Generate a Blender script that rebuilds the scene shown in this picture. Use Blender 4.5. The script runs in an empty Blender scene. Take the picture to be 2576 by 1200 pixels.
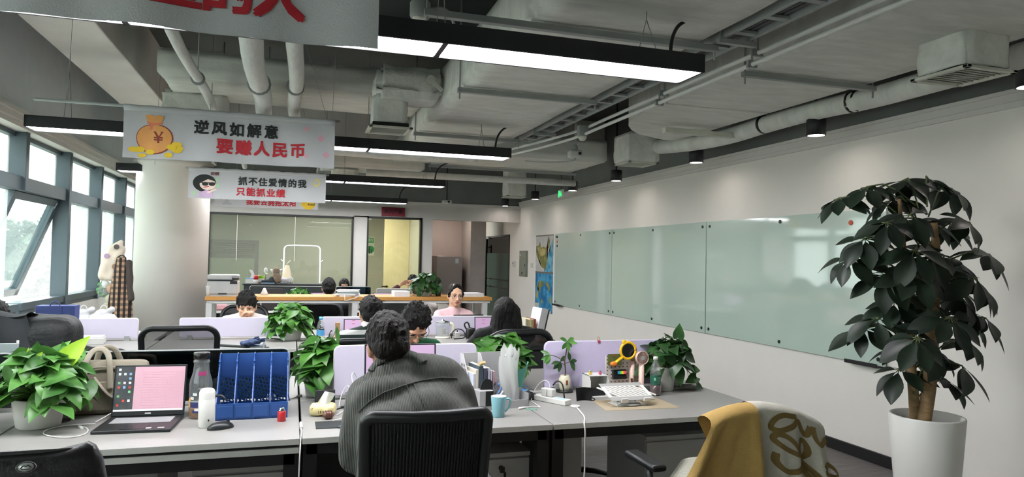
import bpy, bmesh, math, random
from mathutils import Vector, Matrix, noise as mnoise
PI = math.pi
rnd = random.Random(7)
S = bpy.context.scene
COL = S.collection

# ---------------------------------------------------------------- camera, world, exposure
RX = Vector((0.95382408, -0.02753377, -0.29910119))
RY = Vector((-0.29971403, -0.02167913, -0.95378274))
RZ = Vector((0.01977698, 0.99938576, -0.02893034))
FPX = 1759.817
CAM = Vector((0, 0, 1.5))
cd = bpy.data.cameras.new('camera'); cd.sensor_width = 36; cd.lens = FPX / 2576 * 36
cd.clip_start = 0.05; cd.clip_end = 500
co = bpy.data.objects.new('camera', cd); COL.objects.link(co)
co.matrix_world = Matrix(((*RX, 0), (*RY, 0), (*RZ, 1.5), (0, 0, 0, 1)))
S.camera = co
S.view_settings.view_transform = 'Standard'
S.view_settings.look = 'None'
S.view_settings.exposure = 0.85
S.view_settings.gamma = 1
S.view_settings.use_curve_mapping = False
S.cycles.max_bounces = 8
S.cycles.diffuse_bounces = 5
S.cycles.transparent_max_bounces = 16
S.cycles.sample_clamp_indirect = 6
SKY_STRENGTH = 5.5
LAMP_STRENGTH = 26.0
w = bpy.data.worlds.new('overcast_sky'); S.world = w; w.use_nodes = True
wn = w.node_tree.nodes; wl = w.node_tree.links
bgn = wn['Background']; bgn.inputs['Strength'].default_value = SKY_STRENGTH
tc = wn.new('ShaderNodeTexCoord'); sp = wn.new('ShaderNodeSeparateXYZ'); rmp = wn.new('ShaderNodeValToRGB')
wl.new(tc.outputs['Generated'], sp.inputs[0]); wl.new(sp.outputs['Z'], rmp.inputs[0]); wl.new(rmp.outputs[0], bgn.inputs['Color'])
rmp.color_ramp.elements[0].position = 0.0; rmp.color_ramp.elements[0].color = (0.66, 0.69, 0.68, 1)
rmp.color_ramp.elements[1].position = 0.35; rmp.color_ramp.elements[1].color = (0.95, 0.97, 0.97, 1)

def ray(px, py):
    c = Vector((px - 1288., -(py - 600.), -FPX))
    return Vector((RX.dot(c), RY.dot(c), RZ.dot(c)))
def atz(px, py, z=0.75):
    d = ray(px, py); return CAM + d * ((z - 1.5) / d.z)
def aty(px, py, Y):
    d = ray(px, py); return CAM + d * (Y / d.y)
def atx(px, py, X):
    d = ray(px, py); return CAM + d * (X / d.x)

# ---------------------------------------------------------------- materials
def lin(h):
    if not isinstance(h, str): return tuple(h)
    h = h.lstrip('#'); v = [int(h[i:i + 2], 16) / 255 for i in (0, 2, 4)]
    return tuple(c / 12.92 if c <= .04045 else ((c + .055) / 1.055) ** 2.4 for c in v)
MATS = {}
def mat(name, color, rough=.6, metal=0., var=.06, scale=8., bump=0., bscale=40., spec=.5, stretch=(1, 1, 1), emit=0., ecol=None, sub=0., sheen=0., coat=0.):
    if name in MATS: return MATS[name]
    m = bpy.data.materials.new(name); m.use_nodes = True
    n = m.node_tree.nodes; l = m.node_tree.links; b = n['Principled BSDF']
    c = lin(color)
    b.inputs['Roughness'].default_value = rough; b.inputs['Metallic'].default_value = metal
    b.inputs['Specular IOR Level'].default_value = spec
    if sheen: b.inputs['Sheen Weight'].default_value = sheen
    if coat: b.inputs['Coat Weight'].default_value = coat; b.inputs['Coat Roughness'].default_value = .05
    if sub: b.inputs['Subsurface Weight'].default_value = sub; b.inputs['Subsurface Radius'].default_value = (.01, .004, .002)
    t = n.new('ShaderNodeTexCoord'); mp = n.new('ShaderNodeMapping'); mp.inputs['Scale'].default_value = stretch
    l.new(t.outputs['Object'], mp.inputs[0])
    nz = n.new('ShaderNodeTexNoise'); nz.inputs['Scale'].default_value = scale; nz.inputs['Detail'].default_value = 5
    l.new(mp.outputs[0], nz.inputs['Vector'])
    r = n.new('ShaderNodeValToRGB')
    r.color_ramp.elements[0].position = .3; r.color_ramp.elements[1].position = .7
    r.color_ramp.elements[0].color = (*[max(0, x * (1 - var)) for x in c], 1)
    r.color_ramp.elements[1].color = (*[min(1, x * (1 + var)) for x in c], 1)
    l.new(nz.outputs[0], r.inputs[0]); l.new(r.outputs[0], b.inputs['Base Color'])
    if bump:
        n2 = n.new('ShaderNodeTexNoise'); n2.inputs['Scale'].default_value = bscale; n2.inputs['Detail'].default_value = 4
        l.new(mp.outputs[0], n2.inputs['Vector'])
        bp = n.new('ShaderNodeBump'); bp.inputs['Strength'].default_value = bump; bp.inputs['Distance'].default_value = .02
        l.new(n2.outputs[0], bp.inputs['Height']); l.new(bp.outputs[0], b.inputs['Normal'])
    if emit:
        b.inputs['Emission Strength'].default_value = emit
        b.inputs['Emission Color'].default_value = (*lin(ecol or color), 1)
    MATS[name] = m
    return m
def glassmat(name, tint='#ffffff', refl=.5, rough=.02, haze=0., hazecol='#ffffff'):
    """thin pane: transparent + fresnel gloss (+ a share of diffuse film)"""
    m = bpy.data.materials.new(name); m.use_nodes = True; n = m.node_tree.nodes; l = m.node_tree.links
    n.remove(n['Principled BSDF'])
    out = n['Material Output']; tr = n.new('ShaderNodeBsdfTransparent'); gl = n.new('ShaderNodeBsdfGlossy')
    tr.inputs[0].default_value = (*lin(tint), 1); gl.inputs['Roughness'].default_value = rough
    fr = n.new('ShaderNodeLayerWeight'); fr.inputs[0].default_value = .5
    pw = n.new('ShaderNodeMath'); pw.operation = 'POWER'; pw.inputs[1].default_value = 5; l.new(fr.outputs['Facing'], pw.inputs[0])
    ml = n.new('ShaderNodeMath'); ml.operation = 'MULTIPLY_ADD'; ml.inputs[1].default_value = refl * .9; ml.inputs[2].default_value = refl * .08; l.new(pw.outputs[0], ml.inputs[0])
    mx = n.new('ShaderNodeMixShader'); l.new(ml.outputs[0], mx.inputs[0]); l.new(gl.outputs[0], mx.inputs[2])
    base = tr.outputs[0]
    if haze:
        df = n.new('ShaderNodeBsdfDiffuse'); df.inputs[0].default_value = (*lin(hazecol), 1)
        tl = n.new('ShaderNodeBsdfTranslucent'); tl.inputs[0].default_value = (*lin(hazecol), 1)
        m0 = n.new('ShaderNodeMixShader'); m0.inputs[0].default_value = .4; l.new(df.outputs[0], m0.inputs[1]); l.new(tl.outputs[0], m0.inputs[2])
        m1 = n.new('ShaderNodeMixShader'); m1.inputs[0].default_value = haze; l.new(tr.outputs[0], m1.inputs[1]); l.new(m0.outputs[0], m1.inputs[2]); base = m1.outputs[0]
    l.new(base, mx.inputs[1]); l.new(mx.outputs[0], out.inputs[0])
    MATS[name] = m
    return m

# ---------------------------------------------------------------- mesh builder
def rotm(rx=0, ry=0, rz=0):
    return Matrix.Rotation(rz, 4, 'Z') @ Matrix.Rotation(ry, 4, 'Y') @ Matrix.Rotation(rx, 4, 'X')
def frame(d, up=Vector((0, 0, 1))):
    z = d.normalized(); x = up.cross(z)
    if x.length < 1e-4: x = Vector((1, 0, 0)).cross(z)
    x.normalize(); return x, z.cross(x)
class MB:
    def __init__(s): s.b = bmesh.new(); s.mi = 0; s.M = Matrix.Identity(4)
    def at(s, M): s.M = M; return s
    def V(s, p): return s.b.verts.new(s.M @ Vector(p))
    def F(s, vs):
        try:
            f = s.b.faces.new(vs); f.material_index = s.mi; f.smooth = True; return f
        except ValueError: return None
    def box(s, x0, y0, z0, x1, y1, z1, bev=0., seg=2, M=None):
        M = s.M @ M if M else s.M
        vs = [s.b.verts.new(M @ Vector(p)) for p in ((x0, y0, z0), (x1, y0, z0), (x1, y1, z0), (x0, y1, z0), (x0, y0, z1), (x1, y0, z1), (x1, y1, z1), (x0, y1, z1))]
        fs = [s.F([vs[i] for i in q]) for q in ((3, 2, 1, 0), (4, 5, 6, 7), (0, 1, 5, 4), (1, 2, 6, 5), (2, 3, 7, 6), (3, 0, 4, 7))]
        for f in fs: f.smooth = False
        if bev:
            es = list({e for f in fs for e in f.edges})
            r = bmesh.ops.bevel(s.b, geom=es, offset=bev, segments=seg, affect='EDGES', profile=.5)
            for f in r['faces']: f.material_index = s.mi; f.smooth = True
        return s
    def cb(s, c, size, bev=0., rot=(0, 0, 0), seg=2):
        M = Matrix.Translation(Vector(c)) @ rotm(*rot); a, b, d = [v / 2 for v in size]
        return s.box(-a, -b, -d, a, b, d, bev, seg, M)
    def ring(s, c, x, y, rx, ry, n):
        return [s.V(c + x * (rx * math.cos(2 * PI * i / n)) + y * (ry * math.sin(2 * PI * i / n))) for i in range(n)]
    def loft(s, rings, cap0=True, cap1=True, closed=True):
        n = len(rings[0])
        for a, b in zip(rings, rings[1:]):
            for i in range(n if closed else n - 1):
                j = (i + 1) % n; s.F([a[i], a[j], b[j], b[i]])
        if cap0 and closed:
            f = s.F(list(reversed(rings[0])))
            if f: f.smooth = False
        if cap1 and closed:
            f = s.F(rings[-1])
            if f: f.smooth = False
        return s
    def cyl(s, p0, p1, r0, r1=None, n=16, cap=True):
        p0, p1 = Vector(p0), Vector(p1); r1 = r0 if r1 is None else r1
        x, y = frame(p1 - p0)
        return s.loft([s.ring(p0, x, y, r0, r0, n), s.ring(p1, x, y, r1, r1, n)], cap, cap)
    def tube(s, pts, r, n=8, rad=None, smooth=0, flat=1., cap=True):
        pts = [Vector(p) for p in pts]
        for _ in range(smooth):
            q = [pts[0]]
            for a, b in zip(pts, pts[1:]): q += [a * .75 + b * .25, a * .25 + b * .75]
            pts = q + [pts[-1]]
        rings = []; up = Vector((0, 0, 1)); d0 = (pts[1] - pts[0]).normalized()
        if abs(d0.dot(up)) > .95: up = Vector((0, 1, 0))
        x, y = frame(d0, up); N = len(pts)
        for i, p in enumerate(pts):
            d = (pts[min(i + 1, N - 1)] - pts[max(i - 1, 0)]).normalized()
            x = (x - d * x.dot(d)).normalized(); y = d.cross(x)
            rr = rad[min(int(i * len(rad) / N), len(rad) - 1)] if rad else r
            rings.append(s.ring(p, x, y, rr, rr * flat, n))
        return s.loft(rings, cap, cap)
    def lathe(s, prof, c=(0, 0, 0), n=28, cap0=True, cap1=True, sx=1., sy=1.):
        c = Vector(c); X, Y = Vector((1, 0, 0)), Vector((0, 1, 0))
        return s.loft([s.ring(c + Vector((0, 0, z)), X, Y, max(r, 1e-4) * sx, max(r, 1e-4) * sy, n) for r, z in prof], cap0, cap1)
    def ell(s, c, r, rot=(0, 0, 0), u=16, v=10):
        M = Matrix.Translation(Vector(c)) @ rotm(*rot); rings = []
        old = s.M; s.M = old @ M
        for k in range(1, v):
            a = -PI / 2 + PI * k / v
            rings.append(s.ring(Vector((0, 0, r[2] * math.sin(a))), Vector((1, 0, 0)), Vector((0, 1, 0)), r[0] * math.cos(a), r[1] * math.cos(a), u))
        b = s.V((0, 0, -r[2])); t = s.V((0, 0, r[2])); s.loft(rings, False, False)
        for i in range(u):
            j = (i + 1) % u; s.F([b, rings[0][j], rings[0][i]]); s.F([t, rings[-1][i], rings[-1][j]])
        s.M = old; return s
    def caps(s, p0, p1, r0, r1, n=14, ex=1.):
        """tapered capsule; ex widens it sideways"""
        p0, p1 = Vector(p0), Vector(p1); d = p1 - p0
        x, y = frame(d); dn = d.normalized(); rings = []
        for k in range(1, 5):
            a = -PI / 2 + PI / 2 * k / 4.; rings.append(s.ring(p0 + dn * (r0 * math.sin(a)), x, y, r0 * math.cos(a) * ex, r0 * math.cos(a), n))
        for k in range(0, 4):
            a = PI / 2 * k / 4.; rings.append(s.ring(p1 + dn * (r1 * math.sin(a)), x, y, r1 * math.cos(a) * ex, r1 * math.cos(a), n))
        return s.loft(rings)
    def prism(s, poly, d0, d1, axes='xz', bev=0., closed=True):
        """poly in the plane given by axes, extruded on the third axis from d0 to d1"""
        k = {'x': 0, 'y': 1, 'z': 2}; a, b = k[axes[0]], k[axes[1]]; t = 3 - a - b
        def mk(p, d):
            v = [0, 0, 0]; v[a], v[b], v[t] = p[0], p[1], d; return s.V(v)
        A = [mk(p, d0) for p in poly]; B = [mk(p, d1) for p in poly]; n = len(poly); fs = []
        for i in range(n):
            j = (i + 1) % n; fs.append(s.F([A[i], A[j], B[j], B[i]]))
        fs.append(s.F(list(reversed(A)))); fs.append(s.F(B))
        for f in fs:
            if f: f.smooth = False
        if bev:
            es = list({e for f in fs[-2:] for e in f.edges})
            r = bmesh.ops.bevel(s.b, geom=es, offset=bev, segments=2, affect='EDGES')
            for f in r['faces']: f.material_index = s.mi
        return s
    def grid(s, fn, nu, nv, closed_u=False):
        g = [[s.V(fn(i / nu, j / nv)) for i in range(nu + (0 if closed_u else 1))] for j in range(nv + 1)]
        for j in range(nv):
            for i in range(nu):
                i2 = (i + 1) % len(g[0]); s.F([g[j][i], g[j][i2], g[j + 1][i2], g[j + 1][i]])
        return s
    def addmesh(s, me, M=None, mi=None):
        b2 = bmesh.new(); b2.from_mesh(me)
        mp = {}
        MM = s.M @ M if M else s.M
        for v in b2.verts: mp[v] = s.b.verts.new(MM @ v.co)
        for f in b2.faces:
            try:
                g = s.b.faces.new([mp[v] for v in f.verts]); g.material_index = s.mi if mi is None else mi; g.smooth = f.smooth
            except ValueError: pass
        b2.free(); return s
    def build(s, name, mats, parent=None, world=False, fix=True):
        if fix: bmesh.ops.recalc_face_normals(s.b, faces=s.b.faces)
        me = bpy.data.meshes.new(name); s.b.to_mesh(me); s.b.free()
        for m in (mats if isinstance(mats, (list, tuple)) else [mats]): me.materials.append(m)
        o = bpy.data.objects.new(name, me); COL.objects.link(o)
        if parent:
            o.parent = parent
            if world: me.transform(wm(parent).inverted())
        return o
def wm(o):
    M = o.matrix_basis.copy()
    return wm(o.parent) @ M if o.parent else M
def tag(o, label=None, cat=None, group=None, kind=None):
    if label: o['label'] = label
    if cat: o['category'] = cat
    if group: o['group'] = group
    if kind: o['kind'] = kind
    return o
def thing(name, label, cat, loc=(0, 0, 0), rz=0., group=None):
    o = bpy.data.objects.new(name, None); o.empty_display_size = .1; COL.objects.link(o)
    o.location = loc; o.rotation_euler = (0, 0, rz)
    o.matrix_basis = Matrix.Translation(Vector(loc)) @ Matrix.Rotation(rz, 4, 'Z')
    return tag(o, label, cat, group)
def struct(o): o['kind'] = 'structure'; return o
def dup(root, loc, rz=0., label=None, group=None):
    r = root.copy(); COL.objects.link(r); r.matrix_basis = Matrix.Translation(Vector(loc)) @ Matrix.Rotation(rz, 4, 'Z')
    if label: r['label'] = label
    if group: r['group'] = group
    for ch in list(root.children):
        c = ch.copy(); COL.objects.link(c); c.parent = r
        for g in list(ch.children):
            d = g.copy(); COL.objects.link(d); d.parent = c
    return r
def evalmesh(o):
    dg = bpy.context.evaluated_depsgraph_get(); me = bpy.data.meshes.new_from_object(o.evaluated_get(dg)); return me
def textmesh(body, size=.1, off=0., ext=.0006, shear=0., space=1.):
    cu = bpy.data.curves.new('t', 'FONT'); cu.body = body; cu.size = size; cu.offset = off; cu.extrude = ext; cu.align_x = 'CENTER'; cu.align_y = 'CENTER'
    cu.shear = shear; cu.space_character = space; cu.resolution_u = 3
    o = bpy.data.objects.new('t', cu); COL.objects.link(o); bpy.context.view_layer.update()
    me = evalmesh(o); bpy.data.objects.remove(o); bpy.data.curves.remove(cu); return me
def blob(name, mb, m, parent, voxel=.012, smooth=6, world=True, fac=.5, wrinkle=0., wscale=9., post=None):
    """closed primitives fused to one continuous skin (voxel remesh + smoothing)"""
    o = mb.build(name, m, None)
    md = o.modifiers.new('r', 'REMESH'); md.mode = 'VOXEL'; md.voxel_size = voxel; md.use_smooth_shade = True
    if smooth:
        sm = o.modifiers.new('s', 'SMOOTH'); sm.iterations = smooth; sm.factor = fac
    bpy.context.view_layer.update()
    me = evalmesh(o); old = o.data; o.modifiers.clear(); o.data = me; bpy.data.meshes.remove(old); me.name = name
    me.materials.clear()
    for q in (m if isinstance(m, (list, tuple)) else [m]): me.materials.append(q)
    if wrinkle:
        nv = [v.normal.copy() for v in me.vertices]
        for v, nn in zip(me.vertices, nv):
            p = v.co * wscale; v.co += nn * (wrinkle * mnoise.noise(Vector((p.x, p.y, p.z * .45))))
    if post: post(me)
    for f in me.polygons: f.use_smooth = True
    if parent:
        o.parent = parent
        if world: me.transform(wm(parent).inverted())
    return o
# ---------------------------------------------------------------- setting
WHITE = mat('white_wall_paint', '#e3dfd8', .75, var=.015, scale=3, bump=.03, bscale=120)
GREYP = mat('grey_ceiling_paint', '#747875', .8, var=.08, scale=3, bump=.1, bscale=30)
GREYD = mat('dark_grey_slab_paint', '#4d5250', .85, var=.1, scale=2, bump=.1, bscale=25)
BEAMP = mat('pale_beam_paint', '#d5d1cb', .8, var=.07, scale=2.5, bump=.08, bscale=18)
TRIMW = mat('white_trim', '#d2cfc9', .55, var=.02)
BLACKM = mat('black_frame', '#121413', .45, var=.1)
BLUEG = mat('blue_grey_window_frame', '#47555c', .42, var=.05, scale=5)
XR, XL, YB = 4.267, -2.3, 13.07
def bx(name, m, *a, **k):
    b = MB(); b.box(*a, **k); return b.build(name, m)

m = bpy.data.materials.new('grey_floor_vinyl'); m.use_nodes = True; n = m.node_tree.nodes; l = m.node_tree.links; b = n['Principled BSDF']
t = n.new('ShaderNodeTexCoord'); mp = n.new('ShaderNodeMapping'); mp.inputs['Rotation'].default_value = (0, 0, .7); mp.inputs['Scale'].default_value = (1.2, 22, 1)
l.new(t.outputs['Object'], mp.inputs[0]); nz = n.new('ShaderNodeTexNoise'); nz.inputs['Scale'].default_value = 3; nz.inputs['Detail'].default_value = 6
l.new(mp.outputs[0], nz.inputs['Vector']); r = n.new('ShaderNodeValToRGB'); r.color_ramp.elements[0].position = .3; r.color_ramp.elements[1].position = .72
r.color_ramp.elements[0].color = (*lin('#5a5655'), 1); r.color_ramp.elements[1].color = (*lin('#7c7776'), 1); l.new(nz.outputs[0], r.inputs[0]); l.new(r.outputs[0], b.inputs['Base Color'])
b.inputs['Roughness'].default_value = .6
FLOORM = m
struct(bx('floor', FLOORM, -3.2, -3.2, -.1, 4.5, 18, 0))
struct(bx('ceiling', GREYD, -2.5, -3.2, 3.5, 4.5, 18, 3.6))
# right wall: white below, grey band above
struct(bx('wall_right', WHITE, XR, -3.2, 0, XR + .15, 13.75, 2.56))
b = MB(); b.box(XR, 13.75, 2.0, XR + .15, 15.6, 2.56); b.box(XR, 15.6, 0, XR + .15, 16.2, 2.56); struct(b.build('wall_right_corridor', WHITE))
struct(bx('wall_right_upper', GREYP, XR, -3.2, 2.56, XR + .15, 16.2, 3.5))
b = MB(); b.box(XR - .035, -3.2, 2.535, XR, YB, 2.6); b.box(XR - .022, -3.2, 2.50, XR, YB, 2.535); b.box(XR - .05, -3.2, 2.585, XR, YB, 2.61); struct(b.build('trim_1', TRIMW))
struct(bx('baseboard_right', BLACKM, XR - .015, -3.2, 0, XR, 13.7, .09, bev=.004))
# back wall, with the glass front, the door, the open recess
b = MB(); T = .14
b.box(XL, YB, 0, -1.39, YB + T, 2.21); b.box(1.06, YB, 0, 1.30, YB + T, 2.23); b.box(2.32, YB, 0, 2.52, YB + T, 2.21)
b.box(XL, YB, 2.21, XR, YB + T, 2.5)
struct(b.build('wall_back', mat('back_wall_paint', '#c2bfb9', .75, var=.02)))
struct(bx('wall_back_upper', GREYP, XL, YB, 2.5, XR, YB + T, 3.5))
b = MB(); b.box(XL, YB - .03, 2.485, XR, YB, 2.53); struct(b.build('trim_2', TRIMW))
struct(bx('wall_front', WHITE, -2.4, -3.2, 0, 4.4, -3.0, 3.5))
# meeting room behind the glass
MEET = mat('meeting_room_paint', '#bdbdb2', .8, var=.02)
struct(bx('wall_meeting_room', MEET, XL - .1, 16.3, 0, 2.5, 16.45, 2.6))
struct(bx('wall_meeting_room_side', MEET, 2.40, YB + T, 0, 2.52, 16.3, 2.6))
struct(bx('wall_meeting_room_left', MEET, XL - .1, YB + T, 0, XL, 16.3, 2.6))
struct(bx('ceiling_meeting_room', MEET, XL - .1, YB + T, 2.6, 2.52, 16.3, 2.7))
# recess with the fridge, corridor
REC = mat('recess_paint', '#c3b6b1', .8, var=.02)
struct(bx('wall_recess', REC, 2.52, 15.0, 0, 3.56, 15.15, 2.5))
struct(bx('wall_recess_pier', mat('pier_paint', '#b0aaa6', .8), 3.545, 14.2, 0, 3.88, 15.15, 2.5, bev=.01))
struct(bx('wall_corridor_end', WHITE, 3.56, 16.05, 0, XR + .15, 16.2, 2.56))
struct(bx('ceiling_corridor', WHITE, 2.52, YB + T, 2.5, XR, 16.2, 2.56))
# left: column and window wall
b = MB(); b.lathe([(.395, 0), (.395, 2.47), (.42, 2.49), (.43, 2.55), (.395, 2.56), (.395, 3.5)], (-1.345, 9.0, 0), 64); struct(b.build('column', WHITE))
struct(bx('wall_left_upper', mat('lit_grey_paint', '#d8dfe2', .8, var=.03), -2.32, -3.2, 2.6, -2.17, 16.3, 3.5))  # grey upper-wall paint, lightened to stand in for light on this side
b = MB(); b.box(-2.32, -3.2, 0, -2.2, 13.1, .93); struct(b.build('wall_left', WHITE))
b = MB(); b.box(-2.32, -3.2, 2.5, -2.15, YB, 2.54); b.box(-2.25, -3.2, 2.54, -2.12, YB, 2.585); b.box(-2.22, -3.2, 2.585, -2.09, YB, 2.62); struct(b.build('trim_3', TRIMW))
GLASS = glassmat('window_glass', '#eef4f2', .5, .02, .3, '#e8ebea')  # pale film in the panes stands in for the haze outside
ys = [6.92 + 1.24 * k for k in range(-8, 6)]
for i, y in enumerate(ys):
    y1 = y + 1.24
    fb = MB(); fb.box(-2.33, y, 2.0 if i == 8 else .93, -2.185, y + .075, 2.5, bev=.004)           # deep mullion
    fb.box(-2.335, y + .075, .97, -2.2, y1, 1.035, bev=.003)                   # sill rail
    fb.box(-2.33, y + .075, 2.0, -2.21, y1, 2.12, bev=.003)                   # transom
    fb.box(-2.33, y + .075, .93, -2.22, y1, .97)
    fb.box(-2.335, y + .075, 2.46, -2.27, y1, 2.5)
    fr = struct(fb.build('window_%d' % (i + 1), BLUEG))
    gb = MB(); gb.box(-2.318, y + .075, 2.12, -2.31, y1, 2.46)
    if i != 8: gb.box(-2.318, y + .075, 1.035, -2.31, y1, 2.0)
    gb.build('glass_pane', GLASS, fr)
    if i == 8: OPENW = (fr, y + .075, y1)
# the top-hung sash standing open, swung outwards
fr, ya, yb = OPENW
ang = math.radians(20)
sash = MB(); L = 1.02
SM = Matrix.Translation(Vector((-2.27, 0, 2.0))) @ Matrix.Rotation(ang, 4, 'Y')
sash.at(SM)
for (p, q) in ((ya - .06, ya + .03), (yb - .10, yb)): sash.box(-.06, p, -L, .01, q, 0, bev=.003)
sash.box(-.06, ya, -.07, .01, yb, 0, bev=.003); sash.box(-.06, ya, -L, .01, yb, -L + .075, bev=.003)
so = sash.build('sash', BLUEG, fr)
g = MB(); g.at(SM); g.box(-.022, ya + .07, -L + .07, -.016, yb - .1, -.05); g.build('glass_pane', glassmat('sash_glass', '#dde6e4', .5), so)
st = MB(); st.cyl((-2.27, yb - .09, 1.97), (-2.53, yb - .07, 1.45), .008); st.build('stay_arm', mat('sash_metal', '#b9bbb8', .35, .7), so)
# outside: ground, tree line and blocks in the distance
GR = mat('outdoor_ground', '#98a092', .9, var=.2, scale=.2)
bx('outdoor_ground', GR, -160, -60, -14, -2.6, 160, -13.5)['kind'] = 'structure'
LEAFO = mat('outdoor_trees', '#4c5a48', .9, var=.35, scale=.6, bump=.6, bscale=1.5)
tree0 = None
for Y, ks in ((52, (-.20, -.29, -.38)), (66, (-.18, -.25, -.32, -.40)), (82, (-.20, -.26, -.32, -.38))):
    for q in ks:
        X = q * Y + rnd.uniform(-1, 1)
        if tree0: tr = dup(tree0, (X, Y + rnd.uniform(-2, 2), -13.5), q * 40); tr.scale = (1, 1, rnd.uniform(.8, 1.12)); continue
        h = 17.5
        tr = tree0 = thing('tree', 'hazy green tree far outside the windows', 'tree', (X, Y, -13.5), 0, 'hazy trees beyond the windows')
        b = MB(); b.cyl((0, 0, 0), (0, 0, h * .5), .3, .2, 8); b.build('trunk', mat('outdoor_bark', '#6d675e', .9), tr)
        c = MB(); R0 = 2.5
        for g_ in range(3200):
            t = rnd.random(); a = rnd.uniform(0, 2 * PI); R1 = R0 * (math.sin(PI * (.1 + .82 * t)) ** .6 + .18 * math.sin(a * 3 + t * 17)) * rnd.uniform(.6, 1.05)
            p_ = Vector((math.cos(a) * R1, math.sin(a) * R1, h * (.38 + .6 * t) + .5 * math.sin(a * 5))); M_ = Matrix.Translation(p_) @ rotm(rnd.uniform(-1, 1), rnd.uniform(-1, 1), a); sz = rnd.uniform(.16, .34)
            c.F([c.V(M_ @ Vector(q)) for q in ((-sz, 0, 0), (0, -sz * .6, 0), (sz, 0, 0), (0, sz * .6, 0))])
        for g_ in range(12): t = g_ / 12; c.ell((0, 0, h * (.4 + .52 * t)), (R0 * .6 * math.sin(PI * (.15 + .75 * t)),) * 2 + (.9,), u=10, v=6)
        c.build('crown', LEAFO, tr, fix=False)
for (X, Y, wd, h, lb) in ((-26.5, 108, 12, 19, 'pale block of flats far outside the windows'), (-46, 112, 18, 18, 'low hazy block beyond the tree line')):
    bt = thing('building', lb, 'building', (X, Y, -13.5))
    b = MB(); b.box(-wd / 2, -5, 0, wd / 2, 5, h); b.box(-wd / 2 - .4, -5.4, h, wd / 2 + .4, 5.4, h + .5); b.build('wall', mat('outdoor_block', '#b4b8b6', .9), bt)
    wmx = mat('outdoor_window', '#7d878b', .4)
    for fl in range(int(h / 3)):
        for kx in range(int(wd / 3)):
            b = MB(); b.box(-wd / 2 + 1 + kx * 3, -5.05, fl * 3 + 1, -wd / 2 + 2.8 + kx * 3, -4.95, fl * 3 + 2.4); b.build('window', wmx, bt)

# real haze in the air outside
hv_ = bpy.data.materials.new('outdoor_haze'); hv_.use_nodes = True; n = hv_.node_tree.nodes; n.remove(n['Principled BSDF']); vs_ = n.new('ShaderNodeVolumeScatter'); vs_.inputs['Density'].default_value = .006; vs_.inputs['Color'].default_value = (.97, .98, 1, 1); vs_.inputs['Anisotropy'].default_value = .2
hv_.node_tree.links.new(vs_.outputs[0], n['Material Output'].inputs['Volume'])
hz = bx('outdoor_haze', hv_, -120, -20, -13.4, -5, 150, 9); hz['kind'] = 'stuff'; hz['label'] = 'pale haze in the air far outside the windows'; hz['category'] = 'haze'
# ---------------------------------------------------------------- overhead: beams, ducts, pipes, trays
DUCT = mat('grey_painted_duct_wrap', '#d2d3cc', .75, var=.1, scale=5, bump=.5, bscale=9, stretch=(.7, 2.5, 1))
DUCTR = mat('grey_crumpled_duct_wrap', '#d2d3cc', .7, var=.12, scale=7, bump=.9, bscale=13)
PIPEM = mat('grey_lagged_pipe', '#d2d3ce', .7, var=.08, scale=6, bump=.4, bscale=14, stretch=(2, .6, 2))
STEEL = mat('grey_painted_steel', '#8f9391', .5, var=.06)
WIREM = mat('dark_wire', '#4a4d4d', .5)
BLK = mat('black_lamp_housing', '#171b1d', .5, var=.05)
LAMPW = mat('lamp_diffuser', '#ffffff', .6, var=0, emit=LAMP_STRENGTH, ecol='#fbfbff')
GRILL = mat('grille_enamel', '#c3c4b8', .5)
bm_ = MB(); bm_.box(-1.72, -3.2, 3.0, -1.28, 13.0, 3.5, bev=.008); struct(bm_.build('beam', BEAMP))
bm_ = MB(); bm_.box(-1.28, 9.2, 2.95, 4.26, 9.6, 3.5, bev=.008); struct(bm_.build('cross_beam', BEAMP))

def wrapbox(mb, x0, y0, z0, x1, y1, z1, nx=10, ny=24, nz=4, amp=.006, bev=.02, sc=3.):
    b = bmesh.new(); bmesh.ops.create_cube(b, size=1)
    for v in b.verts: v.co = Vector(((x0 + x1) / 2 + v.co.x * (x1 - x0), (y0 + y1) / 2 + v.co.y * (y1 - y0), (z0 + z1) / 2 + v.co.z * (z1 - z0)))
    bmesh.ops.bevel(b, geom=list(b.edges), offset=bev, segments=2, affect='EDGES')
    for ax, nn, lo, hi in ((0, nx, x0, x1), (1, ny, y0, y1), (2, nz, z0, z1)):
        for k in range(1, nn):
            no = Vector((0, 0, 0)); no[ax] = 1; co = Vector((0, 0, 0)); co[ax] = lo + (hi - lo) * k / nn
            bmesh.ops.bisect_plane(b, geom=list(b.verts) + list(b.edges) + list(b.faces), plane_co=co, plane_no=no)
    b.normal_update()
    for v in list(b.verts):
        p = v.co * sc; v.co = v.co + v.normal * (amp * mnoise.noise(p) + amp * .6 * mnoise.noise(p * 2.7))
    me = bpy.data.meshes.new('x'); b.to_mesh(me); b.free()
    for f in me.polygons: f.use_smooth = True
    mb.addmesh(me); bpy.data.meshes.remove(me)
def hanger(root, x0, x1, y, z, top=3.5):
    b = MB(); b.box(x0 - .03, y - .02, z - .045, x1 + .03, y + .02, z - .012, bev=.003); b.build('hanger_bar', STEEL, root, True)
    for x in (x0 - .015, x1 + .015):
        b = MB(); b.cyl((x, y, z - .09), (x, y, top), .006, n=8); b.build('hanger_rod', STEEL, root, True)

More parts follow.
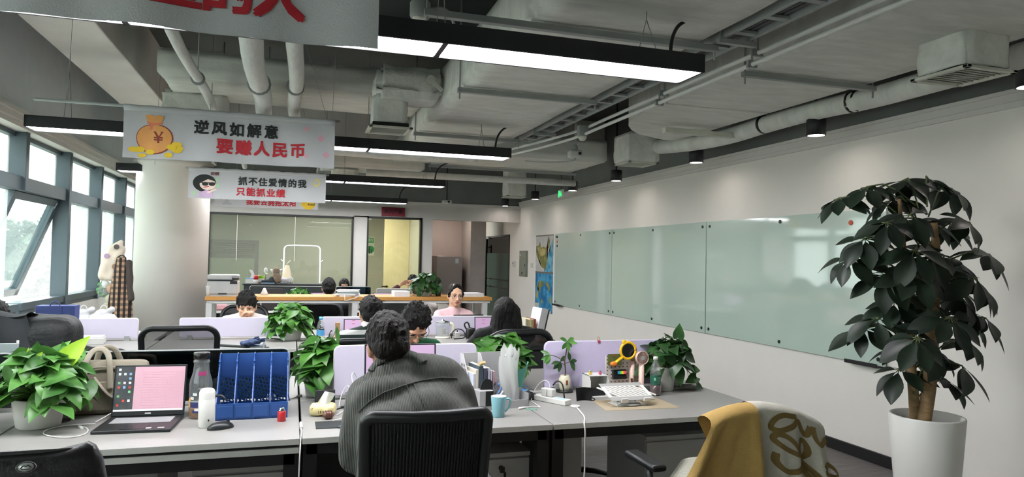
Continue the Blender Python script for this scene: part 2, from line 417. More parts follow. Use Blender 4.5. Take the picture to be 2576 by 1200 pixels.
D1 = thing('air_duct', 'wide grey wrapped air duct running overhead above the middle desks', 'duct', (1.6, 2, 2.7))
b = MB(); wrapbox(b, 1.1, -3, 2.7, 2.1, 6.75, 3.02, 8, 40); b.build('duct_wrap', DUCT, D1, True)
b = MB()
def taper(u, v): return None
rings = []
for (x0, x1, y, z0, z1) in ((1.1, 2.1, 6.75, 2.7, 3.02), (1.16, 1.95, 7.4, 2.7, 3.0), (1.22, 1.72, 8.3, 2.74, 2.98), (1.22, 1.7, 9.15, 2.74, 2.98)):
    rings.append([b.V((x0, y, z0)), b.V((x1, y, z0)), b.V((x1, y, z1)), b.V((x0, y, z1))])
b.loft(rings); b.build('tapered_end', DUCT, D1, True)
for y in (.6, 3.3, 4.75, 6.6): hanger(D1, 1.1, 2.1, y, 2.7) if y != 3.3 else hanger(D1, .6, 2.16, y, 2.7)
# branch box and drop to the grille
b = MB(); wrapbox(b, .58, 5.35, 2.73, 1.12, 5.72, 2.98, 8, 8, 5, .018, .05, 6); b.build('branch_box', DUCTR, D1, True)
b = MB(); wrapbox(b, .58, 5.5, 2.53, .84, 5.76, 2.78, 5, 5, 6, .014, .02, 7); b.build('branch_drop', DUCTR, D1, True)
b = MB(); b.cyl((.985, 5.35, 2.87), (.985, 5.31, 2.87), .035); b.cb((1.03, 5.315, 2.835), (.13, .012, .03), .004, (0, .75, 0)); b.build('damper_handle', GRILL, D1, True)

def grille(name_loc, label, sx=.34, sy=.34):
    r = thing('air_grille', label, 'vent', name_loc)
    b = MB(); w_ = .03
    for (x0, y0, x1, y1) in ((-sx / 2, -sy / 2, sx / 2, -sy / 2 + w_), (-sx / 2, sy / 2 - w_, sx / 2, sy / 2), (-sx / 2, -sy / 2, -sx / 2 + w_, sy / 2), (sx / 2 - w_, -sy / 2, sx / 2, sy / 2)):
        b.box(x0, y0, -.004, x1, y1, .012, bev=.003)
    b.build('frame', GRILL, r)
    b = MB(); n_ = 9
    for k in range(n_):
        y = -sy / 2 + w_ + (sy - 2 * w_) * (k + .5) / n_
        b.cb((0, y, .008), (sx - 2 * w_, .018, .003), 0, (.6, 0, 0))
    b.build('louvre', GRILL, r)
    b = MB(); b.box(-sx / 2 + w_, -sy / 2 + w_, .016, sx / 2 - w_, sy / 2 - w_, .045); b.build('backing', BLACKM, r)
    return r
grille((.71, 5.63, 2.505), 'square white air grille under the crumpled branch box above the middle desks')

D2 = thing('air_duct', 'broad grey wrapped air duct nearest the right wall with rounded end', 'duct', (3.1, 2, 2.7))
b = MB(); wrapbox(b, 2.66, -3, 2.7, 3.62, 4.7, 3.0, 8, 34); b.build('duct_wrap', DUCT, D2, True)
b = MB(); R_ = []
poly = [(2.66, 4.69), (2.66, 5.0)] + [(2.66 + .98 * (1 - math.cos(a)), 5.0 + 1.2 * math.sin(a) * (1 - .1 * math.cos(a))) for a in [k * PI / 2 / 8 for k in range(1, 9)]] + [(3.64, 4.69)]
b.prism(poly, 2.705, 2.99, 'xy', bev=.03); b.build('rounded_end', DUCT, D2, True)
for y in (.9, 3.68): hanger(D2, 2.66, 3.62, y, 2.7)
b = MB(); b.box(3.05, 5.35, 2.62, 3.75, 5.41, 2.665, bev=.004); b.build('cross_channel', GRILL, D2, True)
# right-hand round flexible duct
D3 = thing('round_duct', 'round flexible duct with black tape bands along the top of the right wall', 'duct', (3.8, 4, 2.66))
b = MB(); pts = [(3.74, 2.2, 2.66), (3.78, 3.3, 2.66), (3.80, 3.9, 2.66), (3.82, 4.3, 2.69), (3.82, 5.0, 2.69), (3.80, 5.5, 2.66), (3.7, 6.0, 2.66), (3.55, 6.4, 2.68)]
b.tube(pts, .075, 12, smooth=2); b.build('flexible_hose', DUCT, D3, True)
for y in (3.96, 4.02, 5.02):
    b = MB(); b.cyl((3.812, y, 2.672 if y < 5 else 2.69), (3.812, y + .022, 2.672 if y < 5 else 2.69), .081); b.build('tape_band', BLACKM, D3, True)
def drop(loc, label, z1, sx=.3, sy=.34, glabel=None):
    r = thing('duct_drop', label, 'duct', loc)
    b = MB(); wrapbox(b, -sx / 2, -sy / 2, 0, sx / 2, sy / 2, z1 - loc[2], 5, 5, 8, .009, .012, 6); b.build('wrapped_box', DUCTR, r)
    if glabel: grille((loc[0], loc[1], loc[2] - .012), glabel)
drop((3.4, 6.56, 2.52), 'grey wrapped vertical duct box above the second downlight on the right', 2.82, .34, .38, 'white air grille under the vertical box beyond the rounded duct end')
drop((3.36, 2.80, 2.52), 'grey wrapped duct box at upper right beside the round flexible duct', 2.72, .3, .3, 'large white air grille at upper right close to the camera')
drop((3.42, 10.83, 2.51), 'small grey duct box far back near the corner of the right wall', 3.49, .3, .36, 'small white air grille in the far right corner')
# far cross duct
D4 = thing('air_duct', 'grey duct crossing the ceiling above the far desks towards the right wall', 'duct', (2.5, 8.6, 2.72))
b = MB(); wrapbox(b, 1.7, 7.9, 2.72, 3.7, 9.18, 3.0, 20, 10); b.build('duct_wrap', DUCT, D4, True)
hanger(D4, 1.7, 3.7, 9.0, 2.72, 2.95)
# left cross duct and box
D5 = thing('air_duct', 'grey duct crossing behind the three pipes beside the left beam', 'duct', (0, 6.3, 2.86))
b = MB(); wrapbox(b, -1.02, 5.85, 2.86, 1.09, 6.8, 3.06, 20, 8, 3, .01); b.build('duct_wrap', DUCT, D5, True)
b = MB(); wrapbox(b, -1.1, 6.5, 2.56, -.58, 6.8, 2.89, 6, 4, 6, .018, .03, 7); b.build('drop_box', DUCTR, D5, True)
D6 = thing('air_duct', 'pale duct stretch far back above the third long lamp', 'duct', (0.9, 10.6, 2.72))
b = MB(); wrapbox(b, .35, 9.7, 2.72, 1.75, 12.2, 2.95, 10, 14); b.build('duct_wrap', DUCT, D6, True)
hanger(D6, .35, 1.75, 10.4, 2.72)
b = MB(); wrapbox(b, .5, 9.9, 2.56, .85, 10.25, 2.73, 4, 4, 4, .012, .03, 7); b.build('drop_box', DUCTR, D6, True)
grille((.6, 11.0, 2.68), 'white air grille hanging below the far pale duct')
# pipes along the beam
for (x, r, y1, lb) in ((-.665, .034, 10.5, 'thin grey lagged pipe overhead, nearest the left beam'), (-.26, .068, 9.2, 'thick grey lagged pipe overhead between two others'), (-.012, .05, 9.2, 'straight grey lagged pipe overhead right of the thickest one')):
    p = thing('ceiling_pipe', lb, 'pipe', (x, 3, 2.72), 0)
    b = MB(); pts = [(x + .012 * math.sin(k * 1.7 + x * 9), -2.9 + k * (y1 + 2.9) / 24, 2.72 + .006 * math.sin(k * 2.3)) for k in range(25)]
    b.tube(pts, r, 14, smooth=1); b.build('lagging', PIPEM, p, True)
    for y in (1.5, 3.9, 5.3, 7.1):
        c = MB(); c.cyl((x, y, 2.72), (x, y + .025, 2.72), r + .014, n=16); c.cyl((x, y + .012, 2.72 + r), (x, y + .012, 3.5), .005, n=6); c.build('pipe_clamp', STEEL, p, True)
p = thing('ceiling_pipe', 'round grey duct pipe crossing under the far duct above the second long lamp', 'pipe', (.9, 8.0, 2.66))
b = MB(); b.tube([(-.2, 7.7, 2.66), (.6, 7.75, 2.66), (1.3, 7.85, 2.66), (2.0, 7.8, 2.68)], .085, 14, smooth=2); b.build('lagging', PIPEM, p, True)
p = thing('ceiling_pipe', 'slender pipe crossing beneath the far cross duct', 'pipe', (2.4, 9.3, 2.6))
b = MB(); b.cyl((.9, 9.35, 2.6), (3.85, 9.3, 2.6), .045, n=12); b.build('lagging', PIPEM, p, True)
# cable tray and conduits
t_ = thing('cable_tray', 'grey steel cable tray running along the right side of the middle duct', 'cable tray', (2.25, 2, 2.7))
for x in (2.17, 2.32):
    b = MB(); b.box(x - .012, -3, 2.7, x + .012, 6.9, 2.78, bev=.003); b.build('tray_rail', STEEL, t_, True)
for k in range(39):
    b = MB(); b.box(2.17, -2.9 + k * .25, 2.705, 2.32, -2.86 + k * .25, 2.72); b.build('tray_rung', STEEL, t_, True)
for k in range(3):
    b = MB(); b.tube([(2.2 + k * .035, -3, 2.735), (2.21 + k * .035, 1, 2.73), (2.19 + k * .035, 6.8, 2.735)], .012, 8, smooth=1); b.build('cable', WIREM, t_, True)
for y in (1.2, 3.2, 6.2):
    b = MB(); b.box(2.13, y - .015, 2.67, 2.36, y + .015, 2.695); b.cyl((2.145, y, 2.67), (2.145, y, 3.5), .005, n=6); b.cyl((2.345, y, 2.67), (2.345, y, 3.5), .005, n=6); b.build('tray_hanger', STEEL, t_, True)
for (x, z, lb) in ((2.46, 2.63, 'lower thin conduit along the left side of the big right duct'), (2.5, 2.7, 'upper thin conduit along the left side of the big right duct')):
    p = thing('conduit', lb, 'conduit', (x, 3, z)); b = MB()
    b.tube([(x, -3, z), (x, 5.2, z), (x - .02, 6.0, z - .02), (x - .32, 7.2, z - .03)], .014, 8, smooth=2); b.build('tube', PIPEM, p, True)
    for y in (3.35, 4.4):
        b = MB(); b.box(x - .03, y, z - .02, x + .03, y + .02, z + .02); b.cyl((x, y + .01, z), (x, y + .01, 3.5), .006, n=6); b.build('conduit_clip', STEEL, p, True)
bt = thing('junction_box', 'small grey emergency lamp box clamped to the conduits', 'box', (2.43, 5.72, 2.63)); b = MB()
b.box(-.045, -.035, -.03, .045, .035, .07, bev=.012); b.build('body', STEEL, bt); b = MB(); b.lathe([(.02, -.07), (.036, -.05), (.04, -.03)], (0, 0, 0), 16); b.build('lamp_dome', GRILL, bt)

# ---------------------------------------------------------------- long lamps
def long_lamp(Y, label, first=None):
    if first:
        return dup(first, (-.03, Y, 2.4), 0, label, 'long ceiling lamps')
    r = thing('linear_light', label, 'lamp', (-.03, Y, 2.4), 0, 'long ceiling lamps')
    b = MB(); L, W, H = 3.74, .235, .085
    b.box(-L / 2, -W / 2, 0, L / 2, -W / 2 + .012, H); b.box(-L / 2, W / 2 - .012, 0, L / 2, W / 2, H)
    b.box(-L / 2, -W / 2, 0, -L / 2 + .012, W / 2, H); b.box(L / 2 - .012, -W / 2, 0, L / 2, W / 2, H); b.box(-L / 2, -W / 2, H - .006, L / 2, W / 2, H)
    for x in (-L / 6, L / 6): b.box(x - .012, -W / 2, 0, x + .012, W / 2, H)
    b.build('housing', BLK, r)
    for k in range(3):
        x0 = -L / 2 + k * L / 3 + .013; b = MB(); b.box(x0, -W / 2 + .013, .006, x0 + L / 3 - .026, W / 2 - .013, .012); b.build('diffuser', LAMPW, r)
    for x in (-L / 2 + .25, -.62, .62, L / 2 - .25):
        b = MB(); ap = .26 if x > 1 else .45; b.tube([(x, -.1, H), (x, 0, ap)], .0022, 5); b.tube([(x, .1, H), (x, 0, ap)], .0022, 5); b.cyl((x, 0, ap - .01), (x, 0, .298 if x > 1 else 1.1), .003, n=6); b.build('suspension_wire', STEEL, r)
    b = MB(); b.tube([(L / 2 - .12, 0, H), (L / 2 - .1, .02, .2), (L / 2 - .02, .08, .3), (L / 2 + .1, .1, .34)], .009, 8, smooth=2); b.build('power_cable', BLK, r)
    return r
l1 = long_lamp(2.985, 'nearest long ceiling lamp, partly hidden by the topmost banner')
long_lamp(6.05, 'second long ceiling lamp, crossing behind the money bag banner', l1)
long_lamp(8.85, 'third long ceiling lamp, ending behind the sunglasses girl banner', l1)
long_lamp(11.95, 'farthest long ceiling lamp, just before the back wall', l1)

LENS = mat('downlight_lens', '#ffffff', .5, var=0, emit=32, ecol='#fff3ee')
def downlight(Y, label):
    r = thing('downlight', label, 'lamp', (3.85, Y, 2.5), 0, 'black downlights along the right wall')
    b = MB(); b.lathe([(.062, 0), (.072, 0), (.072, .13), (.066, .136), (0, .136)], n=28, cap0=False, cap1=False); b.lathe([(.062, .01), (.062, .0)], n=28, cap0=False, cap1=False); b.build('housing', BLK, r)
    b = MB(); b.lathe([(0, .006), (.0615, .006), (.0615, .012), (0, .012)], n=28); b.build('lens', LENS, r)
    b = MB(); b.cyl((0, 0, .135), (0, 0, 1.0), .009, n=8); b.build('stem', BLK, r)
    return r
for Y, lb in ((2.80, 'black downlight cut by the right edge of the picture'), (4.45, 'black cylindrical downlight above the whiteboard, second from the right edge'), (6.14, 'black downlight below the light channel, third from the right edge'),
              (7.96, 'black downlight right under the white grille of the tall duct box'), (9.39, 'black downlight just right of the green exit sign'), (11.03, 'black downlight just left of the green exit sign'), (12.75, 'farthest black downlight under the small corner grille')):
    downlight(Y, lb)

# ---------------------------------------------------------------- small ceiling devices
d = thing('ceiling_spotlight', 'small round grey spotlight with curved cable above the nearest lamp', 'lamp', (.56, 3.35, 2.66))
b = MB(); b.lathe([(.0, 0), (.045, 0), (.05, .01), (.05, .07), (.044, .08), (0, .08)], n=24); b.build('body', STEEL, d)
b = MB(); b.lathe([(0, -.006), (.036, -.006), (.036, .001)], n=24); b.build('lens', GRILL, d)
b = MB(); b.cyl((0, 0, .08), (0, 0, .84), .006, n=6); b.build('rod', STEEL, d)
b = MB(); b.tube([(.05, 0, .05), (.12, .01, .07), (.17, .03, .03), (.2, .05, -.08)], .008, 8, smooth=2); b.build('cable', STEEL, d)
d = thing('access_point', 'white box hanging on a rod in front of the far cross duct', 'device', (2.5, 6.05, 2.45))
b = MB(); b.box(-.065, -.045, 0, .065, .045, .075, bev=.02, seg=3); b.build('body', mat('device_white', '#b9bab4', .4), d)
b = MB(); b.box(.015, -.0465, .03, .045, -.044, .055); b.build('display', BLACKM, d)
b = MB(); b.cyl((0, 0, .07), (0, 0, 1.05), .011, n=8); b.ell((0, 0, .1), (.025, .025, .03)); b.build('rod', STEEL, d)
b = MB(); b.tube([(0, -.02, 0), (-.02, 0, -.03), (-.2, .25, -.02), (-.32, .5, .02)], .006, 6, smooth=2); b.build('cable', STEEL, d)
d = thing('projector', 'small white projector hanging on a rod before the back wall', 'device', (2.5, 11.74, 2.42))
b = MB(); b.box(-.08, -.06, 0, .08, .06, .06, bev=.02, seg=3); b.build('body', mat('device_white', '#b9bab4', .4), d)
b = MB(); b.cyl((.02, -.058, .03), (.02, -.066, .03), .02); b.build('lens', BLACKM, d); b = MB(); b.cyl((0, 0, .06), (0, 0, 1.08), .01, n=8); b.build('rod', BLK, d)
d = thing('exit_sign', 'small green exit sign hanging beside the right wall', 'sign', (3.95, 10.1, 2.46))
GREENE = mat('exit_green', '#39c46a', .4, emit=1.0, ecol='#39d070')
b = MB(); b.cb((0, 0, .06), (.03, .2, .13), .006); b.build('housing', mat('exit_housing', '#c9ccc6', .4), d)
# face towards the room (-x side): running figure and door
b = MB(); x = -.017
b.cb((x, -.035, .085), (.003, .022, .022)); b.cb((x, -.03, .06), (.003, .02, .03), 0, (.4, 0, 0)); b.cb((x, -.05, .035), (.003, .012, .04), 0, (.7, 0, 0)); b.cb((x, -.01, .04), (.003, .012, .04), 0, (-.6, 0, 0)); b.cb((x, -.01, .07), (.003, .03, .01), 0, (.3, 0, 0))
b.cb((x, .05, .06), (.003, .05, .1)); b.build('pictogram', GREENE, d)
b = MB(); b.cyl((0, 0, .12), (0, 0, 1.04), .004, n=6); b.build('cable', BLK, d)

# ---------------------------------------------------------------- slogan banners
CLOTH = mat('white_banner_cloth', '#bdbec0', .8, var=.04, scale=3, bump=.15, bscale=200)
INK = mat('banner_black_ink', '#1d2423', .7, var=.02); RED = mat('banner_red_ink', '#b5202c', .7, var=.03)
BANH = [.3]
def wavey(x): return .012 * math.sin(x * 9) + .008 * math.sin(x * 23 + 1)
def onto(me, cx, cz, off=-.0035):
    """lay flat lettering on the rippled cloth"""
    mb = MB()
    b2 = bmesh.new(); b2.from_mesh(me)
    for k in range(-9, 22): bmesh.ops.bisect_plane(b2, geom=list(b2.verts) + list(b2.edges) + list(b2.faces), plane_co=(0, k * .04, 0), plane_no=(0, 1, 0))
    xs = [v.co.x for v in b2.verts]; k = math.floor(min(xs) / .018)
    while k * .018 < max(xs):
        bmesh.ops.bisect_plane(b2, geom=list(b2.verts) + list(b2.edges) + list(b2.faces), plane_co=(k * .018, 0, 0), plane_no=(1, 0, 0)); k += 1
    for v in b2.verts:
        x, y, z = v.co; v.co = Vector((x + cx, wavey(x + cx) * min(1, 1.6 * (1 - (y + cz) / (BANH[0] - .012))) + off - z, y + cz))
    b2.to_mesh(me); b2.free(); mb.addmesh(me); bpy.data.meshes.remove(me); return mb
def flat(poly):
    b = bmesh.new(); b.faces.new([b.verts.new((x, y, 0)) for x, y in poly]); bmesh.ops.triangulate(b, faces=b.faces)
    me = bpy.data.meshes.new('f'); b.to_mesh(me); b.free(); return me
def blobpoly(cx, cy, rx, ry, n=28, f=None):
    return [(cx + rx * math.cos(a) * (f(a) if f else 1), cy + ry * math.sin(a) * (f(a) if f else 1)) for a in [2 * PI * k / n for k in range(n)]]
def banner(Y, zt, zb, label, x0=-.98, x1=.25, xr=-1.45, tilt=0.):
    r = thing('slogan_banner', label, 'banner', ((x0 + x1) / 2, Y, zb), 0, 'slogan banners across the room'); r['wx'] = 0
    del r['wx']
    W, H = x1 - x0, zt - zb; BANH[0] = H
    b = MB()
    b.grid(lambda u, v: (-W / 2 + W * u, wavey(-W / 2 + W * u) * min(1, 1.6 * (1 - v)) , v * (H - .012)), 80, 8)
    b.grid(lambda u, v: (-W / 2 + W * u, .004 + wavey(-W / 2 + W * u) * min(1, 1.6 * (1 - v)), v * (H - .012)), 80, 8)
    b.build('cloth', CLOTH, r)
    b = MB(); b.tube([(-W / 2 + W * k / 30, .002 * math.sin(k), H - .018 + .002 * math.sin(k * 2.1)) for k in range(31)], .02, 10); b.build('rod_sleeve', CLOTH, r)
    b = MB(); b.cyl((xr - (x0 + x1) / 2, 0, H - .01), (W / 2 + .03, 0, H - .01), .009, n=10); b.build('rod', STEEL, r)
    b = MB()
    for x in (-W / 2 - .3, W / 2 - .02): b.tube([(x, 0, H), (x + .03, 0, 3.5 - zb)], .0016, 5)
    b.tube([(W / 2 - .05, 0, H), (W / 2 - .4, .0, 3.5 - zb)], .0016, 5); b.build('hanging_string', STEEL, r)
    return r, W, H
def letters(r, s, size, cx, cz, m, off=.006, sp=1.0):
    d = min(off, .012) / .012 * .033 * size; mb = MB()
    for i, (dx, dy) in enumerate(((-1, -1), (1, -1), (-1, 1), (1, 1), (0, 0))):
        t = onto(textmesh(s, size, 0, .0006, space=sp), cx + dx * d, cz + dy * d, -.0035 - .0002 * i); me = bpy.data.meshes.new('t'); t.b.to_mesh(me); t.b.free(); mb.addmesh(me); bpy.data.meshes.remove(me)
    mb.build('lettering', m, r, fix=False)
def patch(r, name, poly, m, lay=1): onto(flat(poly), 0, 0, -.003 - .0007 * lay).build(name, m, r)

b1, W, H = banner(2.0, 2.47, 2.085, 'nearest white banner cut off by the top edge, large red characters', -.76, .215, -1.2)
c = aty(455, 15, 2.0); letters(b1, '会理墨的人', .138, c.x + .255, aty(690, 48, 2.0).z + .058 - 2.085, RED, .012, .9)
b2, W, H = banner(4.7, 2.385, 2.065, 'white banner with orange money bag and two lines of characters', -.99, .245, -1.46)
letters(b2, '逆风如解意', .088, .02, .205, INK, .012, 1.32)
letters(b2, '要赚人民币', .098, .17, .095, RED, .012, 1.22)
BAG = mat('bag_orange', '#dd9c58', .7, var=.1); BAGL = mat('bag_outline', '#8c3a2c', .7); COIN = mat('coin_yellow', '#e3c02c', .7, var=.08); TIE = mat('bag_tie', '#dd7a5c', .7); PINKP = mat('petal_pink', '#dba3b4', .7)
fb = lambda a: 1 - .12 * max(0, math.sin(a)) ** 3
patch(b2, 'bag_outline', blobpoly(-.445, .125, .104, .098, f=fb), BAGL, 1)
patch(b2, 'bag', blobpoly(-.447, .126, .098, .091, f=fb), BAG, 2)
patch(b2, 'bag_neck', [(-.50, .262), (-.485, .215), (-.465, .205), (-.425, .205), (-.41, .215), (-.395, .258), (-.42, .268), (-.45, .260), (-.47, .268)], BAG, 2)
patch(b2, 'bag_tie', [(-.49, .212), (-.45, .203), (-.405, .213), (-.404, .224), (-.45, .217), (-.49, .224)], TIE, 3)
patch(b2, 'bag_tie', [(-.47, .212), (-.455, .212), (-.46, .175), (-.478, .178)], TIE, 3)
letters(b2, '¥', .095, -.425, .125, BAGL, .01)
for (x, y, rx, ry) in ((-.56, .052, .03, .016), (-.53, .054, .03, .018), (-.47, .04, .026, .016), (-.515, .018, .024, .012), (-.365, .026, .024, .016), (-.345, .075, .034, .018), (-.31, .07, .028, .016), (-.32, .095, .03, .014), (-.32, .055, .03, .014)):
    patch(b2, 'coin', blobpoly(x, y, rx, ry, 16), COIN, 4)
for (x, y, s) in ((.44, .245, .016), (.53, .19, .02), (.44, .07, .014), (.565, .085, .02)):
    for q in range(4): patch(b2, 'petal', blobpoly(x + s * .6 * math.cos(q * 1.57), y + s * .6 * math.sin(q * 1.57), s * .5, s * .5, 8), PINKP, 1)
b3, W, H = banner(7.4, 2.33, 2.03, 'white banner with a drawn girl in sunglasses and two lines of characters', -.98, .31, -1.01)
letters(b3, '抓不住爱情的我', .086, .13, .18, INK, .012, 1.18)
letters(b3, '只能抓业绩', .086, .02, .075, RED, .012, 1.18)
letters(b3, '姿横', .04, -.41, .245, mat('banner_brown_ink', '#6b3b33', .7), .008)
SKINP = mat('print_skin', '#e8cfc4', .7); LIL = mat('print_lilac', '#c4a8c8', .7); GRN = mat('print_green', '#a9d3a4', .7); SUNY = mat('print_pale_yellow', '#d9cf7a', .7)
cx, cz = -.5, .15
patch(b3, 'drawn_hair', blobpoly(cx, cz - .0, .105, .085), INK, 1)
patch(b3, 'drawn_face', blobpoly(cx + .03, cz - .012, .075, .055), SKINP, 2)
patch(b3, 'drawn_fringe', [(cx - .07, cz + .06), (cx + .08, cz + .06), (cx + .09, cz + .02), (cx + .03, cz + .04), (cx - .02, cz + .012), (cx - .07, cz)], INK, 3)
for dx in (0, .062): patch(b3, 'drawn_sunglasses', blobpoly(cx + .005 + dx, cz - .008, .03, .019, 12), INK, 4)
patch(b3, 'drawn_sunglasses', [(cx - .05, cz + .008), (cx + .105, cz + .008), (cx + .105, cz + .0), (cx - .05, cz)], INK, 4)
patch(b3, 'drawn_mouth', [(cx - .01, cz - .045), (cx + .04, cz - .035), (cx + .04, cz - .028), (cx - .01, cz - .037)], RED, 4)
patch(b3, 'drawn_top', [(cx - .045, .012), (cx - .045, .06), (cx + .02, .085), (cx + .07, .07), (cx + .085, .012)], LIL, 3)
patch(b3, 'drawn_arm', [(cx + .02, .065), (cx + .1, .1), (cx + .12, .09), (cx + .03, .05)], SKINP, 4)
for (x, y) in ((cx + .11, .19), (cx - .09, .05), (cx + .12, .13)): patch(b3, 'drawn_banknote', [(x - .014, y - .02), (x + .012, y - .02), (x + .016, y + .02), (x - .012, y + .02)], GRN, 1)
patch(b3, 'drawn_sun', blobpoly(.55, .205, .042, .042, 32, lambda a: 1 if int(a / (2 * PI) * 32) % 2 else .72), SUNY, 1); patch(b3, 'drawn_sun', blobpoly(.55, .205, .024, .024, 16), CLOTH, 2)
b4, W, H = banner(10.1, 2.41, 2.125, 'farthest white banner with red characters and a yellow sun', -1.01, .325, -1.1)
letters(b4, '我要去拥抱太阳', .088, .05, .07, RED, .012, 1.12)
letters(b4, '终有一天', .1, .0, .2, INK, .012, 1.2)
patch(b4, 'drawn_sun', blobpoly(.535, .085, .1, .085, 40, lambda a: 1 if int(a / (2 * PI) * 40) % 2 else .8), COIN, 1)
letters(b4, 'aced', .05, .575, .075, INK, .006)
b = flat([(-.58, .03), (-.45, .03), (-.46, .05), (-.49, .065), (-.485, .09), (-.5, .1), (-.53, .1), (-.545, .085), (-.54, .06), (-.57, .045)]); onto(b, 0, 0, -.004).build('drawn_animal', mat('print_line_grey', '#a9abac', .7), b4)
# ---------------------------------------------------------------- glass front, doors, boards on the walls
Yw = YB
MG = glassmat('meeting_glass', '#e3e8dd', .55, .02, .15, '#d3d8cf')
b = MB(); fx0, fx1, fz = -1.39, 1.06, 2.21
b.box(fx0, Yw - .02, fz - .035, fx1, Yw + .06, fz, bev=.003); b.box(fx1 - .035, Yw - .02, 0, fx1, Yw + .06, fz, bev=.003); b.box(fx0, Yw - .02, 0, fx0 + .03, Yw + .06, fz, bev=.003); b.box(fx0, Yw - .02, 0, fx1, Yw + .06, .06)
gw = struct(b.build('window_40', BLACKM))
for (p, q) in ((fx0 + .03, -.93), (-.927, .037), (.04, fx1 - .035)):
    b = MB(); b.box(p, Yw + .01, .06, q, Yw + .022, fz - .035); b.build('glass_pane', MG, gw)
b = MB(); b.box(-.933, Yw + .004, 1.38, -.924, Yw + .01, fz - .035); b.box(.033, Yw + .004, 1.38, .042, Yw + .01, fz - .035); b.build('joint_strip', TRIMW, gw)
# meeting-room window with slatted blind on its far wall
b = MB(); zz = ((1.40, 1.47), (1.72, 1.78))
b.box(-1.75, 16.24, 1.72, -.70, 16.3, 1.79); b.box(-1.75, 16.24, 1.40, -.70, 16.3, 1.475); b.box(-.78, 16.24, .2, -.70, 16.3, 1.79); b.box(-1.75, 16.24, .2, -1.68, 16.3, 1.79)
mwf = struct(b.build('window_41', mat('meeting_window_frame', '#6b6c64', .5)))
b = MB()
for k in range(6): b.cb((-1.23, 16.24, 1.50 + k * .042), (.9, .03, .012), 0, (.4, 0, 0))
b.build('blind', mat('blind_slats', '#74756d', .6), mwf)
b = MB(); b.box(-1.68, 16.26, .2, -.78, 16.28, 1.40); b.build('glass_pane', mat('frosted_green_glass', '#b4c3b0', .3, coat=.5), mwf)
r = thing('unseen_ceiling_light', 'unseen panel light added to brighten the meeting room behind the glass', 'lamp', (.9, 14.2, 2.585)); b = MB(); b.box(-.6, -.3, 0, .6, .3, .012); b.build('diffuser', mat('added_room_lamp', '#ffffff', .6, var=0, emit=22, ecol='#fff8ec'), r); b = MB(); b.box(-.62, -.32, .004, .62, .32, .015); b.build('frame', TRIMW, r)  # added lamp, out of view, that lights the meeting room
r = thing('unseen_ceiling_light', 'round ceiling lamp in the fridge recess behind the wall opening', 'lamp', (3.0, 14.2, 2.485)); b = MB(); b.lathe([(0, 0), (.12, 0), (.12, .012), (0, .012)]); b.build('diffuser', mat('panel_lamp_warm', '#ffffff', .6, var=0, emit=30, ecol='#ffeee2'), r); b = MB(); b.lathe([(.12, .002), (.14, .002), (.14, .014), (.12, .014)], cap0=False, cap1=False); b.build('rim', TRIMW, r)
# office door: black frame, open cream leaf inside
b = MB(); b.box(1.30, Yw - .02, 0, 1.33, Yw + .1, 2.23); b.box(2.285, Yw - .02, 0, 2.32, Yw + .1, 2.23); b.box(1.30, Yw - .02, 2.195, 2.32, Yw + .1, 2.23)
dr = struct(b.build('door_1', BLACKM))
b = MB(); b.box(1.33, Yw + .02, 0, 2.285, Yw + .03, 2.195); b.build('glass_pane', glassmat('door_glass', '#eceee4', .35), dr)
CREAM = mat('cream_door', '#eadfba', .5, var=.03, scale=3, stretch=(6, 6, .6))
b = MB(); b.box(1.86, 15.0, .02, 2.395, 15.045, 2.29, bev=.004); dl = struct(b.build('door_2', CREAM))
b = MB(); b.cyl((1.93, 15.0, .86), (1.93, 14.95, .86), .022); b.tube([(1.93, 14.95, .86), (1.88, 14.945, .86), (1.82, 14.945, .86)], .012, 8); b.build('door_handle', BLACKM, dl)
r = thing('notice_sign', 'green and white notice with a round blob figure behind the office door glass', 'sign', (1.70, 16.29, 1.58))
b = MB(); b.box(-.1, 0, -.07, .095, .008, .36, bev=.002); b.build('board', mat('sign_white', '#dfe3dc', .5), r); SG = mat('sign_green', '#2f9a56', .5)
b = MB(); b.box(-.09, -.003, .22, .085, 0, .34); b.build('green_band', SG, r); b = MB(); b.cyl((.01, 0, .07), (.01, -.003, .07), .085, n=32); b.build('green_disc', SG, r)
b = MB(); b.addmesh(textmesh('通行', .075, .001), Matrix.Translation(Vector((0, -.004, .28))) @ rotm(PI / 2)); b.build('lettering', mat('sign_white', '#dfe3dc', .5), r)
b = MB(); b.box(-.03, -.005, -.03, .0, -.003, .1); b.cyl((-.015, -.003, .125), (-.015, -.005, .125), .018); b.box(.02, -.005, -.02, .04, -.003, .08); b.build('figure', mat('sign_dark', '#2c332e', .5), r)
r = thing('red_door_sign', 'small red sign with dark characters above the office door', 'sign', (1.77, Yw - .03, 2.245))
b = MB(); b.cb((0, 0, .08), (.43, .03, .165), .005, (-.12, 0, 0)); b.build('board', mat('sign_red', '#7d2230', .45), r)
b = MB(); b.addmesh(textmesh('出入平安', .085, .003), Matrix.Translation(Vector((0, -.02, .08))) @ rotm(PI / 2 - .12)); b.build('lettering', mat('sign_dark_ink', '#2a1416', .5), r)
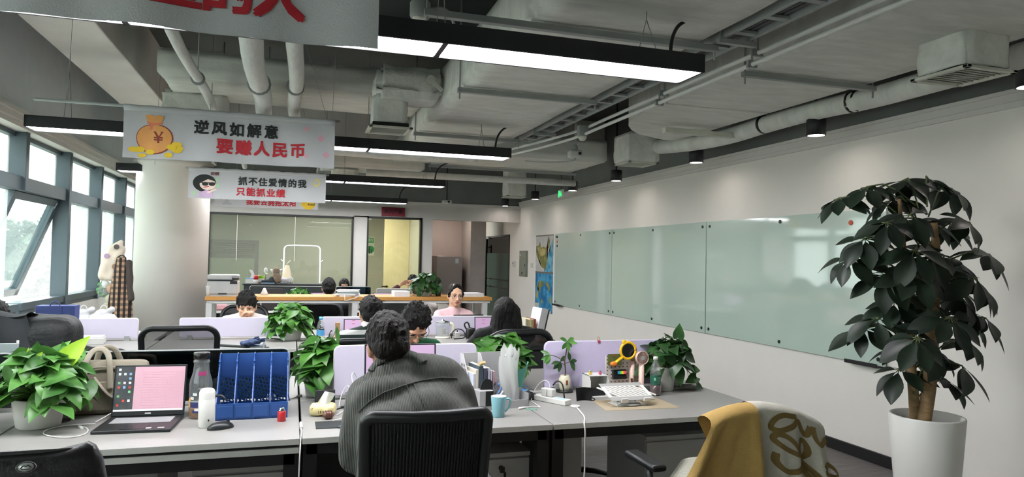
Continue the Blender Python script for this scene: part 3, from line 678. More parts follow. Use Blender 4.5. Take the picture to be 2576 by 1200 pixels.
# fridge
r = thing('fridge', 'pinkish grey fridge standing in the recess beside the door', 'fridge', (3.16, 14.72, 0))
FR = mat('fridge_steel', '#968e8d', .35, .2, var=.02)
b = MB(); b.box(-.27, -.25, .05, .27, .27, 1.53, bev=.008); b.box(-.25, -.2, 0, .25, .2, .05); b.build('body', FR, r)
for z0, z1 in ((.06, .6), (.61, 1.525)):
    b = MB(); b.box(-.272, -.31, z0, .272, -.252, z1, bev=.006); b.build('door', FR, r)
b = MB(); b.box(.12, -.3115, 1.38, .19, -.31, 1.48); b.build('energy_label', mat('label_pale_blue', '#b8c6cf', .5), r)
# glass door on the right, into a dark room
DG = glassmat('dark_door_glass', '#3f4d4a', .4)
b = MB(); b.box(XR - .01, 13.74, 0, XR + .05, 13.79, 2.0); b.box(XR - .01, 15.56, 0, XR + .05, 15.62, 2.0); b.box(XR - .01, 13.74, 1.965, XR + .05, 15.62, 2.0)
gd = struct(b.build('door_3', BLACKM))
b = MB(); b.box(XR + .01, 13.79, .02, XR + .022, 15.56, 1.965); b.build('glass_pane', DG, gd)
b = MB(); b.box(XR + .006, 13.8, .02, XR + .0095, 15.5, .86); b.box(XR + .006, 13.8, .885, XR + .0095, 15.5, 1.03); b.box(XR + .006, 13.8, 1.055, XR + .0095, 15.5, 1.62); b.build('frosted_film', glassmat('green_film', '#5f7a6e', .3, .2, .55, '#6f8d80'), gd)
b = MB(); b.cyl((XR - .05, 15.4, .5), (XR - .05, 15.4, 1.8), .016); b.box(XR - .05, 15.39, .55, XR + .02, 15.41, .57); b.box(XR - .05, 15.39, 1.74, XR + .02, 15.41, 1.76); b.build('pull_handle', BLACKM, gd)
b = MB(); b.box(XR - .03, 15.3, 1.94, XR + .03, 15.55, 1.99); b.build('pivot_clamp', STEEL, gd)
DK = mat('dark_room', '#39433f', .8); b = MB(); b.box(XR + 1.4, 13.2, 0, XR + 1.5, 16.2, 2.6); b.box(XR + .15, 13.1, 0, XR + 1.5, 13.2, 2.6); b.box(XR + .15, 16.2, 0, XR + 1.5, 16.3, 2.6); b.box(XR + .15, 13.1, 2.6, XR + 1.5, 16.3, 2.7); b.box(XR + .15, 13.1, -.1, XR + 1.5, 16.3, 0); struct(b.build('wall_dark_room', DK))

# whiteboards of back-painted glass
GB = mat('green_glass_board', '#bccec3', .06, var=.01, scale=1, coat=1., spec=.6)
BOLT = mat('board_bolt', '#3a403f', .3, .8)
for (y0, y1, lb) in ((8.875, 11.08, 'farthest pale green glass whiteboard beside the two maps'), (6.55, 8.86, 'middle pale green glass whiteboard of the three on the right wall'), (4.16, 6.535, 'nearest pale green glass whiteboard, partly behind the tall plant')):
    r = thing('glass_whiteboard', lb, 'whiteboard', (XR - .024, (y0 + y1) / 2, .746), 0, 'glass whiteboards on the right wall')
    h = (y1 - y0) / 2; b = MB(); b.box(-.006, -h, 0, .006, h, 1.19, bev=.002); b.build('glass_panel', GB, r)
    for yy in (-h + .06, 0, h - .06):
        for z in (.05, 1.14):
            b = MB(); b.cyl((-.012, yy, z), (.02, yy, z), .016, n=14); b.build('bolt', BOLT, r)
for (y, lb, x) in ((10.88, 'black pen tray at the far lower corner of the whiteboards', 0), (4.35, 'black pen tray under the nearest whiteboard beside the plant', 0)):
    r = thing('pen_tray', lb, 'tray', (XR - .05, y, .735)); b = MB(); b.box(-.03, -.16, 0, .05, .16, .008); b.box(-.03, -.16, .008, -.024, .16, .03); b.build('tray', BLACKM, r)
    b = MB(); b.cyl((-.005, -.1, .016), (-.005, .03, .016), .008, n=10); b.build('marker', mat('marker_grey', '#8b9093', .4), r)
for k, (z, c, lb) in enumerate(((1.88, '#2c3332', 'black round magnet at the top far corner of the farthest whiteboard'), (1.80, '#b5702e', 'orange round magnet below the black one on the farthest whiteboard'), (1.73, '#24324a', 'navy round magnet lowest on the farthest whiteboard'))):
    b = MB(); b.cyl((0, 0, 0), (-.012, 0, 0), .02, n=16); o = b.build('magnet', mat('magnet_%d' % k, c, .4)); o.location = (XR - .026, 10.97, z); tag(o, lb, 'magnet', 'round magnets on the whiteboard')
b = MB(); b.cyl((0, 0, 0), (-.012, 0, 0), .02, n=16); o = b.build('magnet', mat('magnet_red', '#c24a28', .4)); o.location = (XR - .026, 4.5, 1.84); tag(o, 'red orange round magnet on the nearest whiteboard behind the plant leaves', 'magnet', 'round magnets on the whiteboard')
# maps
def seamat(name, a, bb, scale):
    m = bpy.data.materials.new(name); m.use_nodes = True; n = m.node_tree.nodes; l = m.node_tree.links
    t = n.new('ShaderNodeTexCoord'); z = n.new('ShaderNodeTexNoise'); z.inputs['Scale'].default_value = scale; z.inputs['Detail'].default_value = 8
    l.new(t.outputs['Object'], z.inputs['Vector']); r = n.new('ShaderNodeValToRGB'); r.color_ramp.elements[0].position = .42; r.color_ramp.elements[1].position = .6
    r.color_ramp.elements[0].color = (*lin(a), 1); r.color_ramp.elements[1].color = (*lin(bb), 1); l.new(z.outputs[0], r.inputs[0]); l.new(r.outputs[0], n['Principled BSDF'].inputs['Base Color']); n['Principled BSDF'].inputs['Roughness'].default_value = .35
    return m
PAP = mat('map_paper', '#c3c2bf', .4, var=.08, scale=9); SEA = seamat('map_sea', '#2b7fa6', '#7cc0d8', 7); SEA2 = seamat('map_sea_deep', '#1c6fa5', '#4aa6cf', 6)
LAND = seamat('map_land', '#6b7340', '#a89a5a', 9); LANDP = seamat('map_land_pale', '#a39a5c', '#c9b778', 10); BAR = mat('map_bar', '#7d7a74', .4)
def wmap(label, y0, y1, z0, z1, base, patches):
    r = thing('wall_map', label, 'map', (XR - .004, (y0 + y1) / 2, z0)); Wd, H = y1 - y0, z1 - z0
    b = MB(); b.box(-.003, -Wd / 2, 0, .003, Wd / 2, H); b.build('sheet', base, r)
    b = MB(); b.box(-.007, -Wd / 2, H - .012, .004, Wd / 2, H + .008); b.build('hanging_bar', BAR, r); b = MB(); b.box(-.007, -Wd / 2, -.008, .004, Wd / 2, .006); b.build('hanging_bar', BAR, r)
    for i, (nm, m_, poly) in enumerate(patches):
        b = MB(); d = -.0035 - .0006 * i
        vs = [b.V((d, Wd / 2 - u * Wd, v * H)) for u, v in poly]; b.F(vs); bmesh.ops.triangulate(b.b, faces=b.b.faces); b.build(nm, m_, r)
wmap('upper wall map with a green and brown country and blue sea', 11.22, 12.10, 1.275, 1.925, PAP, [
    ('sea', SEA, [(1, 0), (.5, 0), (.62, .12), (.68, .3), (.72, .5), (.85, .62), (.9, .8), (1, .9)]),
    ('land', LAND, [(.02, .72), (.1, .55), (.05, .45), (.15, .35), (.28, .3), (.33, .14), (.48, .1), (.62, .12), (.7, .3), (.66, .45), (.72, .55), (.64, .6), (.8, .68), (.82, .85), (.72, .97), (.7, .8), (.6, .66), (.45, .7), (.33, .66), (.25, .84), (.15, .72)]),
    ('plateau', LANDP, [(.06, .66), (.2, .5), (.4, .42), (.55, .48), (.58, .6), (.42, .66), (.3, .62), (.22, .7)])])
wmap('lower wall map, a blue world map with green land', 11.22, 12.10, .575, 1.262, SEA2, [
    ('land', LAND, [(.1, .62), (.2, .75), (.35, .8), (.5, .76), (.46, .66), (.34, .62), (.3, .52), (.2, .5), (.22, .6)]), ('land', LAND, [(.6, .78), (.75, .76), (.84, .68), (.86, .58), (.76, .55), (.72, .66), (.62, .7)]),
    ('land', LANDP, [(.08, .5), (.2, .52), (.18, .38), (.12, .28), (.06, .4)]), ('land', LAND, [(.84, .4), (.93, .42), (.96, .3), (.9, .2), (.84, .28)]), ('land', LANDP, [(.35, .25), (.42, .33), (.48, .25), (.42, .18)]),
    ('inset', PAP, [(.02, .02), (.25, .02), (.25, .2), (.02, .2)]), ('ice', PAP, [(.3, .0), (.95, .0), (.95, .05), (.6, .1), (.3, .04)])])
# electrical cabinet, keypad, switch
r = thing('electrical_panel', 'grey green electrical cabinet door on the far right wall', 'panel', (XR, 12.82, 1.16)); EPM = mat('panel_grey_green', '#83877a', .5)
b = MB(); b.box(-.02, -.25, 0, 0, .22, .5, bev=.003); b.build('frame', EPM, r); b = MB(); b.box(-.03, -.22, .03, -.021, .19, .46, bev=.003); b.build('door', EPM, r)
b = MB(); b.box(-.035, -.02, .05, -.031, .03, .09); b.box(-.037, -.17, .2, -.031, -.155, .25); b.build('latch', BLACKM, r); b = MB(); b.box(-.032, .1, .4, -.03, .16, .43); b.build('sticker', PAP, r)
for (y, z, nm, lb, sz) in ((13.36, 1.33, 'keypad', 'small white entry keypad between glass door and electrical cabinet', (.05, .08, .12)), (12.33, 1.34, 'light_switch', 'white double light switch between electrical cabinet and maps', (.012, .13, .085))):
    r = thing(nm, lb, 'switch', (XR, y, z)); b = MB(); b.box(-sz[0], -sz[1] / 2, 0, 0, sz[1] / 2, sz[2], bev=.004); b.build('plate', TRIMW, r)
    b = MB()
    if nm == 'keypad': b.box(-sz[0] - .002, -.02, .06, -sz[0], .02, .1); b.build('screen', BLACKM, r)
    else: b.box(-.016, -.055, .012, -.011, -.003, .073); b.build('rocker', TRIMW, r); b = MB(); b.box(-.016, .003, .012, -.011, .055, .073); b.build('rocker', TRIMW, r)
# ---------------------------------------------------------------- desks, screens, shelf, pedestals
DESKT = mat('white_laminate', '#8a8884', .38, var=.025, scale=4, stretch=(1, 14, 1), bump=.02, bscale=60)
EDGELIT = mat('white_laminate_lit', '#dcdad5', .45)  # desk laminate lightened to stand in for light on the front faces
LEGB = mat('black_desk_frame', '#141615', .5, var=.08)
GREYL = mat('grey_panel', '#8e8d8a', .55, var=.03)
LILAC = mat('lilac_screen_fabric', '#c6bcd9', .75, var=.03, scale=12, bump=.12, bscale=350)
LILACW = mat('pale_lilac_screen', '#c0bacb', .7, var=.02, bump=.1, bscale=350)
SMOKE = glassmat('smoked_screen_glass', '#5f6e6e', .5)
def desk(x0, x1, y0, y1, label, split=False, legs=True, group='office desks', z=.75):
    r = thing('office_desk', label, 'desk', ((x0 + x1) / 2, (y0 + y1) / 2, 0), 0, group); W, D = (x1 - x0) / 2, (y1 - y0) / 2
    b = MB(); b.box(-W + .002, -D, z - .025, W - .002, D, z, bev=.002); b.build('desktop', DESKT, r); b = MB(); b.box(-W + .003, -D - .0012, z - .0245, W - .003, -D + .001, z - .001); b.build('lit_edge_strip', EDGELIT, r)  # thin front strip carries the lightened tone of a lit edge
    if split: b = MB(); b.box(-W + .004, -D + .004, z - .062, W - .004, D, z - .038, bev=.002); b.build('lower_board', EDGELIT, r); b = MB(); b.box(-W + .01, -D + .015, z - .038, W - .01, D, z - .025); b.build('gap_batten', LEGB, r)
    zt = z - (.062 if split else .025)
    b = MB(); b.box(-W + .02, -D + .03, zt - .05, W - .02, -D + .07, zt); b.build('frame_rail', LEGB, r); b = MB(); b.box(-W + .02, D - .07, zt - .05, W - .02, D - .03, zt); b.build('frame_rail', LEGB, r)
    if legs:
        for sx in (-1, 1):
            b = MB(); x = sx * (W - .035); b.box(x - .028, -D + .03, 0, x + .028, -D + .085, zt); b.box(x - .028, D - .085, 0, x + .028, D - .03, zt); b.box(x - .02, -D + .05, .03, x + .02, D - .05, .07); b.build('leg', LEGB, r)
    return r
desk(-2.2, -1.105, 3.0, 3.76, 'white desk at the far left edge beside the leafy plant')
desk(-1.10, .052, 3.0, 3.76, 'white double-edged desk carrying the open laptop and blue file rack', True)
desk(.058, 1.155, 3.0, 3.76, 'white desk where the man in grey corduroy sits')
desk(1.156, 2.385, 3.0, 3.76, 'white desk with the tilted laptop stand at right')
desk(-2.2, -1.105, 3.79, 4.55, 'white desk with the big black backpack behind the smoked glass screen')
desk(-1.10, .052, 3.79, 4.55, 'white desk hidden behind the smoked glass screen and the blue file rack')
desk(.058, 1.155, 3.79, 4.55, 'white desk of the man in the green shirt')
desk(1.156, 2.385, 3.79, 4.55, 'white desk behind the lilac screen with clips')
desk(-1.70, -1.05, 5.83, 6.56, 'white desk with the orange strip near the column')
desk(-1.045, .055, 5.83, 6.56, 'white desk with the folded blue umbrella and the potted plant')
desk(.06, 1.15, 5.83, 6.56, 'white desk with the blue capped water bottle')
desk(1.155, 2.25, 5.83, 6.56, 'white desk of the black haired girl')
desk(-1.045, .055, 6.60, 7.32, 'desk of the man resting his face on his hand'); desk(.06, 1.15, 6.60, 7.32, 'desk between the two people facing the camera in the second row'); desk(1.155, 2.25, 6.60, 7.32, 'desk of the woman in the pink shirt')
desk(-1.05, .1, 9.75, 10.45, 'white desk seen under the timber shelf at left'); desk(.11, 1.25, 9.75, 10.45, 'white desk seen under the timber shelf before the dark shirted man'); desk(1.26, 2.4, 9.75, 10.45, 'white desk seen under the timber shelf at right')
desk(-1.05, .1, 10.48, 11.2, 'far desk facing the glass front at left'); desk(.11, 1.25, 10.48, 11.2, 'far desk of the man with glasses'); desk(1.26, 2.4, 10.48, 11.2, 'far desk behind the plant on the shelf')
b = MB(); b.box(-1.69, 5.822, .68, -1.06, 5.83, .735); tag(b.build('drawer_front', mat('orange_wood', '#a85a30', .45, var=.12, scale=6, stretch=(.6, 4, 9))), 'orange brown wooden drawer front under the left desk near the column', 'drawer')
def screen(x0, x1, Y, z0, z1, m, label, rad=.03, th=.022, edge=True, clampm=None):
    r = thing('desk_screen', label, 'screen', ((x0 + x1) / 2, Y, z0), 0, 'desk screens'); W, H = (x1 - x0) / 2, z1 - z0
    pts = []
    for (cx, cz, a0) in ((W - rad, H - rad, 0), (-W + rad, H - rad, PI / 2)): pts += [(cx + rad * math.cos(a0 + PI / 2 * k / 6), cz + rad * math.sin(a0 + PI / 2 * k / 6)) for k in range(7)]
    pts = [(W, 0)] + pts + [(-W, 0)]
    b = MB(); b.prism(pts, -th / 2, th / 2, 'xz', bev=.003 if th > .015 else 0); b.build('panel', m, r)
    if edge: b = MB(); b.tube([(p[0], 0, p[1]) for p in pts], .005, 8, flat=1.); b.build('edge_piping', LILACW if m is LILAC else (TRIMW if th > .015 else STEEL), r)
    for x in (-W + .08, W - .08): b = MB(); b.box(x - .02, -.02, -.03, x + .02, .02, .02); b.build('clamp', clampm or STEEL, r)
    return r
screen(.225, .985, 3.775, .77, 1.025, LILACW, 'pale lilac screen behind the man in grey corduroy')
screen(1.392, 2.172, 3.775, .77, 1.028, LILAC, 'lilac screen at right with clips along its top')
screen(-.985, .0, 3.775, .77, 1.018, SMOKE, 'smoked glass screen behind the blue file rack', .03, .008)
screen(-2.1, -1.21, 3.775, .77, 1.018, SMOKE, 'smoked glass screen at the far left edge', .03, .008)
screen(-2.0, -1.22, 6.58, .77, .935, LILACW, 'pale lilac screen below the hanging checked shirt', .02)
screen(-.90, .03, 6.58, .77, .935, LILACW, 'pale lilac screen below the man resting his face', .02)
screen(.27, 2.05, 6.58, .77, .937, LILACW, 'pale lilac screen in front of the woman in pink', .02)
DARKS = mat('dark_screen_fabric', '#23292a', .7)
screen(-.55, .6, 10.46, .77, 1.045, DARKS, 'black screen beneath the row of shelf-top knick-knacks', .02)
SMK2 = glassmat('smoked_screen_blue', '#6c7f8c', .45)
screen(.62, 1.12, 10.46, .77, 1.045, SMK2, 'grey glass screen behind the paper stack', .02, .008); screen(1.2, 1.9, 10.46, .77, 1.02, GREYL, 'grey screen behind the white paper block', .02)

# timber-topped shelf
WOOD = mat('honey_timber', '#c08a45', .42, var=.14, scale=5, stretch=(.5, 9, 9))
r = thing('console_shelf', 'long honey timber topped shelf on white steel legs between the desk rows', 'shelf', (.71, 8.32, 0))
b = MB(); b.box(-1.58, -.27, .995, 1.58, .27, 1.036, bev=.003); b.build('top', WOOD, r)
WST = mat('white_steel', '#c9cac8', .4)
b = MB(); b.box(-1.56, -.25, .965, 1.56, -.21, .995); b.build('rail', WST, r); b = MB(); b.box(-1.56, .21, .965, 1.56, .25, .995); b.build('rail', WST, r)
for x in (-1.54, -.02, 1.5):
    b = MB(); b.box(x - .03, -.25, 0, x + .03, -.2, .97); b.box(x - .03, .2, 0, x + .03, .25, .97); b.box(x - .02, -.2, .05, x + .02, .2, .09); b.build('leg', WST, r)

def pedestal(x0, x1, y0, y1, h, label, m, lock=False):
    r = thing('pedestal_cabinet', label, 'cabinet', ((x0 + x1) / 2, (y0 + y1) / 2, 0)); W, D = (x1 - x0) / 2, (y1 - y0) / 2
    b = MB(); b.box(-W, -D + .02, .04, W, D, h - .02); b.build('carcass', m, r)
    b = MB(); b.box(-W, -D, h - .02, W, D, h, bev=.002); b.build('top', m, r)
    zs = [(.05, h * .48), (h * .48 + .006, h - .03)] if not lock else [(.05, h * .33), (h * .33 + .006, h * .62), (h * .62 + .006, h - .03)]
    for z0, z1 in zs:
        d = MB(); d.box(-W + .004, -D, z0, W - .004, -D + .018, z1, bev=.002); do = d.build('drawer', m, r)
        if lock: k = MB(); k.tube([(-.03, -D - .012, z0 + .05), (-.028, -D - .022, z0 + .047), (.07, -D - .022, z0 + .047), (.075, -D, z0 + .055)], .004, 6); k.build('pull', STEEL, do)
    if lock:
        k = MB(); k.cyl((-.02, -D, h - .07), (-.02, -D - .012, h - .07), .012); k.build('lock', BLACKM, r)
        k = MB(); k.box(-.03, -D - .03, h - .085, -.01, -D - .014, h - .06); k.box(-.012, -D - .026, h - .16, -.002, -D - .02, h - .085); k.build('keys', BLACKM, r)
    for sx in (-1, 1):
        for sy in (-1, 1): k = MB(); k.cyl((sx * (W - .05), sy * (D - .05), 0), (sx * (W - .05), sy * (D - .05), .04), .018, n=10); k.build('caster', BLACKM, r)
    return r
GREYW = mat('pale_grey_laminate', '#b5b3af', .5, var=.02)
pedestal(-.37, .0, 3.17, 3.6, .6, 'low pale cabinet with drawers under the laptop desk', GREYW)
pedestal(-.69, -.48, 3.08, 3.6, .675, 'grey cabinet under the left end of the laptop desk', GREYL)
pedestal(.86, 1.11, 3.18, 3.6, .585, 'pale cabinet with hanging keys under the mug desk', GREYW, True)
pedestal(1.76, 2.2, 3.24, 3.7, .6, 'grey cabinet under the right end of the stand desk', GREYW)
b = MB(); b.box(1.24, 3.1, 0, 1.34, 3.7, .70); tag(b.build('side_panel', GREYL), 'grey upright panel under the desk beside the hanging white cable', 'panel')
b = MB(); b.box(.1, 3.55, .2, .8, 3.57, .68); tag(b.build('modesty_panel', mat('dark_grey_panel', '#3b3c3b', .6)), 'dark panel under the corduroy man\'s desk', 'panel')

# ---------------------------------------------------------------- chairs
MESHB = mat('black_mesh_fabric', '#15191a', .75, var=.15, scale=60, bump=.5, bscale=300)
PLAST = mat('black_plastic', '#1a1d1e', .38, var=.05)
CHROME = mat('chrome', '#b5b8ba', .2, 1.)
def sheer(name, col, alpha):
    m = bpy.data.materials.new(name); m.use_nodes = True; n = m.node_tree.nodes; l = m.node_tree.links; b = n['Principled BSDF']; b.inputs['Base Color'].default_value = (*lin(col), 1); b.inputs['Roughness'].default_value = .8
    tr = n.new('ShaderNodeBsdfTransparent'); mx = n.new('ShaderNodeMixShader'); mx.inputs[0].default_value = alpha; l.new(tr.outputs[0], mx.inputs[1]); l.new(b.outputs[0], mx.inputs[2]); l.new(mx.outputs[0], n['Material Output'].inputs[0]); return m
SHEER = sheer('sheer_black_mesh', '#2a2e30', .72); SHEERD = sheer('dense_black_mesh', '#121516', .93)
def chair(label, loc, rz, W=.46, top=1.0, bot=.55, round_=.09, seat_z=.47, arms=True, meshm=None, ribs=0, group='office chairs', frame_r=.018, lean=.12, lumbar=True, yb=-.24):
    r = thing('office_chair', label, 'chair', loc, rz, group)
    def back(u, v, off=0.):                      # u,v in -1..1, 0..1 -> point on the curved back
        z = bot + (top - bot) * v
        return Vector((u * W / 2 * (.94 + .06 * v), yb - lean * (v - .2) - .05 * (1 - u * u) + off, z))
    pts = []; n_ = 8; ru = round_ * 2 / W; rv = round_ / (top - bot)
    for (cu, cv, a0) in ((1 - ru, 1 - rv, 0), (-1 + ru, 1 - rv, PI / 2), (-1 + ru, rv, PI), (1 - ru, rv, 3 * PI / 2)):
        for k in range(n_): a = a0 + PI / 2 * k / (n_ - 1); pts.append((cu + ru * math.cos(a), cv + rv * math.sin(a)))
    loop = []
    for (a, b_) in zip(pts, pts[1:] + pts[:1]):
        for k in range(3): t = k / 3; loop.append(back(a[0] * (1 - t) + b_[0] * t, a[1] * (1 - t) + b_[1] * t))
    loop += loop[:2]
    b = MB(); b.tube(loop, frame_r, 10, cap=False); b.build('back_frame', PLAST, r)
    b = MB(); NU, NV = 24, 16
    def inside(u, v):
        uu, vv = abs(u), abs(v - .5) * 2; cu, cv = 1 - ru, 1 - 2 * rv
        if uu > cu and vv > cv:
            d = math.hypot((uu - cu) / ru, (vv - cv) / (2 * rv))
            if d > 1: uu = cu + (uu - cu) / d; vv = cv + (vv - cv) / d
        return math.copysign(uu, u), .5 + math.copysign(vv, v - .5) / 2
    b.grid(lambda p, q: back(*inside(p * 2 - 1, q)), NU, NV)
    b.build('back_mesh', meshm or SHEERD, r)
    if ribs:
        b = MB()
        for k in range(ribs):
            u = -.9 + 1.8 * (k + .5) / ribs; b.tube([back(u, .03 + .94 * j / 8, -.003) for j in range(9)], .0028, 5)
        b.build('mesh_ribs', MESHB, r)
    if lumbar: b = MB(); b.tube([back(u, .3, -.02) for u in (-.8, -.4, 0, .4, .8)], .022, 10, smooth=1, flat=.5); b.build('lumbar_bar', PLAST, r)
    b = MB(); b.tube([back(0, .32, -.03), Vector((0, yb - .07, bot - .05)), Vector((0, yb + .0, seat_z - .06)), Vector((0, -.05, seat_z - .07))], .028, 10, smooth=2, flat=.6); b.build('back_stem', PLAST, r)
    b = MB(); b.cb((0, .02, seat_z - .035), (.48, .47, .075), .03, (.03, 0, 0), 4); b.build('seat', MESHB, r)
    b = MB(); b.cb((0, .0, seat_z - .1), (.24, .26, .05), .01); b.build('seat_mechanism', PLAST, r)
    if arms:
        for s in (-1, 1):
            b = MB(); b.tube([(s * .22, -.02, seat_z - .07), (s * .28, -.02, seat_z - .03), (s * .285, -.02, seat_z + .17)], .02, 10, smooth=1, flat=.7); b.cb((s * .285, .02, seat_z + .19), (.07, .25, .03), .012); b.build('armrest', PLAST, r)
    b = MB(); b.cyl((0, 0, .1), (0, 0, seat_z - .12), .026); b.cyl((0, 0, .1), (0, 0, .25), .036); b.build('gas_column', PLAST, r)
    for k in range(5):
        a = 2 * PI * k / 5 + .3; d = Vector((math.cos(a), math.sin(a), 0))
        b = MB(); b.tube([d * .03 + Vector((0, 0, .115)), d * .18 + Vector((0, 0, .105)), d * .3 + Vector((0, 0, .08))], .024, 8, rad=[.03, .026, .018], flat=.7); b.build('leg', PLAST, r)
        b = MB(); c = d * .3; t = Vector((-d.y, d.x, 0)); b.cyl(c + t * .022 + Vector((0, 0, .028)), c - t * .022 + Vector((0, 0, .028)), .028, n=14); b.cyl(c + Vector((0, 0, .03)), c + Vector((0, 0, .08)), .008); b.build('caster', PLAST, r)
    return r
chair('black ribbed mesh chair of the man in grey corduroy', (.43, 2.50, 0), -.03, .385, 1.01, .52, .03, ribs=34, frame_r=.02, lean=.1, meshm=SHEERD, lumbar=False)
chair('empty black mesh chair with rounded see-through back behind the smoked screen', (-.72, 5.48, 0), .05, .47, .995, .55, .08, meshm=SHEER, frame_r=.02)
chair('black chair of the man in the striped shirt', (.44, 5.42, 0), 0, .32, .90, .52, .09, meshm=SHEER, frame_r=.022)
chair('black chair with curved frame behind the black haired girl', (1.55, 5.16, 0), .12, .56, .975, .5, .16, meshm=SHEERD, frame_r=.024)
chair('black chair of the woman in the pink shirt', (1.16, 7.72, 0), PI + .15, .5, 1.0, .55, .12, meshm=SHEERD)
chair('black chair of the man in the white tee', (-.5, 7.72, 0), PI - .1, .48, .93, .5, .12, meshm=SHEERD)
chair('black chair of the dark shirted man behind the timber shelf', (.32, 9.1, 0), 0, .5, .9, .5, .1, meshm=SHEERD)
chair('black chair of the person in white behind the timber shelf', (1.34, 9.1, 0), 0, .5, .9, .5, .1, meshm=SHEERD)
chair('black chair seen only by its wheels under the stand desk', (1.78, 4.36, 0), PI, .44, .86, .5, .1, meshm=SHEERD)
# leather chair in the foreground
r = thing('leather_chair', 'black leather executive chair with oval badge at the lower left corner', 'chair', (-.7, 2.22, -.022), .04)
LEA = mat('black_leather', '#151516', .38, var=.1, scale=9, bump=.12, bscale=90)
b = MB()
rings = []
for (z, w, d, y) in ((.5, .46, .08, -.16), (.6, .52, .1, -.18), (.8, .54, .1, -.2), (.93, .52, .095, -.22), (.99, .50, .085, -.23), (1.025, .47, .06, -.235), (1.037, .44, .025, -.237)):
    c = Vector((0, y, z)); n_ = 36; ring = []
    for k in range(n_):
        a = 2 * PI * k / n_; ca, sa = math.cos(a), math.sin(a)
        ring.append(b.V(c + Vector((math.copysign(abs(ca) ** .35, ca) * w / 2, math.copysign(abs(sa) ** .6, sa) * d / 2, .01 * math.cos(a * 2)))))
    rings.append(ring)
b.loft(rings); b.build('backrest', LEA, r)
b = MB(); b.cb((0, .06, .47), (.52, .5, .12), .05, seg=4); b.build('seat', LEA, r)
b = MB(); b.cyl((0, .03, .1), (0, .03, .42), .03); b.build('gas_column', PLAST, r)
for k in range(5):
    a = 2 * PI * k / 5; d = Vector((math.cos(a), math.sin(a), 0)); b = MB(); b.tube([d * .03 + Vector((0, .03, .11)), d * .31 + Vector((0, .03, .08))], .024, 8); b.build('leg', PLAST, r)
    b = MB(); c = d * .31 + Vector((0, .03, .03)); t = Vector((-d.y, d.x, 0)); b.cyl(c + t * .02, c - t * .02, .03); b.build('caster', PLAST, r)
for s in (-1, 1): b = MB(); b.tube([(s * .27, -.14, .62), (s * .3, .1, .68), (s * .29, .22, .66), (s * .26, .24, .5)], .022, 8, smooth=2); b.build('armrest', PLAST, r)
bp = atz(64, 1163, .99); bd = MB(); bd.lathe([(.0, 0), (.021, 0), (.021, .003), (0, .0035)], n=36, sx=1.0, sy=.62)
bo = bd.build('badge', mat('badge_silver', '#c9cac8', .35, .5), r); bo.location = (.1, -.281, 1.004); bo.rotation_euler = (PI / 2 - .35, 0, 0)
BI = mat('badge_ink', '#2b2c2c', .5)
k = MB(); k.lathe([(.0165, .0036), (.0205, .0036), (.0205, .0042), (.0165, .0042)], n=36, cap0=False, cap1=False, sy=.62); k.build('badge_ring', BI, bo)
k = MB(); k.tube([(-.011, -.003, .0042), (-.006, .004, .0042), (0, .001, .0042), (.004, .005, .0042), (.011, -.002, .0042)], .0011, 5, smooth=1); k.tube([(-.009, -.005, .0042), (.01, -.005, .0042)], .0008, 5); k.build('badge_horse', BI, bo)
# ---------------------------------------------------------------- people
def skinmat(name, c): return mat(name, c, .5, var=.05, scale=14, sub=.08, spec=.35)
SKA = skinmat('skin_warm', '#c79a7e'); SKB = skinmat('skin_light', '#d2a88d'); SKC = skinmat('skin_tan', '#b98a6f')
HAIRM = mat('black_hair', '#0a0806', .55, spec=.3, var=.35, scale=30, bump=.7, bscale=70, stretch=(1.5, 1.5, .4))
HAIRB = mat('dark_brown_hair', '#140e0b', .55, spec=.3, var=.4, scale=28, bump=.8, bscale=60, stretch=(1.5, 1.5, .6))
LIPM = mat('lips', '#a5605a', .4); EYEW = mat('eye_white', '#d9d4cd', .25); IRIS = mat('iris', '#1c1411', .15); BROW = mat('eyebrow', '#211a17', .8)
def stripes(name, a, bb, scale, axis='Z', rough=.8, distort=0., bump=0.):
    m = bpy.data.materials.new(name); m.use_nodes = True; n = m.node_tree.nodes; l = m.node_tree.links; p = n['Principled BSDF']; p.inputs['Roughness'].default_value = rough
    t = n.new('ShaderNodeTexCoord'); w_ = n.new('ShaderNodeTexWave'); w_.wave_type = 'BANDS'; w_.bands_direction = axis; w_.inputs['Scale'].default_value = scale; w_.inputs['Distortion'].default_value = distort; w_.inputs['Detail Scale'].default_value = 1
    l.new(t.outputs['Object'], w_.inputs['Vector']); r = n.new('ShaderNodeValToRGB'); r.color_ramp.elements[0].position = .47; r.color_ramp.elements[1].position = .53
    r.color_ramp.elements[0].color = (*lin(a), 1); r.color_ramp.elements[1].color = (*lin(bb), 1); l.new(w_.outputs['Color'], r.inputs[0]); l.new(r.outputs[0], p.inputs['Base Color'])
    if bump:
        r.color_ramp.elements[0].position = .1; r.color_ramp.elements[1].position = .9
        bp = n.new('ShaderNodeBump'); bp.inputs['Strength'].default_value = bump; bp.inputs['Distance'].default_value = .003; l.new(w_.outputs['Color'], bp.inputs['Height']); l.new(bp.outputs[0], p.inputs['Normal'])
    return m
def ik(s, w_, L1, L2, pole):
    d = w_ - s; D = min(d.length, (L1 + L2) * .995); dn = d.normalized(); w2 = s + dn * D
    a = (L1 * L1 - L2 * L2 + D * D) / (2 * D); h = math.sqrt(max(0, L1 * L1 - a * a)); p = pole - dn * pole.dot(dn); p.normalize()
    return s + dn * a + p * h, w2
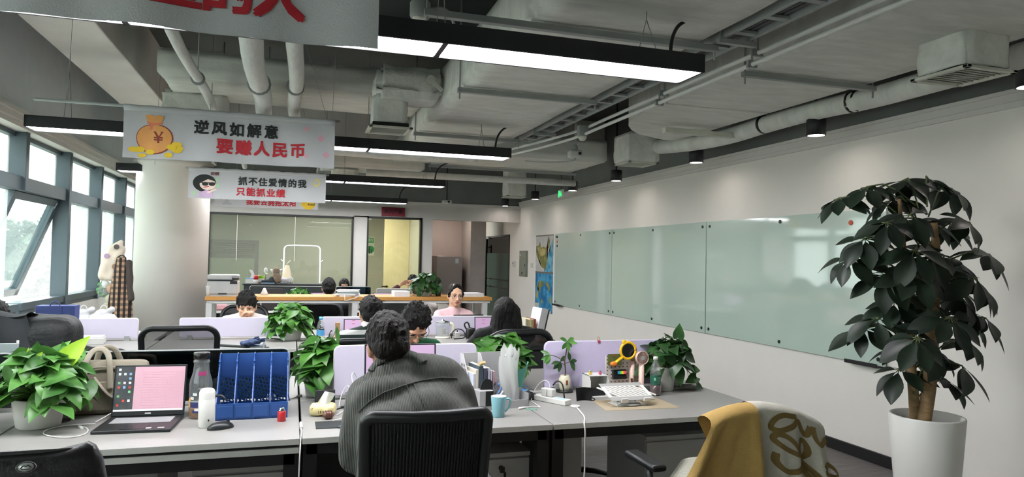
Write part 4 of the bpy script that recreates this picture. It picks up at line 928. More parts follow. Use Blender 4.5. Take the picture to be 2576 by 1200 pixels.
def hand(mb, wrist, fdir, palm_n, s=1., side=1, curl=.5):
    """palm, four unequal bent fingers and a thumb leaving the side of the palm"""
    f = fdir.normalized(); n_ = (palm_n - f * palm_n.dot(f)).normalized(); t = f.cross(n_) * side
    for q in (-.028, -.009, .010, .027):
        mb.caps(wrist + t * q * s * .7, wrist + f * .085 * s + t * q * s, .014 * s, .0125 * s, 10)
    for q, L in ((-.030, .062), (-.010, .075), (.010, .08), (.029, .07)):
        p0 = wrist + f * .088 * s + t * q * s; a = curl
        d1 = (f * math.cos(a) + n_ * math.sin(a)); p1 = p0 + d1 * L * .45 * s; d2 = (f * math.cos(a * 2.0) + n_ * math.sin(a * 2.0)); p2 = p1 + d2 * L * .33 * s; d3 = (f * math.cos(a * 2.7) + n_ * math.sin(a * 2.7)); p3 = p2 + d3 * L * .25 * s
        mb.caps(p0, p1, .0092 * s, .0085 * s, 8); mb.caps(p1, p2, .0085 * s, .0078 * s, 8); mb.caps(p2, p3, .0078 * s, .0068 * s, 8)
    p0 = wrist + f * .03 * s + t * .03 * s; p1 = p0 + (f * .6 + t * .75 + n_ * .3).normalized() * .042 * s; p2 = p1 + (f * .85 + t * .25 + n_ * .35).normalized() * .034 * s; p3 = p2 + (f * .9 + n_ * .4).normalized() * .024 * s
    mb.caps(p0, p1, .013 * s, .0105 * s, 8); mb.caps(p1, p2, .0105 * s, .0092 * s, 8); mb.caps(p2, p3, .0092 * s, .0078 * s, 8)

def person(label, face_y, head, rz=0., lean=.15, hl=.1, yaw=0., pitch=0., roll=0., k=1., skin=SKA, shirt=None, shirtname='tee_shirt', sleeve=.55, hairf=None, hairm=HAIRM, hands=None, voxel=.009, vox_cloth=.012, face=False, glasses=None, wr=.008, shoulder=.185, trousers='#24262b', chest=1., collar=None, legs=True, hk=1., neckc=0., seat=.52, sway=0., spread=1., neckl=.155, trap=0., shx=0., shtilt=0., extra=()):
    """head = world position of the head centre; rz = turn of the body (0 looks along +Y, PI towards the camera)"""
    Rz = Matrix.Rotation(rz, 4, 'Z')
    Z = head.z - seat; off = .5 * math.cos(lean) + .20 * math.cos(hl)
    T = max(.55, min(1.08, Z / off)) * k if k != 1. else max(.55, min(1.15, Z / off))
    hipL = Vector((-sway, -(.5 * math.sin(lean) + .20 * math.sin(hl)) * T, -off * T))
    base = head + Rz @ hipL; base.z = 0
    r = thing('person', label, 'person', base, rz)
    I = wm(r).inverted()
    H = I @ head; hip = Vector((0, 0, seat)); up = Vector((0, 0, 1))
    sdir = (Vector((sway * .8, math.sin(lean), math.cos(lean)))).normalized()
    waist = hip + sdir * .16 * T; chestp = hip + sdir * .34 * T + Vector((0, -.02, 0)); nb = H - Vector((0, math.sin(hl), math.cos(hl))) * neckl * T + Vector((0, -.015, 0))
    across = Vector((1, 0, 0)); shc = nb - (nb - chestp).normalized() * .06 + Vector((shx, 0, 0))
    SH = [shc + across * (s * shoulder) + Vector((0, 0, -.02 + s * shtilt)) for s in (-1, 1)]
    if hands is None: hands = (Vector((-.16, .42, .775)), Vector((.16, .42, .775)))
    HR = Matrix.Translation(H) @ rotm(pitch, roll, yaw) @ Matrix.Scale(hk, 4)
    hv = lambda x, y, z: HR @ Vector((x, y, z))
    # --- body: one continuous skin
    b = MB(); b.at(HR)
    b.ell((0, -.012, .03), (.073, .092, .092), u=24, v=16); b.ell((0, .012, -.035), (.06, .074, .08), u=24, v=16); b.ell((0, .05, -.088), (.03, .03, .022), u=14)
    b.ell((-.047, .02, -.05), (.02, .045, .04)); b.ell((.047, .02, -.05), (.02, .045, .04))
    b.caps((0, .082, .008), (0, .104, -.03), .008, .0125, 12); b.ell((-.012, .095, -.034), (.009, .01, .008), u=10); b.ell((.012, .095, -.034), (.009, .01, .008), u=10)
    b.caps((-.04, .073, .024), (.04, .073, .024), .013, .013); b.ell((-.036, .063, -.022), (.02, .018, .017)); b.ell((.036, .063, -.022), (.02, .018, .017))
    b.caps((-.016, .078, -.064), (.016, .078, -.064), .009, .009)
    for s in (-1, 1):
        b.ell((s * .078, -.008, -.008), (.009, .018, .032), (0, 0, -s * .35), 12, 10); b.ell((s * .078, -.0, -.032), (.008, .011, .012), u=10)
    b.at(Matrix.Identity(4))
    b.caps(nb, hv(0, -.012, -.05), .056 * hk, .052 * hk, 18); b.caps(nb + Vector((0, 0, -.03)), shc, .06, .07); b.caps(hip, waist, .1, .09, 18, 1.2); b.caps(waist, shc - Vector((0, 0, .03)), .09, .075, 18, 1.3); b.caps(SH[0], SH[1], .042, .042)
    arms = []
    for s, sh, w_ in zip((-1, 1), SH, hands):
        if isinstance(w_, str): w_ = H + Vector((.05, .10, -.125))
        pole = Vector((s * .55 * spread, -.3, -.8)); el, wr_ = ik(sh, w_, .29 * min(T, 1.03), .25 * min(T, 1.03), pole); arms.append((sh, el, wr_))
        b.caps(sh, el, .044, .036); b.caps(el, wr_, .038, .024)
        fd = (wr_ - el).normalized(); hand(b, wr_, (fd + Vector((-s * .15, .2, -.1))), Vector((0, 0, -1)) if w_.z < .8 else Vector((-s * .8, .3, .2)), 1., s)
    if legs:
        for s in (-1, 1):
            b.caps(hip + Vector((s * .09, .02, -.02)), Vector((s * .12, .40, .47)), .07, .05); b.caps(Vector((s * .12, .40, .47)), Vector((s * .12, .36, .1)), .05, .035)
    blob('body', b, skin, r, voxel, 3, world=False)
    # --- clothing
    c = MB(); e = .014
    c.caps(hip + Vector((0, 0, -.03)), waist, .128 * chest, .12 * chest, 20, 1.3); c.caps(waist, chestp, .122 * chest, .12 * chest, 20, 1.38); c.caps(chestp, shc + Vector((0, 0, -.02)), .115 * chest, .072, 20, 1.5)
    c.caps(SH[0] + Vector((0, 0, .0)), SH[1] + Vector((0, 0, .0)), .058, .058, 16)
    for s in (0, 1): c.caps(nb + Vector((0, -.01, -.02)), SH[s] + Vector((0, 0, .008)), .05, .05, 14)
    c.caps(nb + Vector((0, 0, -.045)), nb + Vector((0, 0, -.012)), .068, .064, 16)
    for (sh, el, wr_) in arms:
        if sleeve <= 1: m_ = sh.lerp(el, sleeve); c.caps(sh, m_, .062, .056, 16)
        else: c.caps(sh, el, .064, .056, 16); c.caps(el, el.lerp(wr_, sleeve - 1), .056, .046, 16)
    if trap: c.ell(nb + Vector((.01, -.045, -.06)), (.15, .08, .10), (.3, 0, 0)); c.ell(shc + Vector((0, -.04, -.06)), (.215, .10, .12)); c.ell(chestp + Vector((.02, -.03, .03)), (.20, .125, .18))
    if trap:
        for s, (sh, el, wr_) in zip((-1, 1), arms): c.caps(chestp + Vector((s * .09, -.03, .06)), sh.lerp(el, .55), .12, .075, 16); c.caps(chestp + Vector((s * .1, -.03, -.06)), sh.lerp(el, .85), .11, .06, 16)
    for e_ in extra:
        if len(e_) == 2: c.ell(I @ e_[0], e_[1])
        else: c.caps(I @ e_[0], I @ e_[1], e_[2], e_[3], 16)
    blob(shirtname, c, shirt, r, vox_cloth, 30 if trap else 5, world=False, wrinkle=wr)
    if collar:
        b = MB(); ax = (hv(0, -.01, -.05) - nb).normalized(); x, y = frame(ax, Vector((0, 1, 0)))
        b.loft([b.ring(nb + ax * q, x, y, rr, rr, 24) for q, rr in ((-.01, .074), (.025, .07), (.035, .068), (.035, .062), (.0, .064))], False, False); b.build('collar', collar, r)
    if legs:
        b = MB()
        b.caps(hip + Vector((-.07, .0, -.03)), hip + Vector((.07, .0, -.03)), .125, .125)
        for s in (-1, 1):
            b.caps(hip + Vector((s * .09, .02, -.02)), Vector((s * .13, .41, .475)), .09, .066); b.caps(Vector((s * .13, .41, .47)), Vector((s * .13, .37, .1)), .064, .05)
        blob('trousers', b, mat('trousers_' + trousers[1:], trousers, .8), r, .016, 4, world=False, wrinkle=.006)
        for s in (-1, 1):
            b = MB(); b.caps(Vector((s * .13, .35, .045)), Vector((s * .135, .52, .035)), .042, .034, 12); b.build('shoe', PLAST, r)
    # --- hair
    if hairf:
        h = MB(); h.at(HR); hairf(h); blob('hair', h, hairm, r, .0055 if voxel < .008 else .007, 2, world=False, wrinkle=.004, wscale=45)
    # --- face details
    if face:
        for s in (-1, 1):
            h = MB(); h.at(HR); h.ell((s * .031, .0745, .002), (.0145, .009, .0065), (0, 0, -s * .2), 14, 8); eo = h.build('eye', EYEW, r)
            h = MB(); h.at(HR); h.ell((s * .031, .0815, .001), (.006, .003, .0058), u=12, v=8); h.build('iris', IRIS, eo)
            h = MB(); h.at(HR); h.tube([(s * .0175, .0795, .005), (s * .031, .0845, .0085), (s * .0455, .0755, .004)], .0022, 6, smooth=1); h.build('eyelid', BROW, r)
            h = MB(); h.at(HR); h.tube([(s * .014, .0865, .024), (s * .032, .0875, .031), (s * .054, .073, .025)], .0032, 6, smooth=1, flat=.6); h.build('eyebrow', BROW, r)
        h = MB(); h.at(HR); h.tube([(-.022, .081, -.063), (-.009, .0885, -.0605), (0, .0885, -.062), (.009, .0885, -.0605), (.022, .081, -.063)], .0042, 8, smooth=1); h.tube([(-.019, .081, -.066), (0, .088, -.0695), (.019, .081, -.066)], .0048, 8, smooth=1); h.build('lips', LIPM, r)
    if glasses:
        h = MB(); h.at(HR)
        for s in (-1, 1):
            h.tube([(s * (.033 + .024 * math.cos(a)), .094 - abs(math.cos(a)) * .004, -.004 + .021 * math.sin(a)) for a in [2 * PI * q / 24 for q in range(26)]], .0016, 6)
            h.tube([(s * .057, .09, .0), (s * .078, .06, .002), (s * .08, -.005, .005)], .0016, 6)
        h.tube([(-.01, .095, .0), (0, .098, .003), (.01, .095, .0)], .0016, 6); h.build('glasses', glasses, r)
    return r, dict(HR=HR, SH=SH, nb=nb, arms=arms, shc=shc, hip=hip)

def cap_hair(h, top=.012, back=-.06, front=.055, sides=True):
    h.ell((0, -.02, .04), (.083, .098, .095), u=20, v=14)
    h.ell((0, -.055, -.01), (.075, .066, .07), u=20, v=12)
    if sides:
        for s in (-1, 1): h.ell((s * .068, -.015, .025), (.016, .05, .045))
def tufts(h, n_, seed, L=.03, r0=.012, low=-.02, front=True):
    q = random.Random(seed)
    for i in range(n_):
        a = q.uniform(0, 2 * PI); e = q.uniform(-.2, 1.4); x, y, z = math.cos(a) * math.cos(e), math.sin(a) * math.cos(e), math.sin(e)
        p = Vector((x * .08, -.02 + y * .095, .04 + z * .092))
        if y > .5 and z < .55: continue
        if p.z < low: continue
        d = Vector((x + q.uniform(-.5, .5), y + q.uniform(-.5, .5), z * .7 + q.uniform(-.3, .3))).normalized()
        h.caps(p - d * .008, p + d * L, r0, r0 * .35, 8)
def hair_short(seed, n_=60, L=.018):
    def f(h): cap_hair(h); tufts(h, n_, seed, L)
    return f
def hair_fringe(seed, n_=90, L=.035):
    def f(h):
        cap_hair(h); tufts(h, n_, seed, L, .011)
        q = random.Random(seed + 1)
        for i in range(22):
            x = -.07 + .14 * i / 21; h.caps((x, .055, .085 + q.uniform(-.01, .02)), (x * 1.06 + q.uniform(-.008, .008), .09 - abs(x) * .32, .042 + q.uniform(-.016, .012)), .014, .005, 8)
    return f
def hair_tied(h):
    h.ell((0, -.022, .036), (.08, .094, .088), u=20, v=14); h.ell((0, -.06, .0), (.072, .06, .06), u=18, v=12); h.ell((0, -.12, .0), (.03, .035, .035))
    for s in (-1, 1): h.caps((s * .012, .05, .108), (s * .078, .02, .012), .022, .012, 10); h.ell((s * .072, -.01, .01), (.013, .045, .04))
def hair_long(h):
    h.ell((0, -.02, .03), (.09, .105, .10), u=20, v=14)
    rings = []
    for s in (-1, 0, 1): h.caps((s * .05, -.06, .02), (s * .105, -.085, -.33), .06, .05, 14); h.caps((s * .07, -.02, .0), (s * .10, .0, -.25), .035, .04, 12)
    h.caps((0, -.06, -.1), (0, -.09, -.38), .08, .07, 14)

CORD = stripes('grey_corduroy', '#4b4c48', '#656661', 62, 'X', .85, .6, 1.)
GREEN = mat('green_tee', '#0f5f3a', .8, var=.06); PINKT = mat('pink_tee', '#dcb9bd', .8, var=.03); WHITET = mat('white_tee', '#d9d2d1', .8, var=.02)
DARKT = mat('dark_grey_jersey', '#2b2d31', .85, var=.06); BLACKT = mat('black_jacket', '#111213', .75, var=.1)
STRIPE = stripes('striped_jersey', '#22322e', '#d8d9d5', 4.6, 'Z', .85)
GL_THIN = mat('thin_gold_rim', '#8d8272', .3, .7); GL_BLACK = mat('black_rim', '#17181a', .3)

# 1 the man in grey corduroy, back to the camera, bent over his desk
hd = aty(977, 868, 2.55)
man, J = person('man in grey corduroy overshirt seen from behind, bent over his laptop', 1, hd, rz=.0, lean=.32, hl=.5, yaw=.05, pitch=-.25, roll=-.12, skin=SKC, shirt=CORD, shirtname='corduroy_overshirt', sleeve=1.86,
    hairf=hair_short(3, 160, .008), hairm=HAIRB, hands=(Vector((-.06, .40, .79)), Vector((.24, .46, .79))), voxel=.0065, vox_cloth=.008, wr=.013, shoulder=.155, chest=1.12, collar=CORD, hk=.9, sway=-.11, spread=.15, shx=.065, shtilt=.03, extra=((aty(1048, 978, 2.5), (.205, .10, .125)), (aty(1056, 962, 2.5), (.14, .09, .085)), (aty(1000, 925, 2.52), (.095, .07, .06)), (aty(925, 995, 2.5), aty(900, 1110, 2.47), .072, .066), (aty(900, 1110, 2.47), aty(893, 1150, 2.5), .066, .055), (aty(1110, 960, 2.5), aty(1160, 1060, 2.47), .085, .07)), neckl=.135, trap=1)
# 2 green tee, facing the camera, head down
person('man in a green tee with head bowed towards his laptop, facing the camera', 1, aty(1044, 815, 4.42), rz=PI + .25, lean=.5, hl=.75, pitch=-.95, yaw=-.1, skin=SKA, shirt=GREEN, sleeve=.6, hairf=hair_short(8, 140, .012), face=True, glasses=GL_THIN, hands=(Vector((-.14, .38, .78)), Vector((.14, .38, .78))), voxel=.007, shoulder=.2, chest=1.05, hk=1.06)
# 3 striped jersey, back view
person('man in a black and white striped jersey seen from behind', 1, aty(931, 787, 5.5), rz=.1, lean=.12, hl=.15, skin=SKB, shirt=STRIPE, shirtname='striped_jersey', sleeve=.8, hairf=hair_short(12, 90, .012), voxel=.008, shoulder=.2, neckl=.135, chest=1.05, collar=WHITET)
# 4 long black hair, back view
person('woman with long black hair and black jacket seen from behind', 1, aty(1268, 788, 5.45), rz=.05, lean=.12, hl=.15, skin=SKB, shirt=BLACKT, shirtname='black_jacket', sleeve=1.9, hairf=hair_long, voxel=.009, shoulder=.205, neckl=.12, hk=1.05)
# 5 pink tee, facing
person('woman in a pink tee with thin glasses facing the camera', 1, aty(1146, 742, 7.35), rz=PI + .12, lean=.1, hl=.16, pitch=-.14, yaw=-.1, skin=SKB, shirt=PINKT, sleeve=.75, hairf=hair_tied, face=True, glasses=GL_THIN, voxel=.006, shoulder=.17, neckl=.175, wr=.01, hands=(Vector((-.15, .40, .78)), Vector((.20, .42, .80))), hk=1.03)
# 6 white tee, face resting on his hand
hh = aty(621, 770, 7.2)
person('man in a white tee resting his face on his hand', 1, hh, rz=PI - .05, lean=.22, hl=.32, pitch=-.32, skin=SKB, shirt=WHITET, sleeve=.7, hairf=hair_fringe(21, 110, .02), face=True, voxel=.006, shoulder=.185, neckl=.115, hands=(Vector((-.12, .36, .78)), 'face'), hk=1.05)
# 7 dark jersey, behind the shelf
person('man in a dark grey jersey seen from behind across the timber shelf', 1, aty(827, 725, 9.05), rz=0, lean=.1, hl=.15, skin=SKB, shirt=DARKT, shirtname='dark_jersey', sleeve=1.6, hairf=hair_short(31, 60, .01), voxel=.009, shoulder=.2, chest=1.15, collar=mat('beige_collar', '#c8b692', .8))
# 8 glasses, half hidden behind the paper stack
person('man with black glasses peering over the paper stack', 1, aty(866, 722, 11.35), rz=PI, lean=.1, hl=.15, skin=SKA, shirt=DARKT, shirtname='dark_jersey', sleeve=.8, hairf=hair_short(41, 60, .012), face=True, glasses=GL_BLACK, voxel=.008)
# 9 behind the shelf plant, holding a phone up
person('man raising a phone beside his face behind the plant on the shelf', 1, aty(1037, 712, 11.3), rz=PI - .5, lean=.05, hl=.1, skin=SKA, shirt=mat('wine_sweater', '#4a2c2f', .85), shirtname='sweater', sleeve=1.6, hairf=hair_short(43, 60, .014), face=True, voxel=.008, hands=(Vector((-.1, .4, .78)), Vector((.13, .17, 1.06))))
# 10 white tee, back view, hidden by the plant
person('person in a white tee seen from behind below the plant on the shelf', 1, aty(1052, 735, 9.0), rz=.1, lean=.12, hl=.15, skin=SKB, shirt=WHITET, sleeve=.6, hairf=hair_short(47, 60, .012), voxel=.009, shoulder=.2, chest=1.1)
# 11 at the left edge
person('dark haired person cut by the left edge behind the smoked screen', 1, aty(-27, 805, 4.95), rz=.5, lean=.1, hl=.12, yaw=.3, skin=SKA, shirt=DARKT, shirtname='dark_jersey', sleeve=1.6, hairf=hair_short(53, 60, .012), voxel=.008)
# corduroy overshirt details laid on its surface: yoke seam, centre pleat
from mathutils.bvhtree import BVHTree
sh = [o for o in man.children if o.name.startswith('corduroy_overshirt')][0]
bv = BVHTree.FromPolygons([wm(sh) @ v.co for v in sh.data.vertices], [tuple(p.vertices) for p in sh.data.polygons])
def onshirt(pts, off=.002):
    out = []
    for px, py in pts:
        d = ray(px, py).normalized(); hit = bv.ray_cast(CAM, d)
        if hit[0] is not None: out.append(hit[0] + hit[1] * off)
    return out
def lerp_pts(pts, n_=10):
    o = []
    for (a, b_) in zip(pts, pts[1:]): o += [(a[0] + (b_[0] - a[0]) * t / n_, a[1] + (b_[1] - a[1]) * t / n_) for t in range(n_)]
    return o + [pts[-1]]
SEAM = mat('corduroy_seam', '#55564f', .9)
seam = onshirt(lerp_pts([(903, 1036), (930, 1010), (965, 988), (1010, 972), (1060, 958), (1110, 950), (1150, 952)]))
if len(seam) > 4: b = MB(); b.tube(seam, .0022, 6); b.build('yoke_seam', SEAM, man, True)
for line in ([(1022, 970), (1040, 1005), (1052, 1036)], [(1040, 966), (1062, 1005), (1076, 1036)]):
    q = onshirt(lerp_pts(line)); b = MB()
    if len(q) > 4: b.tube(q, .0018, 6); b.build('pleat_fold', SEAM, man, True)

q = onshirt(lerp_pts([(936, 936), (950, 916), (972, 901), (1000, 893), (1030, 893), (1054, 902), (1066, 914)], 6), .006)
if len(q) > 6: b = MB(); b.tube(q, .017, 10, smooth=1, flat=.45); b.build('collar_fold', CORD, man, True)
# ---------------------------------------------------------------- plants
def leafmat(name, c1, c2, rough=.35):
    m = bpy.data.materials.new(name); m.use_nodes = True; n = m.node_tree.nodes; l = m.node_tree.links; p = n['Principled BSDF']
    t = n.new('ShaderNodeTexCoord'); z = n.new('ShaderNodeTexNoise'); z.inputs['Scale'].default_value = 9; z.inputs['Detail'].default_value = 3; l.new(t.outputs['Object'], z.inputs['Vector'])
    r = n.new('ShaderNodeValToRGB'); r.color_ramp.elements[0].position = .35; r.color_ramp.elements[1].position = .65; r.color_ramp.elements[0].color = (*lin(c1), 1); r.color_ramp.elements[1].color = (*lin(c2), 1)
    l.new(z.outputs[0], r.inputs[0]); l.new(r.outputs[0], p.inputs['Base Color']); p.inputs['Roughness'].default_value = rough
    tl = n.new('ShaderNodeBsdfTranslucent'); l.new(r.outputs[0], tl.inputs[0]); mx = n.new('ShaderNodeMixShader'); mx.inputs[0].default_value = .22; l.new(p.outputs[0], mx.inputs[1]); l.new(tl.outputs[0], mx.inputs[2]); l.new(mx.outputs[0], n['Material Output'].inputs[0])
    return m
LF1 = leafmat('pothos_leaf_light', '#33602a', '#619748'); LF2 = leafmat('pothos_leaf_mid', '#2d5a26', '#568c3a'); LF3 = leafmat('pothos_leaf_dark', '#223f22', '#3c6434'); LFY = leafmat('young_leaf', '#8fbf2e', '#b4d84a')
SCH = leafmat('schefflera_leaf', '#151f16', '#263527', .42); STEMG = mat('green_stem', '#5b7a3a', .5); POTW = mat('white_pot', '#d2d0cb', .35, var=.01); SOIL = mat('soil', '#3a2d22', .95, var=.4, scale=60, bump=.8, bscale=80)
def leaf(mb, base, dirv, nrm, L, Wd, droop=.3, fold=.25, heart=True, nu=7, nv=4):
    d = dirv.normalized(); n_ = (nrm - d * nrm.dot(d)).normalized(); s_ = d.cross(n_)
    def w_(u):
        if heart: return Wd * (math.sin(PI * min(1, (u * .93 + .07)) ** .62)) * (1 - .15 * u)
        return Wd * math.sin(PI * (u * .96 + .03) ** 1.1)
    def f(u, v):
        q = (v - .5) * 2; ww = w_(u); back = (abs(q) ** 1.6) * .16 * L * (1 - u) ** 2 if heart else 0
        x = u * L; cz = -droop * L * u * u
        return base + d * (x * (1 - .25 * droop * u) - back) + n_ * (cz + fold * ww * abs(q) - fold * .25 * ww) + s_ * (q * ww)
    mb.grid(f, nu, nv)
def pot(mb, r0, r1, h, n=36): mb.lathe([(r0 * .92, 0), (r0, .006), (r1, h - .004), (r1 - .003, h), (r1 - .009, h - .003), (r1 - .012, h * .8), (0, h * .8)], n=n, cap0=True, cap1=False)
def pothos(label, loc, pr, ph, R, Hh, n_, seed, m, leafL=.1, up=.5, pots=None, sy=1., young=(), hang=0, group='potted pothos plants', bias=(0, 0)):
    q = random.Random(seed); r = thing('potted_pothos', label, 'plant', loc, 0, group)
    b = MB(); pot(b, pr * .82, pr, ph); b.build('pot', pots or POTW, r)
    b = MB(); b.lathe([(0, ph * .84), (pr - .012, ph * .84), (0, ph * .88)], n=20); b.build('soil', SOIL, r)
    lf, st = MB(), MB()
    for i in range(n_):
        t = (i + .5) / n_; a = i * 2.39996 + q.uniform(-.3, .3); e = t ** .8                 # e: 0 top .. 1 rim
        rad = R * (.25 + .8 * math.sin(e * PI / 2)) * q.uniform(.75, 1.05); z = ph + Hh * (math.cos(e * PI * .55)) * q.uniform(.8, 1.05) - hang * max(0, e - .6) * q.uniform(0, 1)
        p = Vector((math.cos(a) * rad + bias[0] * (1 - e), math.sin(a) * rad * sy + bias[1] * (1 - e), z))
        o = Vector((math.cos(a), math.sin(a) * sy, 0)); L = leafL * q.uniform(.7, 1.2)
        dv = o * (.55 + .3 * e) + Vector((q.uniform(-.7, .7), q.uniform(-.7, .7), up * (1 - e) * .8 - .6 * e + q.uniform(-.4, .4)))
        nv_ = o * .5 + Vector((q.uniform(-.5, .5), q.uniform(-.5, .5), 1))
        b0 = p - dv.normalized() * L * .45
        leaf(lf, b0, dv, nv_, L, L * .40, q.uniform(.15, .5), q.uniform(.1, .35))
        mid = Vector((o.x * pr * .4, o.y * pr * .4, ph * .9 + (b0.z - ph) * .5 + .02)); st.tube([Vector((o.x * pr * .25, o.y * pr * .25, ph * .85)), mid, b0], .0024, 5, smooth=1)
    lf.build('foliage', m, r, fix=False); st.build('stems', STEMG, r)
    if young:
        lf = MB()
        for (p, dv, L) in young: leaf(lf, Vector(p), Vector(dv), Vector((0, -1, .4)), L, L * .3, .1, .3)
        lf.build('young_leaves', LFY, r, fix=False)
    return r
c = atz(82, 1082); pothos('leafy pothos in a low white pot at the far left of the front desks', (c.x, c.y + .07, .75), .1, .125, .20, .20, 130, 5, LF1, .115, .8, young=[((.09, -.02, .27), (.16, 0, .2), .15), ((-.03, -.03, .22), (-.02, 0, .2), .12), ((-.05, -.02, .24), (.12, 0, .16), .1)], hang=.02, bias=(0, 0))
c = atz(805, 999); pothos('pothos in a pale pot at the desk gap left of the grey shirted man', (c.x, c.y + .05, .75), .088, .12, .15, .19, 85, 9, LF2, .115, .5, hang=.12)
c = atz(730, 857); pothos('pothos in a white pot behind the blue umbrella in the middle row', (c.x, c.y + .09, .75), .105, .11, .2, .2, 130, 13, LF2, .11, .45, hang=.12)
c = atz(1672, 985); pothos('dark pothos trailing beside the right end of the lilac screen', (c.x + .015, c.y + .05, .75), .075, .14, .15, .16, 60, 17, LF3, .11, .4, hang=.1, bias=(.05, 0))
c = aty(1258, 905, 4.0); pothos('pothos behind the grey desk organiser between the two screens', (c.x, 4.0, .75), .09, .12, .2, .17, 80, 23, LF2, .12, .5, hang=.05)
c = atz(1074, 745, 1.036); pothos('pothos in a white pot standing on the timber shelf', (c.x, c.y + .06, 1.036), .075, .09, .19, .17, 120, 29, LF3, .1, .5, hang=.1)
c = aty(750, 770, 9.95); pothos('pothos half hidden behind the timber shelf left of the dark shirted man', (c.x, 9.98, .75), .09, .12, .22, .15, 100, 31, LF2, .1, .3, hang=.08)
# trailing shoot of the right pothos
r = [o for o in COL.objects if o.get('label', '').startswith('dark pothos trailing')][0]
P0 = Vector(r.location); b = MB(); q = [aty(1700, 900, 3.7), aty(1728, 930, 3.62), aty(1748, 952, 3.58), aty(1755, 968, 3.56)]
b.tube(q, .003, 5, smooth=2); b.build('stems', STEMG, r, True)
b = MB()
for (px, py, dx, dz, L) in ((1725, 918, .8, -.4, .07), (1740, 928, 1, -.1, .07), (1752, 948, -.9, -.35, .08), (1752, 968, .9, -.35, .06), (1725, 890, .8, -.5, .1), (1715, 865, .6, -.7, .1), (1705, 850, .2, .9, .09)):
    leaf(b, aty(px, py, 3.58), Vector((dx, 0, dz)), Vector((0, -.8, .6)), L, L * .42, .2, .2)
b.build('trailing_leaves', LF3, r, True, fix=False)

# sapling in the cream vase
c = atz(1425, 988); r = thing('potted_sapling', 'slender sapling in a cream vase before the lilac screen', 'plant', (c.x, c.y + .03, .75))
VASE = mat('cream_vase', '#cfc9b0', .25, var=.02, coat=.5)
b = MB(); b.lathe([(.02, 0), (.024, .004), (.033, .03), (.036, .055), (.034, .075), (.026, .09), (.025, .095), (.022, .092), (0, .08)], n=28, cap1=False); b.build('vase', VASE, r)
b = MB(); b.box(-.006, -.037, .045, .006, -.0345, .07); b.build('red_tag', mat('tag_brown_red', '#7c3b26', .5), r)
b = MB(); b.lathe([(.0, 0), (.05, 0), (.05, .012), (0, .012)], (.0, 0, -.0), 24); b.build('base', BLACKM, r)
wood = mat('sapling_wood', '#4b4234', .7)
b = MB(); b.tube([(0, 0, .08), (.006, 0, .12), (-.004, 0, .17), (.002, 0, .2), (.01, 0, .25)], .004, 6, smooth=2); b.tube([(-.002, 0, .17), (-.05, 0, .2), (-.09, 0, .21)], .0022, 6, smooth=1); b.tube([(0, 0, .15), (-.03, 0, .17)], .002, 5); b.tube([(.002, 0, .16), (.03, 0, .17)], .002, 5); b.tube([(.008, 0, .24), (.012, 0, .28)], .002, 5); b.build('stem', wood, r)
b, b2 = MB(), MB()
for (bx_, bz, m_, dirs) in ((.012, .285, b2, ((.9, .35), (1, -.15), (.75, -.6), (.1, -1), (-.3, -.7), (-.6, .3))), (-.09, .21, b2, ((-1, .5), (-.5, -1), (-.9, -.5), (-.75, -.8))), (-.03, .17, b, ((-.7, -.9), (-1, -.1), (.2, -.8), (-.2, -1), (.7, .5))), (.03, .17, b, ((.8, -.5), (.5, -.9), (.9, .1), (-.2, .8)))):
    for i, (dx, dz) in enumerate(dirs): leaf(m_, Vector((bx_, 0, bz)), Vector((dx, (-1) ** i * .3, dz)), Vector((0, -1, .5)), .062, .012, .15, .2, False)
b.build('foliage', LF3, r, fix=False); b2.build('young_leaves', LF1, r, fix=False)

# the tall plant
pc = aty(2331, 1060, 2.85); ZR = aty(2235, 1050, 2.85).z
r = thing('umbrella_tree', 'tall dark leaved umbrella tree in a big white planter by the right wall', 'plant', (pc.x, 2.85, 0))
PR = .178
b = MB(); b.lathe([(PR * .68, 0), (PR * .7, .01), (PR, ZR - .006), (PR - .003, ZR), (PR - .014, ZR), (PR - .03, ZR - .12), (0, ZR - .12)], n=56, cap1=False); b.build('planter', POTW, r)
b = MB(); b.lathe([(0, ZR - .115), (PR - .03, ZR - .115), (0, ZR - .1)], n=24); b.build('soil', SOIL, r)
BARK = mat('tan_bark', '#8a6f4c', .75, var=.2, scale=14, stretch=(1, 1, 4), bump=.5, bscale=20)
for k, (pts, rr) in enumerate((([(2322, 1075), (2340, 960), (2345, 850), (2350, 740), (2355, 640), (2350, 560)], [.034, .034, .032, .028, .022, .016]), ([(2302, 1075), (2298, 980), (2290, 900), (2285, 800), (2280, 700), (2270, 600), (2262, 500)], [.026, .026, .024, .022, .018, .014, .01]))):
    b = MB(); b.tube([aty(x, y, 2.82 + .04 * k) for x, y in pts], .03, 12, rad=rr, smooth=2); b.build('trunk', BARK, r, True)
q = random.Random(77); lf, st = MB(), MB()
cl = [(2270, 455), (2180, 470), (2110, 498), (2335, 450), (2395, 475), (2245, 500), (2385, 560), (2300, 630), (2440, 560), (2490, 640), (2175, 600), (2135, 650), (2225, 690), (2300, 690), (2400, 650), (2455, 700), (2425, 755), (2330, 750), (2250, 760), (2205, 800), (2175, 825), (2390, 800), (2480, 800), (2360, 880), (2420, 920), (2262, 930), (2380, 955), (2310, 850), (2340, 560), (2440, 860), (2470, 720), (2290, 540), (2350, 690), (2230, 560), (2400, 720), (2310, 790), (2440, 800), (2340, 640), (2280, 880)]
